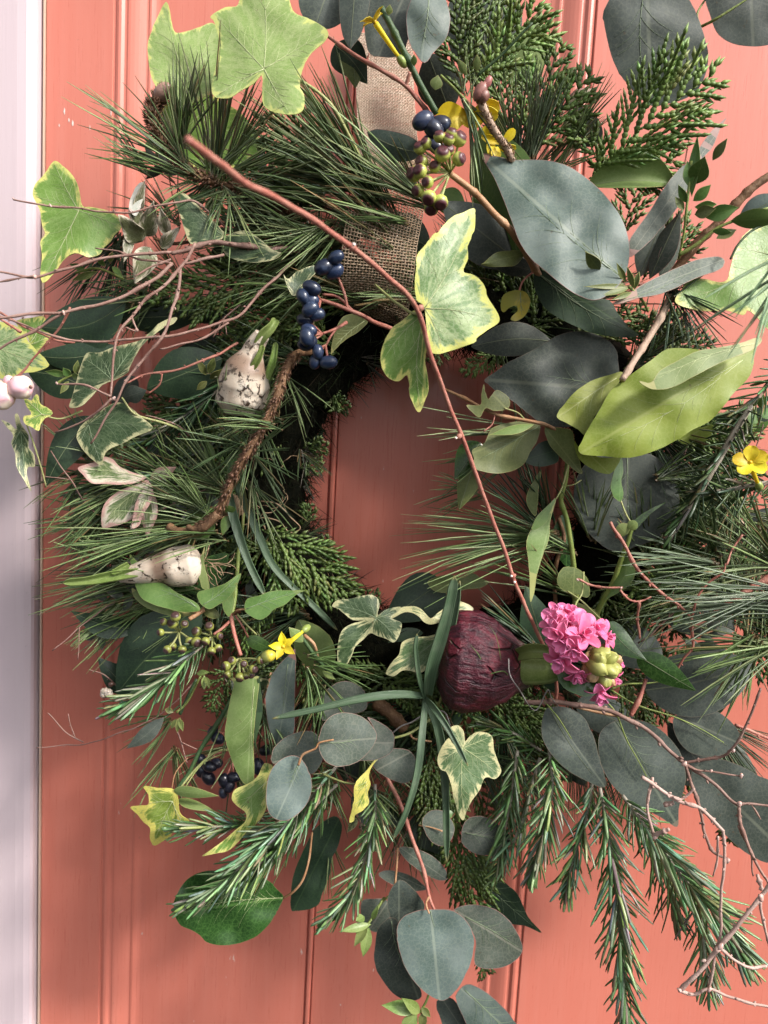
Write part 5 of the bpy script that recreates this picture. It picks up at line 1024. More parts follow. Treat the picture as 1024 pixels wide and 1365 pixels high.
shoot('little green leaves among the thin twigs below the left hand ivy leaf', (110, 365), 10, [((130, 362), (95, 374), 9), ((112, 358), (92, 352), 8), ((140, 355), (128, 340), 7), ((150, 355), (165, 372), 8), ((146, 350), (150, 335), 7)], 'green', [(100, 364, 10), (130, 358, 10), (165, 372, 10)])
shoot('small narrow green leaves beside the dark leaf right of the snowberries', (90, 500), 12, [((92, 500), (60, 495), 9), ((94, 502), (84, 490), 10), ((96, 500), (110, 505), 9), ((92, 508), (80, 525), 8), ((100, 498), (104, 480), 8)], 'green', [(75, 512, 12), (92, 502, 12), (110, 500, 12)])
shoot('slender leaves above the tall white bulb', (280, 500), 10, [((275, 500), (262, 478), 9), ((278, 498), (286, 474), 10), ((280, 505), (296, 492), 9), ((276, 508), (262, 520), 9)], 'dgreen')
T = Thing('small_leaf', 'small bright blade pointing down in front of the dark gap at the left', 'leaf', (276, 600, 10)); ax(T, 'green', (276, 588, 10), (284, 624, 10.6), 14, 'lance')
T = Thing('heart_leaf', 'olive green heart shaped leaf behind the red berry stalks', 'leaf', (462, 440, 10))
traced(T, 'olive', [(458, 422), (474, 418), (486, 422), (490, 430), (478, 442), (462, 452), (447, 466), (441, 472), (444, 452), (450, 434)], (488, 426), (442, 470), 10, (.3, -1), .2, .2, [(486, 428), (446, 462)], 'vein')

# ================================================================== needles: pine
random.seed(33)
def pine(label, at, fans, stems=(), name='pine_sprig', **kw):
    T = Thing(name, label, 'pine sprig', at); mb = MB()
    for f in fans:
        k2 = dict(kw); f = list(f)
        if isinstance(f[-1], dict): k2.update(f.pop())
        fan(mb, *f, **k2)
    T.part('needles', mb, 'needle', kind='stuff')
    for (px, r0, r1, mt) in stems: stem(T, mt, px, r0, r1, nodes=0)
    return T
GR2 = ((.06, .09, .045), (.09, .13, .07), (.05, .075, .04), (.16, .21, .13))
GR = ((.07, .10, .055), (.09, .125, .07), (.06, .09, .05), (.11, .14, .085))
T = pine('pine branch with scaly brown stem at the top left, needles reaching over the door', (250, 230, 12), [
    ((262, 232, 12.5), 140, 152, 150, 180, 7), ((262, 240, 12.5), 152, 165, 110, 135, 6), ((250, 225, 12.5), 95, 130, 80, 120, 9), ((240, 190, 12.5), 55, 100, 70, 120, 14),
    ((285, 238, 12), 70, 105, 120, 185, 14), ((285, 240, 12), 20, 70, 90, 170, 20), ((270, 250, 12), 180, 230, 40, 80, 6), ((310, 248, 12), -40, 20, 80, 150, 10), ((300, 250, 12), 195, 330, 60, 110, 14)], r=.62)
mb = MB(); pts = twigline(mb, [(222, 122, 12.8), (205, 140, 12.8), (206, 165, 12.6), (226, 198, 12.4), (250, 228, 12.2), (290, 243, 12), (345, 257, 11), (400, 290, 9)], 3.6, 2.6, .6, 0, 9, 12); T.part('stem', mb, 'brown')
Tn, N = frames(pts); mb = MB()
for i in range(len(pts) * 11):
    k = i // 11; a = rr(0, 6.28); rad = N[k] * cos(a) + Tn[k].cross(N[k]) * sin(a); g = rr(.6, 1.4)
    octa(mb, pts[k] + rad * (.0031 if k < 30 else .0026), (-Tn[k] * .5 + rad * .9).normalized(), Tn[k], .0042, .0011, (.22 * g, .12 * g, .07 * g))
T.part('bark_scales', mb, 'cedar', kind='stuff')
mb = MB(); sph(mb, P(216, 124, 13), .0048, idir(216, 124, 13, 30, .4), 1.6, 10, 8, lambda s, a: (.42, .25, .2), .3); T.part('bud', mb, 'ivyberry')
pine('thick bunch of long pine needles sweeping up left over the hessian ribbon', (500, 270, 11), [
    ((520, 285, 10.5, 20, 20), 118, 150, 150, 235, 34), ((500, 262, 11.5), 112, 130, 130, 200, 16), ((470, 250, 10), 140, 170, 90, 150, 22), ((430, 270, 10), 150, 200, 90, 140, 20), ((540, 330, 9.5), 135, 160, 120, 180, 14), ((560, 360, 9.5), 130, 150, 130, 200, 10)], r=.65)
pine('long needles crossing the hessian ribbon between its two patches', (570, 290, 12), [((575, 275, 12), 138, 165, 110, 190, 18), ((560, 262, 12), 110, 140, 60, 100, 10), ((545, 300, 12.6), 150, 172, 60, 110, 5)], r=.6)
pine('dark pine needles spreading left and down behind the long red twig', (450, 320, 10), [
    ((460, 320, 9.5, 30, 10), 165, 215, 100, 180, 34), ((400, 330, 9), 150, 230, 70, 130, 26), ((500, 400, 9), 150, 185, 90, 140, 12), ((560, 395, 9), 160, 190, 90, 130, 10)])
pine('short bright needles crossing the hessian weave in the upper middle', (470, 370, 10.6), [((560, 392, 10.4), 172, 190, 60, 110, 7, {'r': .5}), ((450, 300, 11), 195, 250, 60, 110, 14), ((430, 395, 10), 160, 200, 40, 80, 6), ((430, 380, 10), 210, 250, 60, 90, 4)])
TP = pine('pine needles fanning out on the left from the thick bare pine twig', (300, 640, 11), [
    ((282, 690, 11, 10, 10), 100, 160, 70, 130, 24), ((270, 700, 11), 150, 200, 80, 150, 20), ((300, 650, 11), 100, 170, 70, 140, 18), ((330, 600, 12), 10, 350, 45, 85, 26, {'cols': ((.07, .12, .045), (.09, .14, .055))}),
    ((372, 556, 12.6), 150, 205, 50, 95, 12), ((345, 560, 11), 230, 300, 50, 95, 14), ((350, 560, 11), 20, 80, 40, 80, 10), ((380, 500, 10), 260, 330, 40, 80, 9), ((330, 640, 11), 200, 330, 60, 100, 12)],
    [([(414, 468, 10), (396, 472, 12.4), (382, 490, 13.6), (374, 515, 14.2), (362, 548, 14.4), (345, 580, 14.4), (330, 604, 14.4), (314, 630, 14.2), (303, 655, 14), (288, 686, 13.6), (264, 704, 13.2), (240, 709, 12.6), (226, 702, 12)], 2.7, 3.0, 'brown')], r=.5)
stem(Thing('pine_twig', 'short broken side twig joining the thick pine twig at the left', 'twig', (285, 690, 13)), 'brown', [(290, 684, 13.8), (276, 700, 13.9), (262, 706, 13.7), (250, 702, 13.4)], 3.0, 1.6, nodes=3)
T = TP; mb = MB(); pts = cat(PP([(396, 472, 12.4), (382, 490, 13.6), (374, 515, 14.2), (362, 548, 14.4), (345, 580, 14.4), (330, 604, 14.4), (314, 630, 14.2), (303, 655, 14), (288, 686, 13.6), (264, 704, 13.2)]), 9); Tn, N = frames(pts)
for i in range(len(pts) * 7):
    k = i // 7; a = rr(0, 6.28); rad = N[k] * cos(a) + Tn[k].cross(N[k]) * sin(a); g = rr(.6, 1.4); octa(mb, pts[k] + rad * .0025, (Tn[k] * .7 + rad * .5).normalized(), Tn[k], .0042, .0011, (.20 * g, .10 * g, .06 * g))
T.part('bark_scales', mb, 'cedar', kind='stuff')
pine('shaggy dark pine tuft poking out left past the door edge', (200, 660, 9), [
    ((210, 650, 9, 20, 10), 150, 215, 60, 120, 20), ((180, 640, 9), 185, 215, 70, 120, 18), ((230, 640, 9), 100, 160, 60, 110, 16), ((150, 690, 9), 165, 205, 60, 100, 16), ((160, 660, 9.4), 195, 240, 60, 100, 16), ((250, 715, 9.5), 170, 195, 90, 170, 10)], r=.62)
pine('long straight pine needles crossing left beneath the lower white bulb', (200, 780, 9), [
    ((230, 720, 10.5), 168, 190, 100, 165, 8), ((205, 770, 8.5, 14, 14), 165, 195, 80, 150, 18), ((210, 800, 8), 185, 225, 70, 130, 26), ((160, 800, 8.5), 195, 250, 50, 90, 18), ((240, 790, 8), 200, 260, 60, 100, 14)], r=.6)
pine('pine needles reaching left across the lower right of the opening', (780, 725, 10), [
    ((745, 715, 10, 10, 14), 165, 190, 150, 225, 24), ((760, 730, 10), 140, 170, 100, 170, 12), ((760, 790, 9), 120, 165, 90, 160, 12), ((790, 720, 9), 60, 120, 80, 120, 14)],
    [([(745, 690, 9), (752, 720, 9.4), (740, 760, 9), (742, 830, 8)], 1.4, 1.6, 'brown')], r=.55)
pine('dark upright pine needles seen against the door in the right of the opening', (735, 720, 9), [
    ((735, 725, 9), 100, 135, 100, 160, 12, {'r': .7}), ((735, 690, 9), 105, 130, 60, 110, 7, {'r': .7}), ((715, 860, 11), 110, 160, 70, 130, 9, {'r': .6})], cols=((.03, .06, .028), (.04, .08, .035)))
pine('few thin needles sticking out under the green leaf in the opening', (690, 575, 9.5), [((690, 572, 9.5), 165, 195, 100, 145, 6), ((690, 600, 9), 180, 215, 80, 130, 7), ((670, 470, 8.5), 270, 300, 70, 110, 4), ((640, 660, 8.6), 150, 215, 50, 80, 9)], r=.5)
pine('long pale pine needles sweeping in from the right edge beside the hyacinth', (1024, 800, 13), [
    ((1060, 800, 14, 0, 20), 165, 188, 150, 220, 18, {'cols': GR2}), ((1040, 860, 13), 170, 200, 130, 180, 10), ((1010, 850, 13), 200, 260, 70, 130, 10), ((960, 755, 11), 160, 180, 120, 170, 12, {'cols': GR2}), ((1040, 760, 11), 100, 190, 100, 170, 22), ((980, 780, 10), 165, 200, 90, 150, 22), ((960, 740, 10), 90, 270, 60, 120, 20)], r=.7)
pine('dark pine needles standing in the lower right behind the stems', (850, 760, 8), [((900, 780, 8, 30, 20), 130, 230, 60, 130, 34), ((860, 740, 8.5), 60, 160, 60, 110, 18), ((960, 700, 9), 230, 310, 70, 140, 18), ((980, 640, 9), 200, 300, 60, 120, 16), ((1010, 700, 9), 220, 280, 90, 160, 14)], r=.6)
pine('grey green brush of pine needles standing up in the cedar at the upper right', (700, 205, 11), [((700, 210, 10.5, 12, 4), 58, 96, 80, 130, 34, {'cols': GR}), ((690, 215, 10), 95, 130, 70, 130, 14), ((740, 225, 10), 40, 80, 90, 140, 9), ((720, 230, 10), 20, 60, 70, 110, 7)], r=.6)
pine('a few dark needles falling across the yellow flower at the top', (622, 135, 12.5), [((618, 132, 12.5), 270, 320, 60, 110, 8, {'r': .7}), ((625, 130, 12.4), 60, 110, 30, 60, 6)])
pine('broad pale out of focus needles hanging in the right foreground', (1010, 330, 24), [((1045, 350, 24, 10, 10), 205, 262, 90, 150, 10, {'cols': ((.16, .26, .13), (.2, .3, .16)), 'per': 1, 'r': .8})], droop=.0)
pine('small grey green needle cluster on the speckled stem at the right', (900, 400, 13), [((895, 385, 13.2, 14, 6), 240, 340, 50, 100, 22, {'r': .5}), ((900, 395, 13.5), 20, 80, 40, 80, 6)], cols=((.04, .08, .04), (.06, .10, .05)))
pine('small green needle spray right of the yellow jasmine flower', (440, 870, 12), [((415, 880, 12.6), -12, 14, 60, 95, 9, {'r': .55}), ((412, 890, 12.6), 275, 320, 60, 110, 6), ((425, 905, 12.4), 240, 262, 50, 80, 4)], cols=((.08, .14, .04), (.1, .17, .05)))

pine('loose needles crossing in front of the tall white bulb', (350, 560, 14), [((368, 566, 14.6), 150, 185, 55, 90, 6), ((300, 555, 12.4), 40, 80, 50, 90, 7), ((372, 480, 12), 200, 250, 40, 70, 7)], r=.5)
pine('loose needles lying across the lower white bulb', (280, 730, 12.4), [((300, 716, 13.4), 172, 192, 60, 110, 6), ((262, 780, 11), 150, 178, 60, 120, 8)], r=.5)
pine('fine pine needles behind the yellow jagged leaf at the lower left', (400, 1070, 9), [((420, 1060, 9), 175, 235, 80, 140, 26), ((380, 1120, 10), 190, 240, 60, 110, 16)], r=.55)
for (u0, u1, v0, v1, n_, a0, a1, where) in ((100, 330, 560, 830, 26, 120, 260, 'on the left flank of the wreath'), (150, 420, 230, 420, 18, 110, 250, 'among the bare twigs at the upper left'), (220, 420, 880, 1060, 16, 180, 300, 'at the lower left of the wreath'), (420, 640, 960, 1120, 14, 220, 320, 'at the bottom of the wreath'), (840, 1030, 580, 860, 20, -80, 80, 'on the right flank of the wreath')):
    for i in range(n_):
        u, v = rr(u0, u1), rr(v0, v1); d = rr(7.5, 10.5); an = rr(a0, a1)
        if i % 2 == 0:
            T = Thing('pine_tuft', 'loose bright pine tuft ' + where, 'pine sprig', (u, v, d), 'loose pine tufts ' + where)
            mb = MB(); fan(mb, (u, v, d, 4, 4), an - 40, an + 40, 40, 100, 9, spread=20); T.part('needles', mb, 'needle', kind='stuff')
        elif i % 4 == 1:
            T = Thing('leafy_sprig', 'small leafy sprig tucked ' + where, 'leaf sprig', (u, v, d), 'small leafy sprigs ' + where)
            e = (u + cos(radians(an)) * 55, v - sin(radians(an)) * 55); mt = random.choice(('green', 'olive', 'eucg', 'ivyd'))
            stem(T, 'tan', [(u, v, d), ((u + e[0]) / 2 + rr(-5, 5), (v + e[1]) / 2, d + .5), (*e, d + .6)], .7, .5)
            for k in range(5):
                f = (k + 1) / 5; bu, bv = u + (e[0] - u) * f, v + (e[1] - v) * f; a2 = radians(an + rr(25, 60) * (1 if k % 2 else -1)); L = rr(18, 30)
                ax(T, mt, (bu, bv, d + .5), (bu + cos(a2) * L, bv - sin(a2) * L, d + rr(.2, 1.2)), L * rr(.4, .55), 'ovate', roll=rr(-40, 40), ns=8, ntt=2)
        else:
            T = Thing('fine_twig', 'fine bare twig poking out ' + where, 'twig', (u, v, d), 'fine twigs ' + where)
            L = rr(50, 110); q = [(u, v, d), (u + cos(radians(an)) * L * .5 + rr(-6, 6), v - sin(radians(an)) * L * .5 + rr(-6, 6), d + .6), (u + cos(radians(an)) * L, v - sin(radians(an)) * L, d + 1)]
            stem(T, 'dry', q, .6, .35, 'twig_stem', wob=2); a2 = an + rr(25, 50); stem(T, 'dry', [q[1], (q[1][0] + cos(radians(a2)) * L * .4, q[1][1] - sin(radians(a2)) * L * .4, d + .8)], .4, .3, 'side_twig', wob=1.5)
# ================================================================== cedar fronds
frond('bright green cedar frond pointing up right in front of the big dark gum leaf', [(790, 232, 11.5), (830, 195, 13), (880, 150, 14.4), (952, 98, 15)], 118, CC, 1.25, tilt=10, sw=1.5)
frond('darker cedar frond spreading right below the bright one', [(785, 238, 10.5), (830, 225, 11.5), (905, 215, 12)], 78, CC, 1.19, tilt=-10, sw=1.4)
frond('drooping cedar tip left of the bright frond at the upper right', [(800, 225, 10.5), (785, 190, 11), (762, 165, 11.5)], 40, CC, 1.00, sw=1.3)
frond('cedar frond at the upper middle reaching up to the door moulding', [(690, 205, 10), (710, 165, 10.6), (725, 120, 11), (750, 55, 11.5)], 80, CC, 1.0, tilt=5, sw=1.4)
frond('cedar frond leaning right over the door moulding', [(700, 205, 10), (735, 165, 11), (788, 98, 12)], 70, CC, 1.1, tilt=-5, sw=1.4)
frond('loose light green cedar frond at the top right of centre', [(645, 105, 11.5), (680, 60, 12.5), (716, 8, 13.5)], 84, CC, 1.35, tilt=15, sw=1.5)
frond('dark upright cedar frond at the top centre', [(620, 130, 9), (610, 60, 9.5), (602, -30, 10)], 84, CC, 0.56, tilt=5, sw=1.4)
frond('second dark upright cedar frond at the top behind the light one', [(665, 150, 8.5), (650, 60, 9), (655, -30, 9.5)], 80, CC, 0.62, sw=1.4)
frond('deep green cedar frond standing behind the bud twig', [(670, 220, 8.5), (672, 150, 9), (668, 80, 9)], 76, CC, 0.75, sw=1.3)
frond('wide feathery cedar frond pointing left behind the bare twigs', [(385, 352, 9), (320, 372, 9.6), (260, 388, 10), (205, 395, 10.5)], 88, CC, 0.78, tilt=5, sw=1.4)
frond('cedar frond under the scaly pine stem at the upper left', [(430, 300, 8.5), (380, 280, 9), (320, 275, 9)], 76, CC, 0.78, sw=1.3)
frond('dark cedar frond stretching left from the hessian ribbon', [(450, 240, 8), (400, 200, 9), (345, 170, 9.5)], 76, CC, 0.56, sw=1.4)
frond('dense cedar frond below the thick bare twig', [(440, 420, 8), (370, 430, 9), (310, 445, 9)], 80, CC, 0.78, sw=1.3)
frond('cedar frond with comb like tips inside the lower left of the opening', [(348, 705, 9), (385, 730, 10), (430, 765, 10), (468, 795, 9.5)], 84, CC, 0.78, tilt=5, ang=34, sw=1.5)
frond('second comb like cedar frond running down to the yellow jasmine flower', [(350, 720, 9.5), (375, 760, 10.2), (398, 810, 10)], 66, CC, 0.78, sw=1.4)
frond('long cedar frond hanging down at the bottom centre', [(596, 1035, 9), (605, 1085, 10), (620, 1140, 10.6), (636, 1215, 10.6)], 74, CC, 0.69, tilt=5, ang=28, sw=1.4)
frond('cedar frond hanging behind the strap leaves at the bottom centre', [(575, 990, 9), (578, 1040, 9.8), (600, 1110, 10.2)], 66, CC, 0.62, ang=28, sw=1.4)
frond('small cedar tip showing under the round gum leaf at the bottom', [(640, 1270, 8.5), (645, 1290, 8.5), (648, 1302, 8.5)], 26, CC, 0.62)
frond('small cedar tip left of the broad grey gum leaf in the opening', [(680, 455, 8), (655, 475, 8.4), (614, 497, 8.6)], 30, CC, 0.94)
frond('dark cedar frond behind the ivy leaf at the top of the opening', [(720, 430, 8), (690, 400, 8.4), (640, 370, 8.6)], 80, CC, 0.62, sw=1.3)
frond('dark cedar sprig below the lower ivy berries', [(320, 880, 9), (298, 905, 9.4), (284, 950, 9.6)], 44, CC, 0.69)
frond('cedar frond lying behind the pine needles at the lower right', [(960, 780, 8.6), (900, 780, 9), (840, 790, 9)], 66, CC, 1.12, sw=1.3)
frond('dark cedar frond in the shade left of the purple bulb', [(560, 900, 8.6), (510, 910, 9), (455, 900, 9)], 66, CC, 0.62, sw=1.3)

# ================================================================== rosemary
random.seed(44)
rosemary('silvery rosemary sprig pointing down left over the big toothed leaf', [(282, 850, 12), (250, 878, 13.2), (205, 918, 14), (152, 946, 14.4)], 23, 2.1, 1.15)
rosemary('large rosemary sprig sweeping down left over the broad glossy leaf', [(450, 1020, 11), (400, 1080, 13), (350, 1125, 14.2), (300, 1175, 15), (242, 1208, 15.2)], 22, 2.2, 1.2)
rosemary('rosemary sprig half hidden under the large lower left one', [(430, 1060, 10), (370, 1130, 12), (320, 1170, 13), (285, 1190, 13.4)], 20, 2.0, 1.0)
rosemary('small rosemary tip beside the long twisted ivy leaf', [(400, 1090, 12), (370, 1105, 12.6), (330, 1118, 12.8)], 17, 2.0, 1.0)
rosemary('short rosemary sprig beside the yellow jagged ivy leaf', [(345, 1095, 11.5), (300, 1101, 12.6), (262, 1103, 13), (228, 1104, 13.2)], 17, 2.0, 1.3)
rosemary('rosemary sprig behind the round grey gum leaves at the lower left', [(450, 1045, 10), (395, 1100, 11.4), (340, 1148, 12), (310, 1162, 12)], 22, 2.2, 1.0, pale=(.22, .28, .18))
rosemary('rosemary sprig curving down left beside the hanging dark leaf', [(500, 1045, 11), (500, 1090, 12), (485, 1150, 13), (462, 1200, 13.8), (428, 1232, 14)], 20, 2.2, 1.0)
rosemary('rosemary sprig hanging below the left hand gum leaf right of the variegated ivy leaf', [(732, 1000, 12), (736, 1050, 13.4), (724, 1110, 14.2), (708, 1170, 14.4)], 21, 2.3, 1.4)
rosemary('short rosemary sprig hanging between the two longest ones at the bottom right', [(790, 1040, 11), (782, 1090, 12), (766, 1140, 12.4), (752, 1200, 12.4)], 19, 2.2, 1.0)
rosemary('longest rosemary sprig hanging straight down to the bottom edge', [(800, 1050, 12), (812, 1120, 13.4), (822, 1200, 14.2), (830, 1290, 14.8), (838, 1380, 15)], 25, 2.6, 1.15)
rosemary('thick rosemary sprig sloping down to the bottom right corner', [(830, 1060, 12.5), (870, 1115, 13.8), (915, 1175, 14.6), (960, 1225, 15), (998, 1290, 15.4)], 28, 2.6, 1.25)
rosemary('rosemary sprig hanging at the bottom right behind the pale dry twigs', [(890, 1130, 11.6), (925, 1190, 12.4), (940, 1260, 12.8), (945, 1330, 13)], 26, 2.5, .8)
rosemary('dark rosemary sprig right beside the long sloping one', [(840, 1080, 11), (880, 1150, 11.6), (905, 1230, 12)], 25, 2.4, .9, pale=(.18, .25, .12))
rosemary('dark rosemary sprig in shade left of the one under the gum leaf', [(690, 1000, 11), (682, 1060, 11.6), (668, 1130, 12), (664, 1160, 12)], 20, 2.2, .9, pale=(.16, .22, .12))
rosemary('small dark rosemary tip under the variegated ivy leaf', [(720, 1010, 11), (690, 1110, 12), (655, 1175, 12.4)], 18, 2.0, .6)
rosemary('flat lying rosemary tip in the dark under the purple bulb', [(720, 1000, 10.4), (680, 975, 11), (635, 965, 11.4)], 17, 2.0, 1.0, pale=(.2, .3, .12), top=(.05, .11, .03))
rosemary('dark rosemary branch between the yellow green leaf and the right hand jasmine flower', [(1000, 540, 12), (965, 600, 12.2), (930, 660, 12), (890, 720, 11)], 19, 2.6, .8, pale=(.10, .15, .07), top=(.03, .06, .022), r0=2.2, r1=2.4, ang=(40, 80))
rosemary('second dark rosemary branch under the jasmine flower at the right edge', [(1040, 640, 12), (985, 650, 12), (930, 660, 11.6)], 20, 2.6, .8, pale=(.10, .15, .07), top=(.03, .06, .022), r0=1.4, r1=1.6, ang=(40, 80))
rosemary('rosemary branch at the right edge beneath the pale needles', [(1050, 480, 12), (1000, 540, 12), (960, 560, 11.4)], 18, 2.2, .9, pale=(.2, .26, .14), ang=(40, 80))
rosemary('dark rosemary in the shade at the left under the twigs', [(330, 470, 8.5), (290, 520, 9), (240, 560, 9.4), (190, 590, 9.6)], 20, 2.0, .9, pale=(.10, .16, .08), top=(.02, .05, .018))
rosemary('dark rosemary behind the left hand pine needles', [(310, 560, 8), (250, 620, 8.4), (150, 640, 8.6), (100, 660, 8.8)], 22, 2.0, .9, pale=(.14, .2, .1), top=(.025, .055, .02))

# ================================================================== stems and twigs
random.seed(55)
T = Thing('red_twig', 'long bare reddish twig arching diagonally in front of the whole wreath', 'twig', (740, 935, 12))
mb = MB(); twigline(mb, [(250, 186, 38), (290, 216, 36), (330, 245, 34), (400, 282, 30), (470, 330, 27), (520, 372, 24.5), (555, 410, 22.5), (575, 475, 20.8), (597, 535, 19.2), (615, 580, 18.2), (634, 632, 17.2), (650, 675, 16.6), (668, 722, 16), (685, 770, 15.4), (702, 812, 14.8), (722, 855, 14.2), (738, 890, 13.6), (742, 915, 13), (740, 938, 12.4)], 1.35, 1.2, .9, 0, 10, 8)
T.part('stem', mb, 'red')
for (u, v, d, r) in ((560, 411, 22.3, 4.6), (612, 582, 18.5, 4), (470, 330, 27.2, 4.6), (684, 768, 15.6, 4), (731, 880, 14.2, 4)):
    mb = MB(); sph(mb, P(u, v, d), r * mpp(d), Vector((1, 0, 1)), 1.15, 8, 6, lambda s, a: (1, 1, 1), .35, u); T.part('node', mb, 'red')
for (u, v, d) in ((608, 584, 18.8), (682, 768, 15.9), (686, 776, 15.8), (738, 886, 14.3), (740, 906, 13.6), (472, 326, 27.9)):
    mb = MB(); sph(mb, P(u, v, d), .0009, Vector((0, 1, 0)), 1, 6, 5, lambda s, a: (.9, .8, .75)); T.part('pale_scar', mb, 'snow')
def twigs(label, d0, lst, mat, at, nodes=4, name='bare_twig', tips=(), r=None):
    T = Thing(name, label, 'twig', at)
    for (px, r0, r1) in lst:
        q = [(p[0], p[1], p[2] if len(p) > 2 else d0) for p in px]; stem(T, mat, q, r0, r1, nodes=nodes, wob=2.2, n=6, name='stem' if r0 > .9 else 'side_twig')
    nb = MB()
    for (px, r0, r1) in lst:
        pts = cat(PP([(p[0], p[1], p[2] if len(p) > 2 else d0) for p in px]), 6); Tn, N = frames(pts)
        for k in range(1, max(2, int(len(pts) / 5))):
            i = min(len(pts) - 1, int(k * 5 + rr(-1, 1))); rr1 = (r0 + (r1 - r0) * i / len(pts)) / 1000; a = rr(0, 6.28)
            for sg in (0, pi):
                rad_ = N[i] * cos(a + sg) + Tn[i].cross(N[i]) * sin(a + sg); sph(nb, pts[i] + rad_ * rr1 * 1.0, rr1 * rr(.5, .8), Tn[i] + rad_ * .7, 1.6, 6, 5)
    T.part('node_buds', nb, mat, kind='stuff')
    for (u, v, d, rad) in tips:
        mb = MB(); sph(mb, P(u, v, d), rad * .72 / 1000, Vector((rr(-1, 1), 0, 1)), 1.4, 7, 5, lambda s, a: (.55, .38, .34), .6, u); T.part('twig_bud', mb, 'snow')
    return T
twigs('thick bare twig forking into many thin shoots that reach left past the door edge', 14, [
    ([(402, 334, 11), (360, 332, 12), (320, 327, 12.8), (285, 324, 13.2), (255, 330, 13.6), (230, 340, 14)], 1.9, 1.2), ([(230, 338, 14), (185, 338, 14.6), (141, 342, 15), (90, 356, 15.6), (46, 369, 16), (0, 362, 16.5), (-20, 360, 16.6)], 1.0, .55),
    ([(46, 369, 16), (20, 373, 16.3), (-20, 378, 16.6)], .5, .4), ([(228, 350, 14), (190, 383, 14.6), (141, 404, 15.4), (84, 416, 16), (30, 422, 16.6), (-20, 428, 17)], 1.15, .75), ([(84, 418, 16), (45, 440, 16.4), (0, 465, 16.8), (-20, 472, 17)], .8, .6),
    ([(262, 326, 13.6), (246, 352, 14), (228, 372, 14.4), (211, 388, 14.8), (190, 402, 15), (176, 421, 15.4), (160, 446, 15.8), (152, 490, 16), (150, 530, 16)], 1.1, .7), ([(243, 358, 14), (236, 392, 14.8), (228, 420, 15.4), (213, 452, 16), (188, 482, 16.3), (165, 513, 16.6), (152, 540, 16.8), (120, 590, 17)], 1.1, .6), ([(228, 344, 14), (205, 356, 14.2), (180, 368, 14.6)], .7, .4),
    ([(176, 421, 15.4), (182, 440, 15.5), (168, 436, 15.6)], .6, .4), ([(150, 530, 16), (135, 548, 16), (108, 562, 15.6), (74, 574, 15.2)], .8, .5), ([(150, 527, 16.2), (110, 514, 16), (76, 511, 15.8)], .7, .4), ([(228, 350, 14), (190, 346, 14.3), (155, 334, 14.5), (125, 331, 14.6)], .6, .4), ([(246, 352, 14), (270, 345, 13.8), (300, 338, 13.4)], .8, .8)], 'dry', (402, 334, 11), 6, tips=((152, 531, 16.4, 1.4), (46, 369, 16.3, 1.5), (85, 417, 16.2, 1.5), (76, 511, 15.9, 1)))
twigs('thin pinkish twig running from the middle down left across the dark leaves', 13, [
    ([(395, 345, 11), (360, 376, 12), (335, 402, 12.6), (310, 424, 13.2), (264, 440, 14), (197, 451, 14.6), (140, 454, 15), (95, 453, 15.4), (45, 440, 15.8), (0, 420, 16), (-20, 415, 16)], 1.0, .6), ([(305, 430, 13.2), (280, 446, 13.5), (240, 460, 14), (213, 466, 14.2)], .8, .5)], 'dry', (395, 345, 11), 5)
twigs('red brown twig rising right from the lower middle ivy leaves', 12.5, [([(316, 457, 10), (285, 475, 11.4), (257, 485, 12), (225, 495, 12.6), (193, 500, 13), (170, 510, 13.6)], .9, .6), ([(215, 498, 12.8), (212, 512, 12.6), (200, 524, 12.4)], .6, .5)], 'red', (316, 457, 10), 3)
twigs('single dry twig reaching left over the bright ivy leaf to the door frame', 14, [([(345, 335, 10), (310, 312, 11), (285, 290, 12.4), (258, 268, 13.2), (235, 270, 13.6), (200, 277, 14), (170, 282, 14.4), (130, 280, 14.6), (67, 274, 15), (16, 265, 15.4)], .8, .5)], 'dry', (345, 335, 10), 5, tips=((67, 274, 15.2, 1.1), (174, 281, 14.6, 1.2), (18, 265, 15.4, .9)))
twigs('dark red twig crossing in front of the snowberries', 15, [([(-20, 405, 15), (20, 430, 15), (70, 452, 15), (100, 455, 14.6)], .7, .6), ([(92, 412, 15.4), (78, 440, 15.2), (50, 472, 15), (30, 496, 14.8), (10, 508, 14.6)], .8, .6), ([(0, 424, 15), (22, 440, 15), (28, 444, 15)], .7, .9)], 'red', (92, 412, 15), 4)
T = Thing('snowberries', 'pair of white and pink snowberries hanging over the lilac frame', 'berries', (22, 520, 14))
for (u, v, r) in ((28, 516, 16), (0, 527, 20), (12, 507, 7)):
    mb = MB(); sph(mb, P(u, v, 14.5), r * mpp(14.5), idir(u, v, 14.5, -20, .5), 1.0, 20, 14, lambda s, a: (.80, .58 + .1 * sin(a * 2), .56), .12, u); T.part('berry', mb, 'snow')
mb = MB(); sph(mb, P(41, 516, 15.6), .0012, Vector((0, 1, 0)), .6, 8, 5, lambda s, a: (.2, .1, .08)); T.part('berry_tip', mb, 'snow')
stem(T, 'red', [(30, 497, 14.6), (18, 508, 14.2), (6, 512, 14)], .7, .7)
twigs('fine bare twig with a tiny dried white berry low on the left against the door', 9, [
    ([(262, 905, 9), (230, 938, 9.4), (190, 965, 9.8), (150, 980, 10), (115, 991, 10.2), (80, 995, 10.4), (50, 996, 10.6)], .6, .3), ([(112, 990, 10.2), (88, 975, 10.4), (68, 955, 10.6), (63, 950, 10.6)], .45, .3), ([(100, 983, 10.3), (92, 965, 10.4), (89, 952, 10.5)], .35, .25),
    ([(165, 925, 9), (140, 902, 9.3), (118, 893, 9.6)], .5, .35)], 'dry', (262, 905, 9), 4)
T = Thing('dried_berry', 'tiny dried white berry on the fine twig low on the left', 'berry', (142, 922, 9.6))
mb = MB()
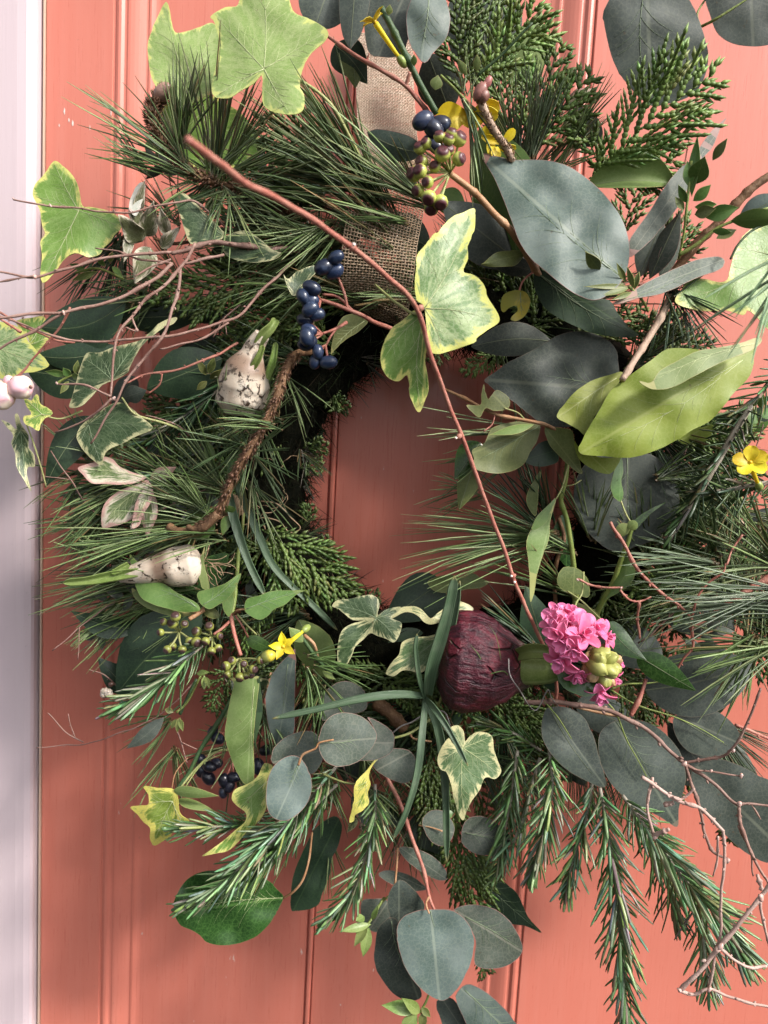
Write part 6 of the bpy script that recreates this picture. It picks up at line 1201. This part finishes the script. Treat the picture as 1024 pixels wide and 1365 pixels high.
for k in range(5): sph(mb, P(142 + rr(-6, 6), 922 + rr(-3, 4), 9.8), .0028, Vector((rr(-1, 1), -1, rr(-1, 1))), 1, 9, 7, lambda s, a: (.62, .52, .42), .4, k)
T.part('berry', mb, 'snow'); mb = MB(); sph(mb, P(148, 912, 9.8), .0022, Vector((0, 0, 1)), .8, 8, 6, lambda s, a: (.1, .05, .04), .5); T.part('calyx', mb, 'ivyberry')
twigs('pale dry branching twig hanging over the rosemary at the bottom right', 17, [
    ([(700, 937, 12.4), (740, 936, 13), (790, 942, 13.6), (835, 958, 14.2), (880, 990, 15), (912, 1016, 15.6), (950, 1045, 16.2), (985, 1073, 17)], 1.9, 1.1),
    ([(985, 1073, 17), (986, 1096, 17.2), (1000, 1135, 17.6), (1015, 1162, 18), (1030, 1185, 18)], 1.1, .8), ([(912, 1016, 15.6), (922, 1050, 16), (934, 1084, 16.4), (938, 1110, 16.6), (952, 1135, 16.8), (970, 1146, 17)], 1.0, .9),
    ([(985, 1073, 17), (1005, 1072, 17), (1040, 1076, 17)], .8, .6), ([(912, 1016, 15.6), (940, 1012, 16), (966, 1006, 16.4), (982, 990, 16.8), (996, 968, 17), (1006, 940, 17.2), (1014, 915, 17.2)], .9, .8),
    ([(912, 1020, 15.6), (928, 1026, 16), (948, 1028, 16.2), (988, 1034, 16.4)], .7, .5), ([(985, 1100, 17.2), (996, 1128, 17.2), (1006, 1168, 17.2)], .7, .5), ([(1000, 1072, 17), (1014, 1090, 16.8)], .4, .35)], 'dry', (740, 935, 13), 5,
    tips=((988, 1034, 16.6, 1.7), (948, 1028, 16.4, 1.2), (970, 1147, 17.2, 1.9), (912, 1018, 16, 2.1), (986, 1072, 17.3, 2), (978, 1001, 17, 1.2)))
twigs('pinkish white twig in front of the bottom right rosemary', 18.5, [
    ([(856, 1035, 18), (880, 1052, 18.2), (905, 1066, 18.4), (932, 1076, 18.6), (948, 1090, 18.8), (963, 1108, 19)], 1.3, 1.0), ([(869, 1036, 18), (864, 1060, 18), (864, 1085, 18), (874, 1112, 18.2)], .8, .9), ([(873, 1117, 18.2), (884, 1110, 18.6), (891, 1105, 18.8)], 1.3, 1.1),
    ([(963, 1108, 19), (966, 1135, 19), (964, 1170, 19), (960, 1207, 19), (961, 1240, 19), (956, 1265, 19), (950, 1290, 18.8), (946, 1318, 18.6)], .9, .8), ([(958, 1114, 18.6), (956, 1140, 18.6), (952, 1170, 18.4)], .7, .5), ([(958, 1262, 19.4), (985, 1230, 19.4), (1012, 1200, 19.4), (1040, 1168, 19.4)], 1.4, 1.1), ([(958, 1262, 19.4), (932, 1292, 19.2), (908, 1319, 19)], 1.4, 1.2),
    ([(905, 1320, 18.8), (925, 1326, 18.6), (946, 1318, 18.6), (972, 1328, 18.8), (1000, 1336, 19), (1040, 1350, 19)], 1.0, .8), ([(1014, 1198, 19.4), (1020, 1230, 19.2), (1026, 1262, 19)], .9, .7), ([(962, 1264, 19.2), (980, 1280, 19), (1004, 1290, 19), (1024, 1290, 19)], .9, .9), ([(1012, 1166, 18.6), (1016, 1188, 19)], 1.0, 1.0), ([(925, 1050, 18.6), (910, 1064, 18.4), (898, 1062, 18.4)], .8, .8), ([(885, 1074, 18), (898, 1072, 18.2)], 1.2, 1.0)], 'drylt', (960, 1200, 18.5), 4,
    tips=((960, 1262, 19.8, 2.4), (1014, 1197, 19.8, 2.4), (906, 1320, 19.2, 1.6), (946, 1319, 19, 1.8), (873, 1116, 18.4, 1.6)))
twigs('dark red twig crossing the stems right of the hyacinth', 13.6, [([(814, 695, 13.4), (830, 725, 13.6), (855, 765, 13.8), (880, 790, 13.8), (905, 808, 13.8), (922, 822, 13.6)], 1.1, .9), ([(922, 822, 13.6), (922, 845, 13.6), (924, 862, 13.4), (912, 880, 13), (900, 895, 12.6)], .9, .8),
    ([(922, 835, 13.6), (935, 825, 13.4), (932, 815, 13.4)], .6, .5), ([(770, 773, 13), (790, 781, 13.2), (808, 784, 13.4), (828, 784, 13.4)], .8, .7), ([(828, 784, 13.4), (838, 798, 13.4), (850, 802, 13.4), (868, 796, 13.2)], .7, .6), ([(850, 802, 13.4), (850, 830, 13.2), (852, 852, 13)], .8, .7), ([(922, 820, 13.6), (930, 795, 14), (945, 775, 14.2), (962, 762, 14.4), (966, 750, 14.4)], .8, .5), ([(860, 905, 12.6), (852, 930, 12.8), (842, 955, 13)], 1.2, 1.5), ([(966, 752, 14.4), (980, 730, 14), (990, 712, 14)], .6, .5)], 'red', (814, 695, 13.4), 5, tips=((770, 773, 13.2, 1), (828, 784, 13.6, 1), (855, 765, 14, .9)))
twigs('stout red brown branch leaning in at the right edge below the pine needles', 11.5, [([(1040, 760, 12), (1000, 785, 11.8), (965, 810, 11.4), (920, 840, 10.8)], 2.2, 2.0), ([(980, 966, 10.5), (1024, 985, 10.5), (1050, 990, 10.5)], 1.2, 1.2)], 'red', (1024, 770, 12), 3)
twigs('pale rough branch in front of the door at the right edge under the jasmine flower', 9, [([(980, 690, 8.4), (1005, 715, 8.6), (1050, 755, 9)], 2.6, 2.4)], 'speck', (1000, 710, 9), 4)
umbel_k = 1.05
T = Thing('ivy_berry_cluster', 'upright cluster of yellow green ivy berries with purple caps at the top centre', 'ivy berries', (607, 235, 15))
stem(T, 'tan', [(600, 232, 15.4), (622, 248, 15.2), (640, 264, 14.8), (660, 286, 14.2), (680, 306, 13.8), (696, 328, 13.2), (712, 355, 12.6), (722, 372, 12)], 1.9, 2.4, nodes=4)
bl = [(568, 191, -.6, .5), (560, 197, -.5, .6), (562, 216, -.7, .2), (552, 232, -.9, .1), (580, 222, -.3, .2), (557, 254, -.8, -.3), (570, 243, -.6, -.1), (572, 264, -.3, -.7), (587, 270, .1, -.8), (586, 182, -.2, .8), (598, 186, .2, .7), (602, 178, .3, .9), (598, 200, .2, .2), (612, 185, .6, .6), (612, 212, .8, .1), (575, 278, -.2, -.8), (590, 205, 0, .3), (560, 228, -.5, .2)]
umbel(T, (600, 230, 15.2), bl, 16.5, 9.6, (.10, .03, .04))
def dberries(T, lst, d, r, cols=((.018, .03, .065), (.025, .04, .09), (.012, .018, .04)), hub=None, smat='red', sr=.0008, mat='berry'):
    sm = MB()
    for (u, v) in lst:
        dd = d + rr(-.4, .6); B = P(u, v, dd); mb = MB(); c = random.choice(cols)
        sph(mb, B, r * mpp(dd) * rr(.78, 1.12), idir(u, v, dd, rr(-180, 180), rr(-.3, .3)), 1.35, 14, 10, lambda s, a, c=c: tuple(x * (1.0 if s < .9 else .4) for x in c), .05, u); T.part('berry', mb, mat)
        if hub:
            h = min(hub, key=lambda q: (q[0] - u) ** 2 + (q[1] - v) ** 2); tube(sm, cat([P(*h), P(*h).lerp(B, .5) + Vector((0, 0, rr(-.001, .001))), B], 4), sr, 5)
    if hub: T.part('berry_stalks', sm, smat)
T = Thing('blue_berry_cluster', 'cluster of shiny blue black berries on red stalks at the upper left of the opening', 'berries', (420, 430, 14))
dberries(T, [(432, 356), (448, 343), (416, 384), (404, 395), (414, 402), (422, 419), (407, 426), (412, 440), (409, 449), (424, 469), (438, 483), (420, 482), (410, 457), (414, 412), (446, 362)], 14.3, 9.2, hub=[(428, 400, 13.4), (430, 445, 13), (452, 372, 13.4), (434, 460, 13)])
stem(T, 'red', [(522, 438, 10.5), (500, 430, 12), (482, 420, 13), (462, 412, 13.4), (440, 404, 13.4), (428, 400, 13.4)], 1.6, 1.2); stem(T, 'red', [(464, 412, 13.4), (460, 392, 13.5), (452, 372, 13.4), (446, 362, 13.8)], 1.0, .8); stem(T, 'red', [(470, 414, 13), (450, 396, 13.1), (430, 392, 13.3)], 1.0, .8)
stem(T, 'red', [(462, 430, 12), (445, 440, 12.8), (430, 445, 13)], 1.2, .9); stem(T, 'red', [(450, 436, 12.6), (440, 450, 13), (434, 462, 13)], .8, .7)
T = Thing('dark_berries', 'few dark berries tucked behind the ivy berries at the top centre', 'berries', (575, 170, 14)); dberries(T, [(564, 161), (586, 166), (578, 172), (582, 196), (575, 190)], 13.8, 11, ((.02, .022, .04), (.03, .04, .08)))
T = Thing('black_berry_cluster', 'wrinkled blue black berries on magenta stalks at the lower left', 'berries', (290, 1010, 10))
dberries(T, [(284, 974), (290, 984), (268, 1012), (280, 1022), (268, 1026), (278, 1037), (299, 1041), (306, 1048), (298, 1056), (312, 1036), (355, 1000), (344, 1022), (288, 1018)], 10, 8.4, ((.012, .012, .022), (.02, .02, .035)), hub=[(285, 1005, 9.6), (310, 1015, 9.6), (298, 978, 9.4)], smat='red')
stem(T, 'red', [(355, 950, 8.6), (325, 985, 9.4), (300, 1000, 9.6), (276, 1010, 9.6)], 1.1, .7); stem(T, 'red', [(320, 980, 9.4), (312, 1008, 9.6), (310, 1030, 9.7)], 1.0, .8); stem(T, 'red', [(298, 990, 9.4), (292, 980, 9.4), (286, 974, 9.6)], .7, .5); stem(T, 'red', [(352, 905, 8.6), (352, 960, 8.8), (340, 1010, 9)], .8, .7)
T = Thing('green_twig', 'dark green straight stem sloping down to the yellow ivy leaf at the lower left', 'stem', (300, 960, 10.5)); stem(T, 'dstem', [(318, 915, 9.6), (296, 955, 10.2), (268, 998, 11), (252, 1030, 11.4), (236, 1052, 11.8)], 1.8, 1.4, nodes=3)
T = Thing('green_twig', 'slim green stem above the tiny bud at the left', 'stem', (250, 935, 11)); stem(T, 'dstem', [(262, 905, 10.6), (250, 930, 11), (240, 952, 11.4)], 1.2, 1.2)
T = Thing('speckled_branch', 'pale speckled bare stem behind the yellow green leaf on the right', 'stem', (870, 440, 13)); stem(T, 'speck', [(905, 360, 12.6), (896, 390, 13), (880, 425, 13.6), (862, 455, 14.2), (846, 480, 14.8), (829, 507, 15.4)], 2.5, 2.0, nodes=5)
T = Thing('brown_branch', 'rough dark brown branch behind the shoots at the upper right', 'branch', (960, 290, 10)); stem(T, 'brown', [(1040, 225, 12), (1010, 245, 12), (985, 268, 11.8), (955, 300, 11.4), (925, 330, 11), (880, 385, 10)], 2.6, 3.0, nodes=5)
stem(T, 'red', [(888, 220, 10), (900, 224, 10), (912, 222, 10.2), (920, 180, 10.4)], .7, .6, 'side_twig'); stem(T, 'red', [(840, 370, 12), (850, 378, 12), (870, 380, 11.5)], 1.2, 1.2, 'side_twig')
T = Thing('green_sprig', 'thin green stem at the right border beside the ivy leaf', 'stem', (980, 320, 14.6)); stem(T, 'dstem', [(1030, 296, 14.4), (1005, 306, 14.6), (985, 325, 14.8), (974, 345, 14.8)], .8, .7)
T = Thing('bud_twig', 'scaly twig with a fat pink bud standing in front of the yellow flower', 'twig', (660, 180, 14)); mb = MB()
pts = twigline(mb, [(684, 215, 12.4), (676, 198, 12.8), (660, 175, 13.4), (648, 152, 14), (640, 128, 14.4)], 1.9, 2.3, .5, 0, 8, 10); T.part('stem', mb, 'speck'); mb = MB(); Tn, N = frames(pts)
for i in range(len(pts) * 5):
    k = i // 5; a = rr(0, 6.28); rad = N[k] * cos(a) + Tn[k].cross(N[k]) * sin(a); g = rr(.6, 1.3); octa(mb, pts[k] + rad * .0018, (Tn[k] * .8 + rad * .6).normalized(), Tn[k], .003, .0009, (.26 * g, .15 * g, .09 * g))
T.part('bark_scales', mb, 'cedar', kind='stuff')
for (u, v, r, e, c) in ((640, 122, 8, 1.5, (.30, .13, .11)), (650, 110, 5, 1.7, (.42, .16, .15)), (645, 128, 7, 1.2, (.26, .12, .10))):
    mb = MB(); sph(mb, P(u, v, 14.6), r * mpp(14.6), idir(u, v, 14.6, 60, .1), e, 12, 9, lambda s, a, c=c: c, .25, u); T.part('bud', mb, 'ivyberry')
T = Thing('jasmine_sprig', 'dark green winter jasmine stem sloping through the top centre', 'stem', (540, 60, 13)); stem(T, 'dstem', [(508, 10, 13.6), (522, 36, 13.6), (540, 72, 13.4), (558, 108, 13), (582, 152, 12.4)], 2.0, 2.2, nodes=3)
for (b, t, w) in (((580, 120, 12.8), (584, 100, 13), 16), ((552, 88, 13.4), (552, 72, 13.8), 8), ((518, 20, 13.8), (520, 6, 14), 9), ((622, 100, 13), (610, 78, 13.4), 10), ((636, 95, 13), (636, 72, 13.4), 10)): ax(T, 'pale', b, t, w, 'lance')
T = Thing('green_sprig', 'slim bright green stem crossing the cedar at the top', 'stem', (640, 100, 13)); stem(T, 'gstem', [(588, 100, 12.6), (606, 118, 12.8), (622, 134, 12.8)], .8, .8); stem(T, 'dstem', [(636, 102, 12.8), (670, 72, 13.2), (710, 30, 13.8)], 1.0, .8)
T = Thing('brown_twig', 'thin thorny brown twig crossing above the hessian ribbon', 'twig', (490, 85, 12)); stem(T, 'red', [(432, 44, 12), (448, 56, 12.4), (478, 76, 13), (510, 95, 13.2), (540, 114, 13), (558, 134, 12.6), (574, 154, 12)], 1.1, 1.5, nodes=4); stem(T, 'red', [(541, 114, 13), (546, 96, 13.4)], 1.2, 1.0, 'side_twig'); stem(T, 'red', [(488, 82, 13), (492, 70, 13.2)], .8, .3, 'side_twig')
T = Thing('tendril', 'pale thin stem loop above the pink hyacinth', 'stem', (770, 800, 12)); stem(T, 'pet', [(756, 788, 12), (774, 800, 12.4), (790, 815, 12.2), (806, 830, 11.6)], .6, .6); stem(T, 'pet', [(778, 762, 12.6), (776, 790, 13), (768, 805, 13.6), (765, 825, 14.6)], .6, .6)
T = Thing('tendril', 'pale green root like stems beneath the strap leaves', 'stem', (590, 920, 11)); stem(T, 'pet', [(580, 888, 13), (588, 905, 13), (589, 925, 12.6), (584, 942, 11.6)], .9, .9); stem(T, 'pet', [(524, 984, 12.4), (548, 976, 12.4), (575, 958, 11.8)], .9, .9); stem(T, 'tan', [(546, 975, 11.8), (552, 984, 12), (575, 988, 11.6)], .8, .7)
T = Thing('wire', 'thin silvery wire loop twisted round the twig under the purple bulb', 'wire', (575, 960, 12)); mb = MB(); tube(mb, cat(PP([(522, 978, 12.6), (535, 968, 12.8), (550, 962, 12.8), (566, 952, 12.6), (590, 948, 13), (598, 960, 13), (600, 972, 12.6)]), 6), .0005, 6); T.part('strand', mb, 'wire')
mb = MB(); tube(mb, cat(PP([(678, 878, 15.8), (680, 900, 16), (694, 922, 15.4), (705, 940, 14.4), (716, 946, 13.6), (730, 920, 14), (735, 930, 13.6), (745, 942, 12.6)]), 6), .0004, 6); T.part('strand', mb, 'wire')
T = Thing('brown_bark_piece', 'short rough brown branch stub lying in the shade left of the strap leaves', 'branch', (520, 950, 9.6)); stem(T, 'brown', [(500, 935, 9.4), (520, 950, 9.8), (540, 972, 9.8)], 4.2, 4.6, nodes=4)

# ================================================================== bulbs
random.seed(66)
def lathe(mb, ax_pts, prof_, nseg=40, amp=.06, fr=3.0, ridg=0.):
    pts = cat(PP(ax_pts), 12); m = 44; Tn, N = frames(pts); d0 = ax_pts[0][2]; sc = mpp(d0); b = len(mb.v)
    for i in range(m + 1):
        s = i / m; k = s * (len(pts) - 1); i0 = min(len(pts) - 2, int(k)); p = pts[i0].lerp(pts[i0 + 1], k - i0); t = Tn[i0]; n1 = N[i0]; b1 = t.cross(n1)
        j = next(q for q in range(1, len(prof_)) if prof_[q][0] >= s - 1e-9); s0, r0 = prof_[j - 1]; s1, r1 = prof_[j]; f = (s - s0) / (s1 - s0); f2 = f * f * (3 - 2 * f) * .35 + f * .65; R = (r0 + (r1 - r0) * f2) * sc
        for q in range(nseg):
            a = 2 * pi * q / nseg; dr = n1 * cos(a) + b1 * sin(a); k2 = 1 + amp * noise.noise((p + dr * R) * 34 * fr / 3) + amp * .55 * noise.noise((p + dr * R) * 120) + ridg * abs(noise.noise(Vector((a * 1.6, s * 2.2, 7))))
            mb.add(p + dr * R * k2, (s, q / nseg))
    for i in range(m):
        for q in range(nseg): mb.f.append((b + i * nseg + q, b + i * nseg + (q + 1) % nseg, b + (i + 1) * nseg + (q + 1) % nseg, b + (i + 1) * nseg + q))
    mb.f.append(tuple(b + q for q in reversed(range(nseg)))); mb.f.append(tuple(b + m * nseg + q for q in range(nseg)))
BD = 12.0
T = Thing('purple_hyacinth', 'pink hyacinth in flower lying on its side, growing from a big purple papery bulb', 'flowering bulb', (640, 880, BD))
mb = MB(); lathe(mb, [(581, 876, BD), (610, 878, BD), (650, 884, BD), (706, 890, BD)], [(0, 14), (.04, 38), (.13, 57), (.28, 67), (.48, 69), (.66, 64), (.80, 51), (.90, 37), (1, 27)], 64, .09, 3, .03); T.part('bulb', mb, 'bulbp')
mb = MB()
for i in range(7):
    a = rr(0, 6.28); c = P(635 + rr(-30, 20), 880 + rr(-35, 35), BD + 3.3)
for (pts_, r_) in (([(626, 858, 15.0), (636, 870, 15.2), (642, 880, 15.2), (650, 888, 15.1)], .8), ([(600, 850, 14.4), (606, 880, 14.8), (600, 915, 14.4)], .5), ([(636, 905, 15.2), (655, 898, 15.3), (672, 895, 15), (680, 905, 14.4)], .9), ([(650, 830, 14.3), (662, 850, 14.7), (668, 880, 14.9)], .5)):
    tube(mb, cat(PP(pts_), 5), [r_ * .4 / 1000 * sin(pi * (i + .5) / 17) for i in range(16)] + [0.0001], 6)
T.part('skin_crack', mb, 'gap')
mb = MB()
for i in range(110):
    a = rr(0, 6.28); rr0 = rr(24, 33); q = [(684 + k * 5, 889 + sin(a) * (rr0 - k * 1.2) + rr(-1, 1), BD + cos(a) * (rr0 - k) * .052) for k in range(5)]
    tube(mb, cat(PP(q), 2), rr(.0002, .0005), 4)
T.part('neck_fibres', mb, 'brown', kind='stuff')
mb = MB(); lathe(mb, [(690, 888, BD + .6), (715, 890, BD + 1.2), (745, 888, BD + 1.8)], [(0, 23), (.4, 24), (.8, 22), (1, 19)], 26, .05, 3, .04); T.part('neck', mb, 'shoot')
strap(T, 'shoot', [(692, 872, BD + 1.4), (712, 868, BD + 2.6), (735, 872, BD + 3.2), (742, 890, BD + 3.4)], 22, 'sheath_leaf', cup=.6)
traced(T, 'gloss', [(741, 893), (742, 882), (750, 882), (768, 894), (786, 904), (802, 910), (805, 918), (796, 926), (778, 928), (760, 922), (748, 912)], (742, 888), (803, 914), BD + 3.2, (.1, -1.6), .3, .2, name='leaf')
T.o.children[-1].data.materials[0] = M['green']
def floret(T, u, v, d, face, slope, size, npet=6, col=(.86, .15, .33), mb=None, cr=(.8, 1.7), k0=.25):
    own = mb is None; mb = mb or MB()
    C_ = P(u, v, d); nrm = idir(u, v, d, face, slope); x = nrm.orthogonal().normalized(); y = nrm.cross(x); px = mpp(d); st = rr(0, 1)
    for k in range(npet):
        a = st + 2 * pi * k / npet + rr(-.15, .15); rd = x * cos(a) + y * sin(a); g = rr(.82, 1.25); cc = tuple(min(.9, q * g) for q in col); cl = tuple(min(.95, q * 1.3 + .07) for q in cc)
        ns, nt_ = 9, 5; b = len(mb.v); L = size * px * rr(.9, 1.12); wd = L * .31; curl = rr(*cr)
        for i in range(ns + 1):
            s = i / ns; th = k0 + s * curl * 1.25            # from along the tube to curled back
            if i == 0: q = C_ - nrm * size * px * .55
            else: q = q + (nrm * cos(th) + rd * sin(th)) * (L * 1.5 / ns)
            tg = (nrm * cos(th) + rd * sin(th)); sd_ = nrm.cross(rd); nn = tg.cross(sd_); ww = wd * (.55 + .6 * sin(pi * min(1, s * 1.02) ** 1.5)) * (1 if s < .9 else .62)
            for j in range(nt_):
                t = (j - 2) / 2; ck = tuple(cc[z] + (cl[z] - cc[z]) * min(1, abs(t) * .9 + .0) for z in range(3)); mb.add(q + sd_ * (t * ww) + nn * (.35 * ww * t * t), (s, .5 + t / 2), ck)
        for i in range(ns):
            for j in range(nt_ - 1): z = b + i * nt_ + j; mb.f.append((z, z + 1, z + nt_ + 1, z + nt_))
    if own:
        floret(T, u, v, d + .15, face, slope, size * .72, 5, tuple(min(.9, x * 1.12) for x in col), mb, (.1, .9), .05)
        return T.part('floret', mb, 'pink', thick=.0004)
for (u, v, d, fa, sl, sz) in ((745, 846, 16.8, 170, .9, 17), (778, 846, 17.3, 60, 1.4, 17), (758, 818, 15.6, 95, .5, 16), (737, 830, 16, 140, .8, 16), (760, 828, 16.2, 80, .9, 18), (752, 858, 17.2, 200, 1.2, 18), (748, 880, 17, 215, 1.1, 18), (766, 868, 17.8, 250, 2.0, 17), (794, 838, 16.4, 50, .9, 17), (808, 848, 15.6, 10, .7, 14), (770, 900, 16, 255, .8, 16), (800, 925, 15.4, 270, .7, 18), (822, 886, 14.6, 0, .4, 13), (818, 905, 14.2, -30, .4, 13), (742, 816, 15.4, 110, .5, 13)):
    floret(T, u, v, d, fa, sl, sz * 1.2 * rr(.85, 1.1), npet=random.choice((5, 6)))
for (u, v, r, an) in ((800, 872, 12, 20), (812, 878, 11, 40), (796, 888, 13, -40), (810, 893, 12, -20), (786, 878, 11, 200), (804, 904, 11, -70), (816, 890, 10, 0), (790, 898, 10, 240), (806, 866, 9, 80), (792, 868, 9, 120), (798, 880, 12, 90), (820, 880, 8, 30), (784, 890, 9, 200), (812, 906, 8, -50)):
    dd = 17.0 - ((u - 801) ** 2 + (v - 886) ** 2) / 260; c = (.40, .42, .12) if r > 9 and u > 790 else (.55, .36, .2); mb = MB()
    sph(mb, P(u, v, dd), r * mpp(dd), idir(u, v, dd, an, .8), 1.35, 12, 9, lambda s, a, c=c: tuple(x * (1 + .18 * cos(a * 3)) for x in c), .12, u, lambda s, a: 1 - .14 * abs(sin(a * 1.5))); T.part('flower_bud', mb, 'bud')
for (lab, axp, pr, shoots_) in (('tall white bulb with soil specks standing upright at the upper left of the ring', [(322, 552, 12.4), (324, 520, 12.6), (330, 490, 13), (340, 462, 13.2), (350, 446, 13.4)], [(0, 22), (.12, 34), (.32, 35), (.5, 28), (.66, 15), (.82, 12), (1, 10)], ([(344, 458, 13.6), (352, 446, 13.8), (362, 436, 13.8), (368, 426, 13.4)], [(334, 494, 13.8), (344, 478, 14), (351, 460, 14)], [(356, 505, 13), (364, 480, 13.2), (368, 456, 13)])),
    ('soil flecked white bulb lying on its side at the lower left with a green shoot', [(270, 750, 12), (250, 753, 12.2), (222, 757, 12.4), (190, 763, 12.6), (160, 768, 12.6)], [(0, 8), (.06, 19), (.2, 28), (.4, 27), (.62, 19), (.85, 13), (1, 9)], ([(190, 762, 13), (150, 768, 13.2), (118, 774, 13.4), (84, 777, 13.4)], [(172, 752, 13), (158, 760, 13.2), (148, 764, 13.4)]))):
    T = Thing('white_bulb', lab, 'bulb', axp[0]); mb = MB(); lathe(mb, axp, pr, 36, .08, 3); T.part('bulb', mb, 'bulbw')
    for k, s_ in enumerate(shoots_): strap(T, 'shoot', s_, 15 if k == 0 else 10, 'shoot', cup=.7)
    mb = MB()
    for i in range(16):
        p = axp[0]; u, v = p[0] + rr(-18, 18), p[1] + rr(-6, 6); q = [(u, v, p[2])]; an = rr(-.6, 1.6)
        for k in range(4): u += cos(an) * 9; v += sin(an) * 8; an += rr(-.7, .7); q.append((u, v, p[2] + rr(-.3, .3)))
        tube(mb, cat(PP(q), 3), .00025, 4)
    T.part('rootlets', mb, 'root', kind='stuff')
T = Thing('small_bulb', 'small brownish bulb half buried in the dark moss on the left of the ring', 'bulb', (310, 675, 9)); mb = MB(); lathe(mb, [(296, 668, 9), (310, 675, 9.2), (326, 680, 9)], [(0, 6), (.2, 15), (.6, 16), (1, 6)], 24, .08, 3); T.part('bulb', mb, 'root')

# ================================================================== yellow jasmine flowers
jasmine('yellow jasmine flower seen from the side at the top centre', (500, 30), (120, .3), 22, (536, 82, 13.4), 14.6, npet=4, open_=.8)
jasmine('yellow jasmine flower with open petals beside the lower ivy berries', (378, 862), (100, 2.6), 21, (408, 838, 12.6), 14.6, start=.45)
jasmine('yellow jasmine flower at the right edge of the photo', (1000, 617), (120, 1.6), 25, (1012, 648, 13.6), 15, start=.2, wide=.8, kind='petal')
T = Thing('yellow_blooms', 'large soft yellow petals behind the pink bud twig at the top', 'flower', (630, 155, 11.5))
for (b, t, w) in (((625, 152, 11.8), (582, 160, 12.4), 34), ((628, 150, 12), (666, 140, 12.6), 22), ((630, 152, 12), (664, 152, 12.6), 20), ((626, 156, 11.6), (632, 172, 12), 26), ((650, 190, 11.4), (648, 168, 11.8), 14)): ax(T, 'petaly', b, t, w, 'petal', roll=rr(-25, 25), cup=-.3)
T = Thing('yellow_blooms', 'narrow yellow petals low behind the bud twig beside the big gum leaf', 'flower', (670, 195, 11.5))
for (b, t, w) in (((672, 192, 11.4), (642, 182, 11.8), 10), ((668, 194, 11.6), (686, 172, 12), 12), ((666, 200, 11.6), (688, 196, 12), 10), ((664, 196, 11.6), (658, 212, 12), 14), ((656, 185, 11.2), (652, 206, 11.8), 12)): ax(T, 'petaly', b, t, w, 'petal', roll=rr(-25, 25), cup=-.3)
T = Thing('flower_bud', 'yellow tipped bud hanging at the right end of the lower ivy berries', 'flower bud', (360, 876, 14.4)); mb = MB(); sph(mb, P(357, 875, 15), .0042, idir(357, 875, 15, 20), 1.3, 10, 8, lambda s, a: (.6, .5, .05) if s < .5 else (.2, .22, .06)); T.part('bud', mb, 'ivyberry')
T = Thing('jasmine_sprig', 'green jasmine stem with brown scales right of the lower yellow flower', 'stem', (410, 860, 12)); stem(T, 'dstem', [(392, 840, 12.8), (404, 852, 12.8), (420, 875, 12.6), (440, 898, 12.2)], 1.4, 1.3, nodes=2); stem(T, 'tan', [(405, 846, 12.4), (418, 858, 12.6), (424, 876, 12.2)], 1.4, 1.0); ax(T, 'pale', (404, 856, 13), (385, 836, 13.4), 16, 'lance'); ax(T, 'shoot', (430, 895, 12.8), (448, 906, 13), 8, 'lance')
tot = sum(len(o.data.polygons) for o in bpy.data.objects if o.type == 'MESH'); print('polys', tot, 'objects', len(bpy.data.objects))

for o in bpy.data.objects:
    if o.get('label') and len(o['label'].split()) > 16: print('LONG', o['label'])
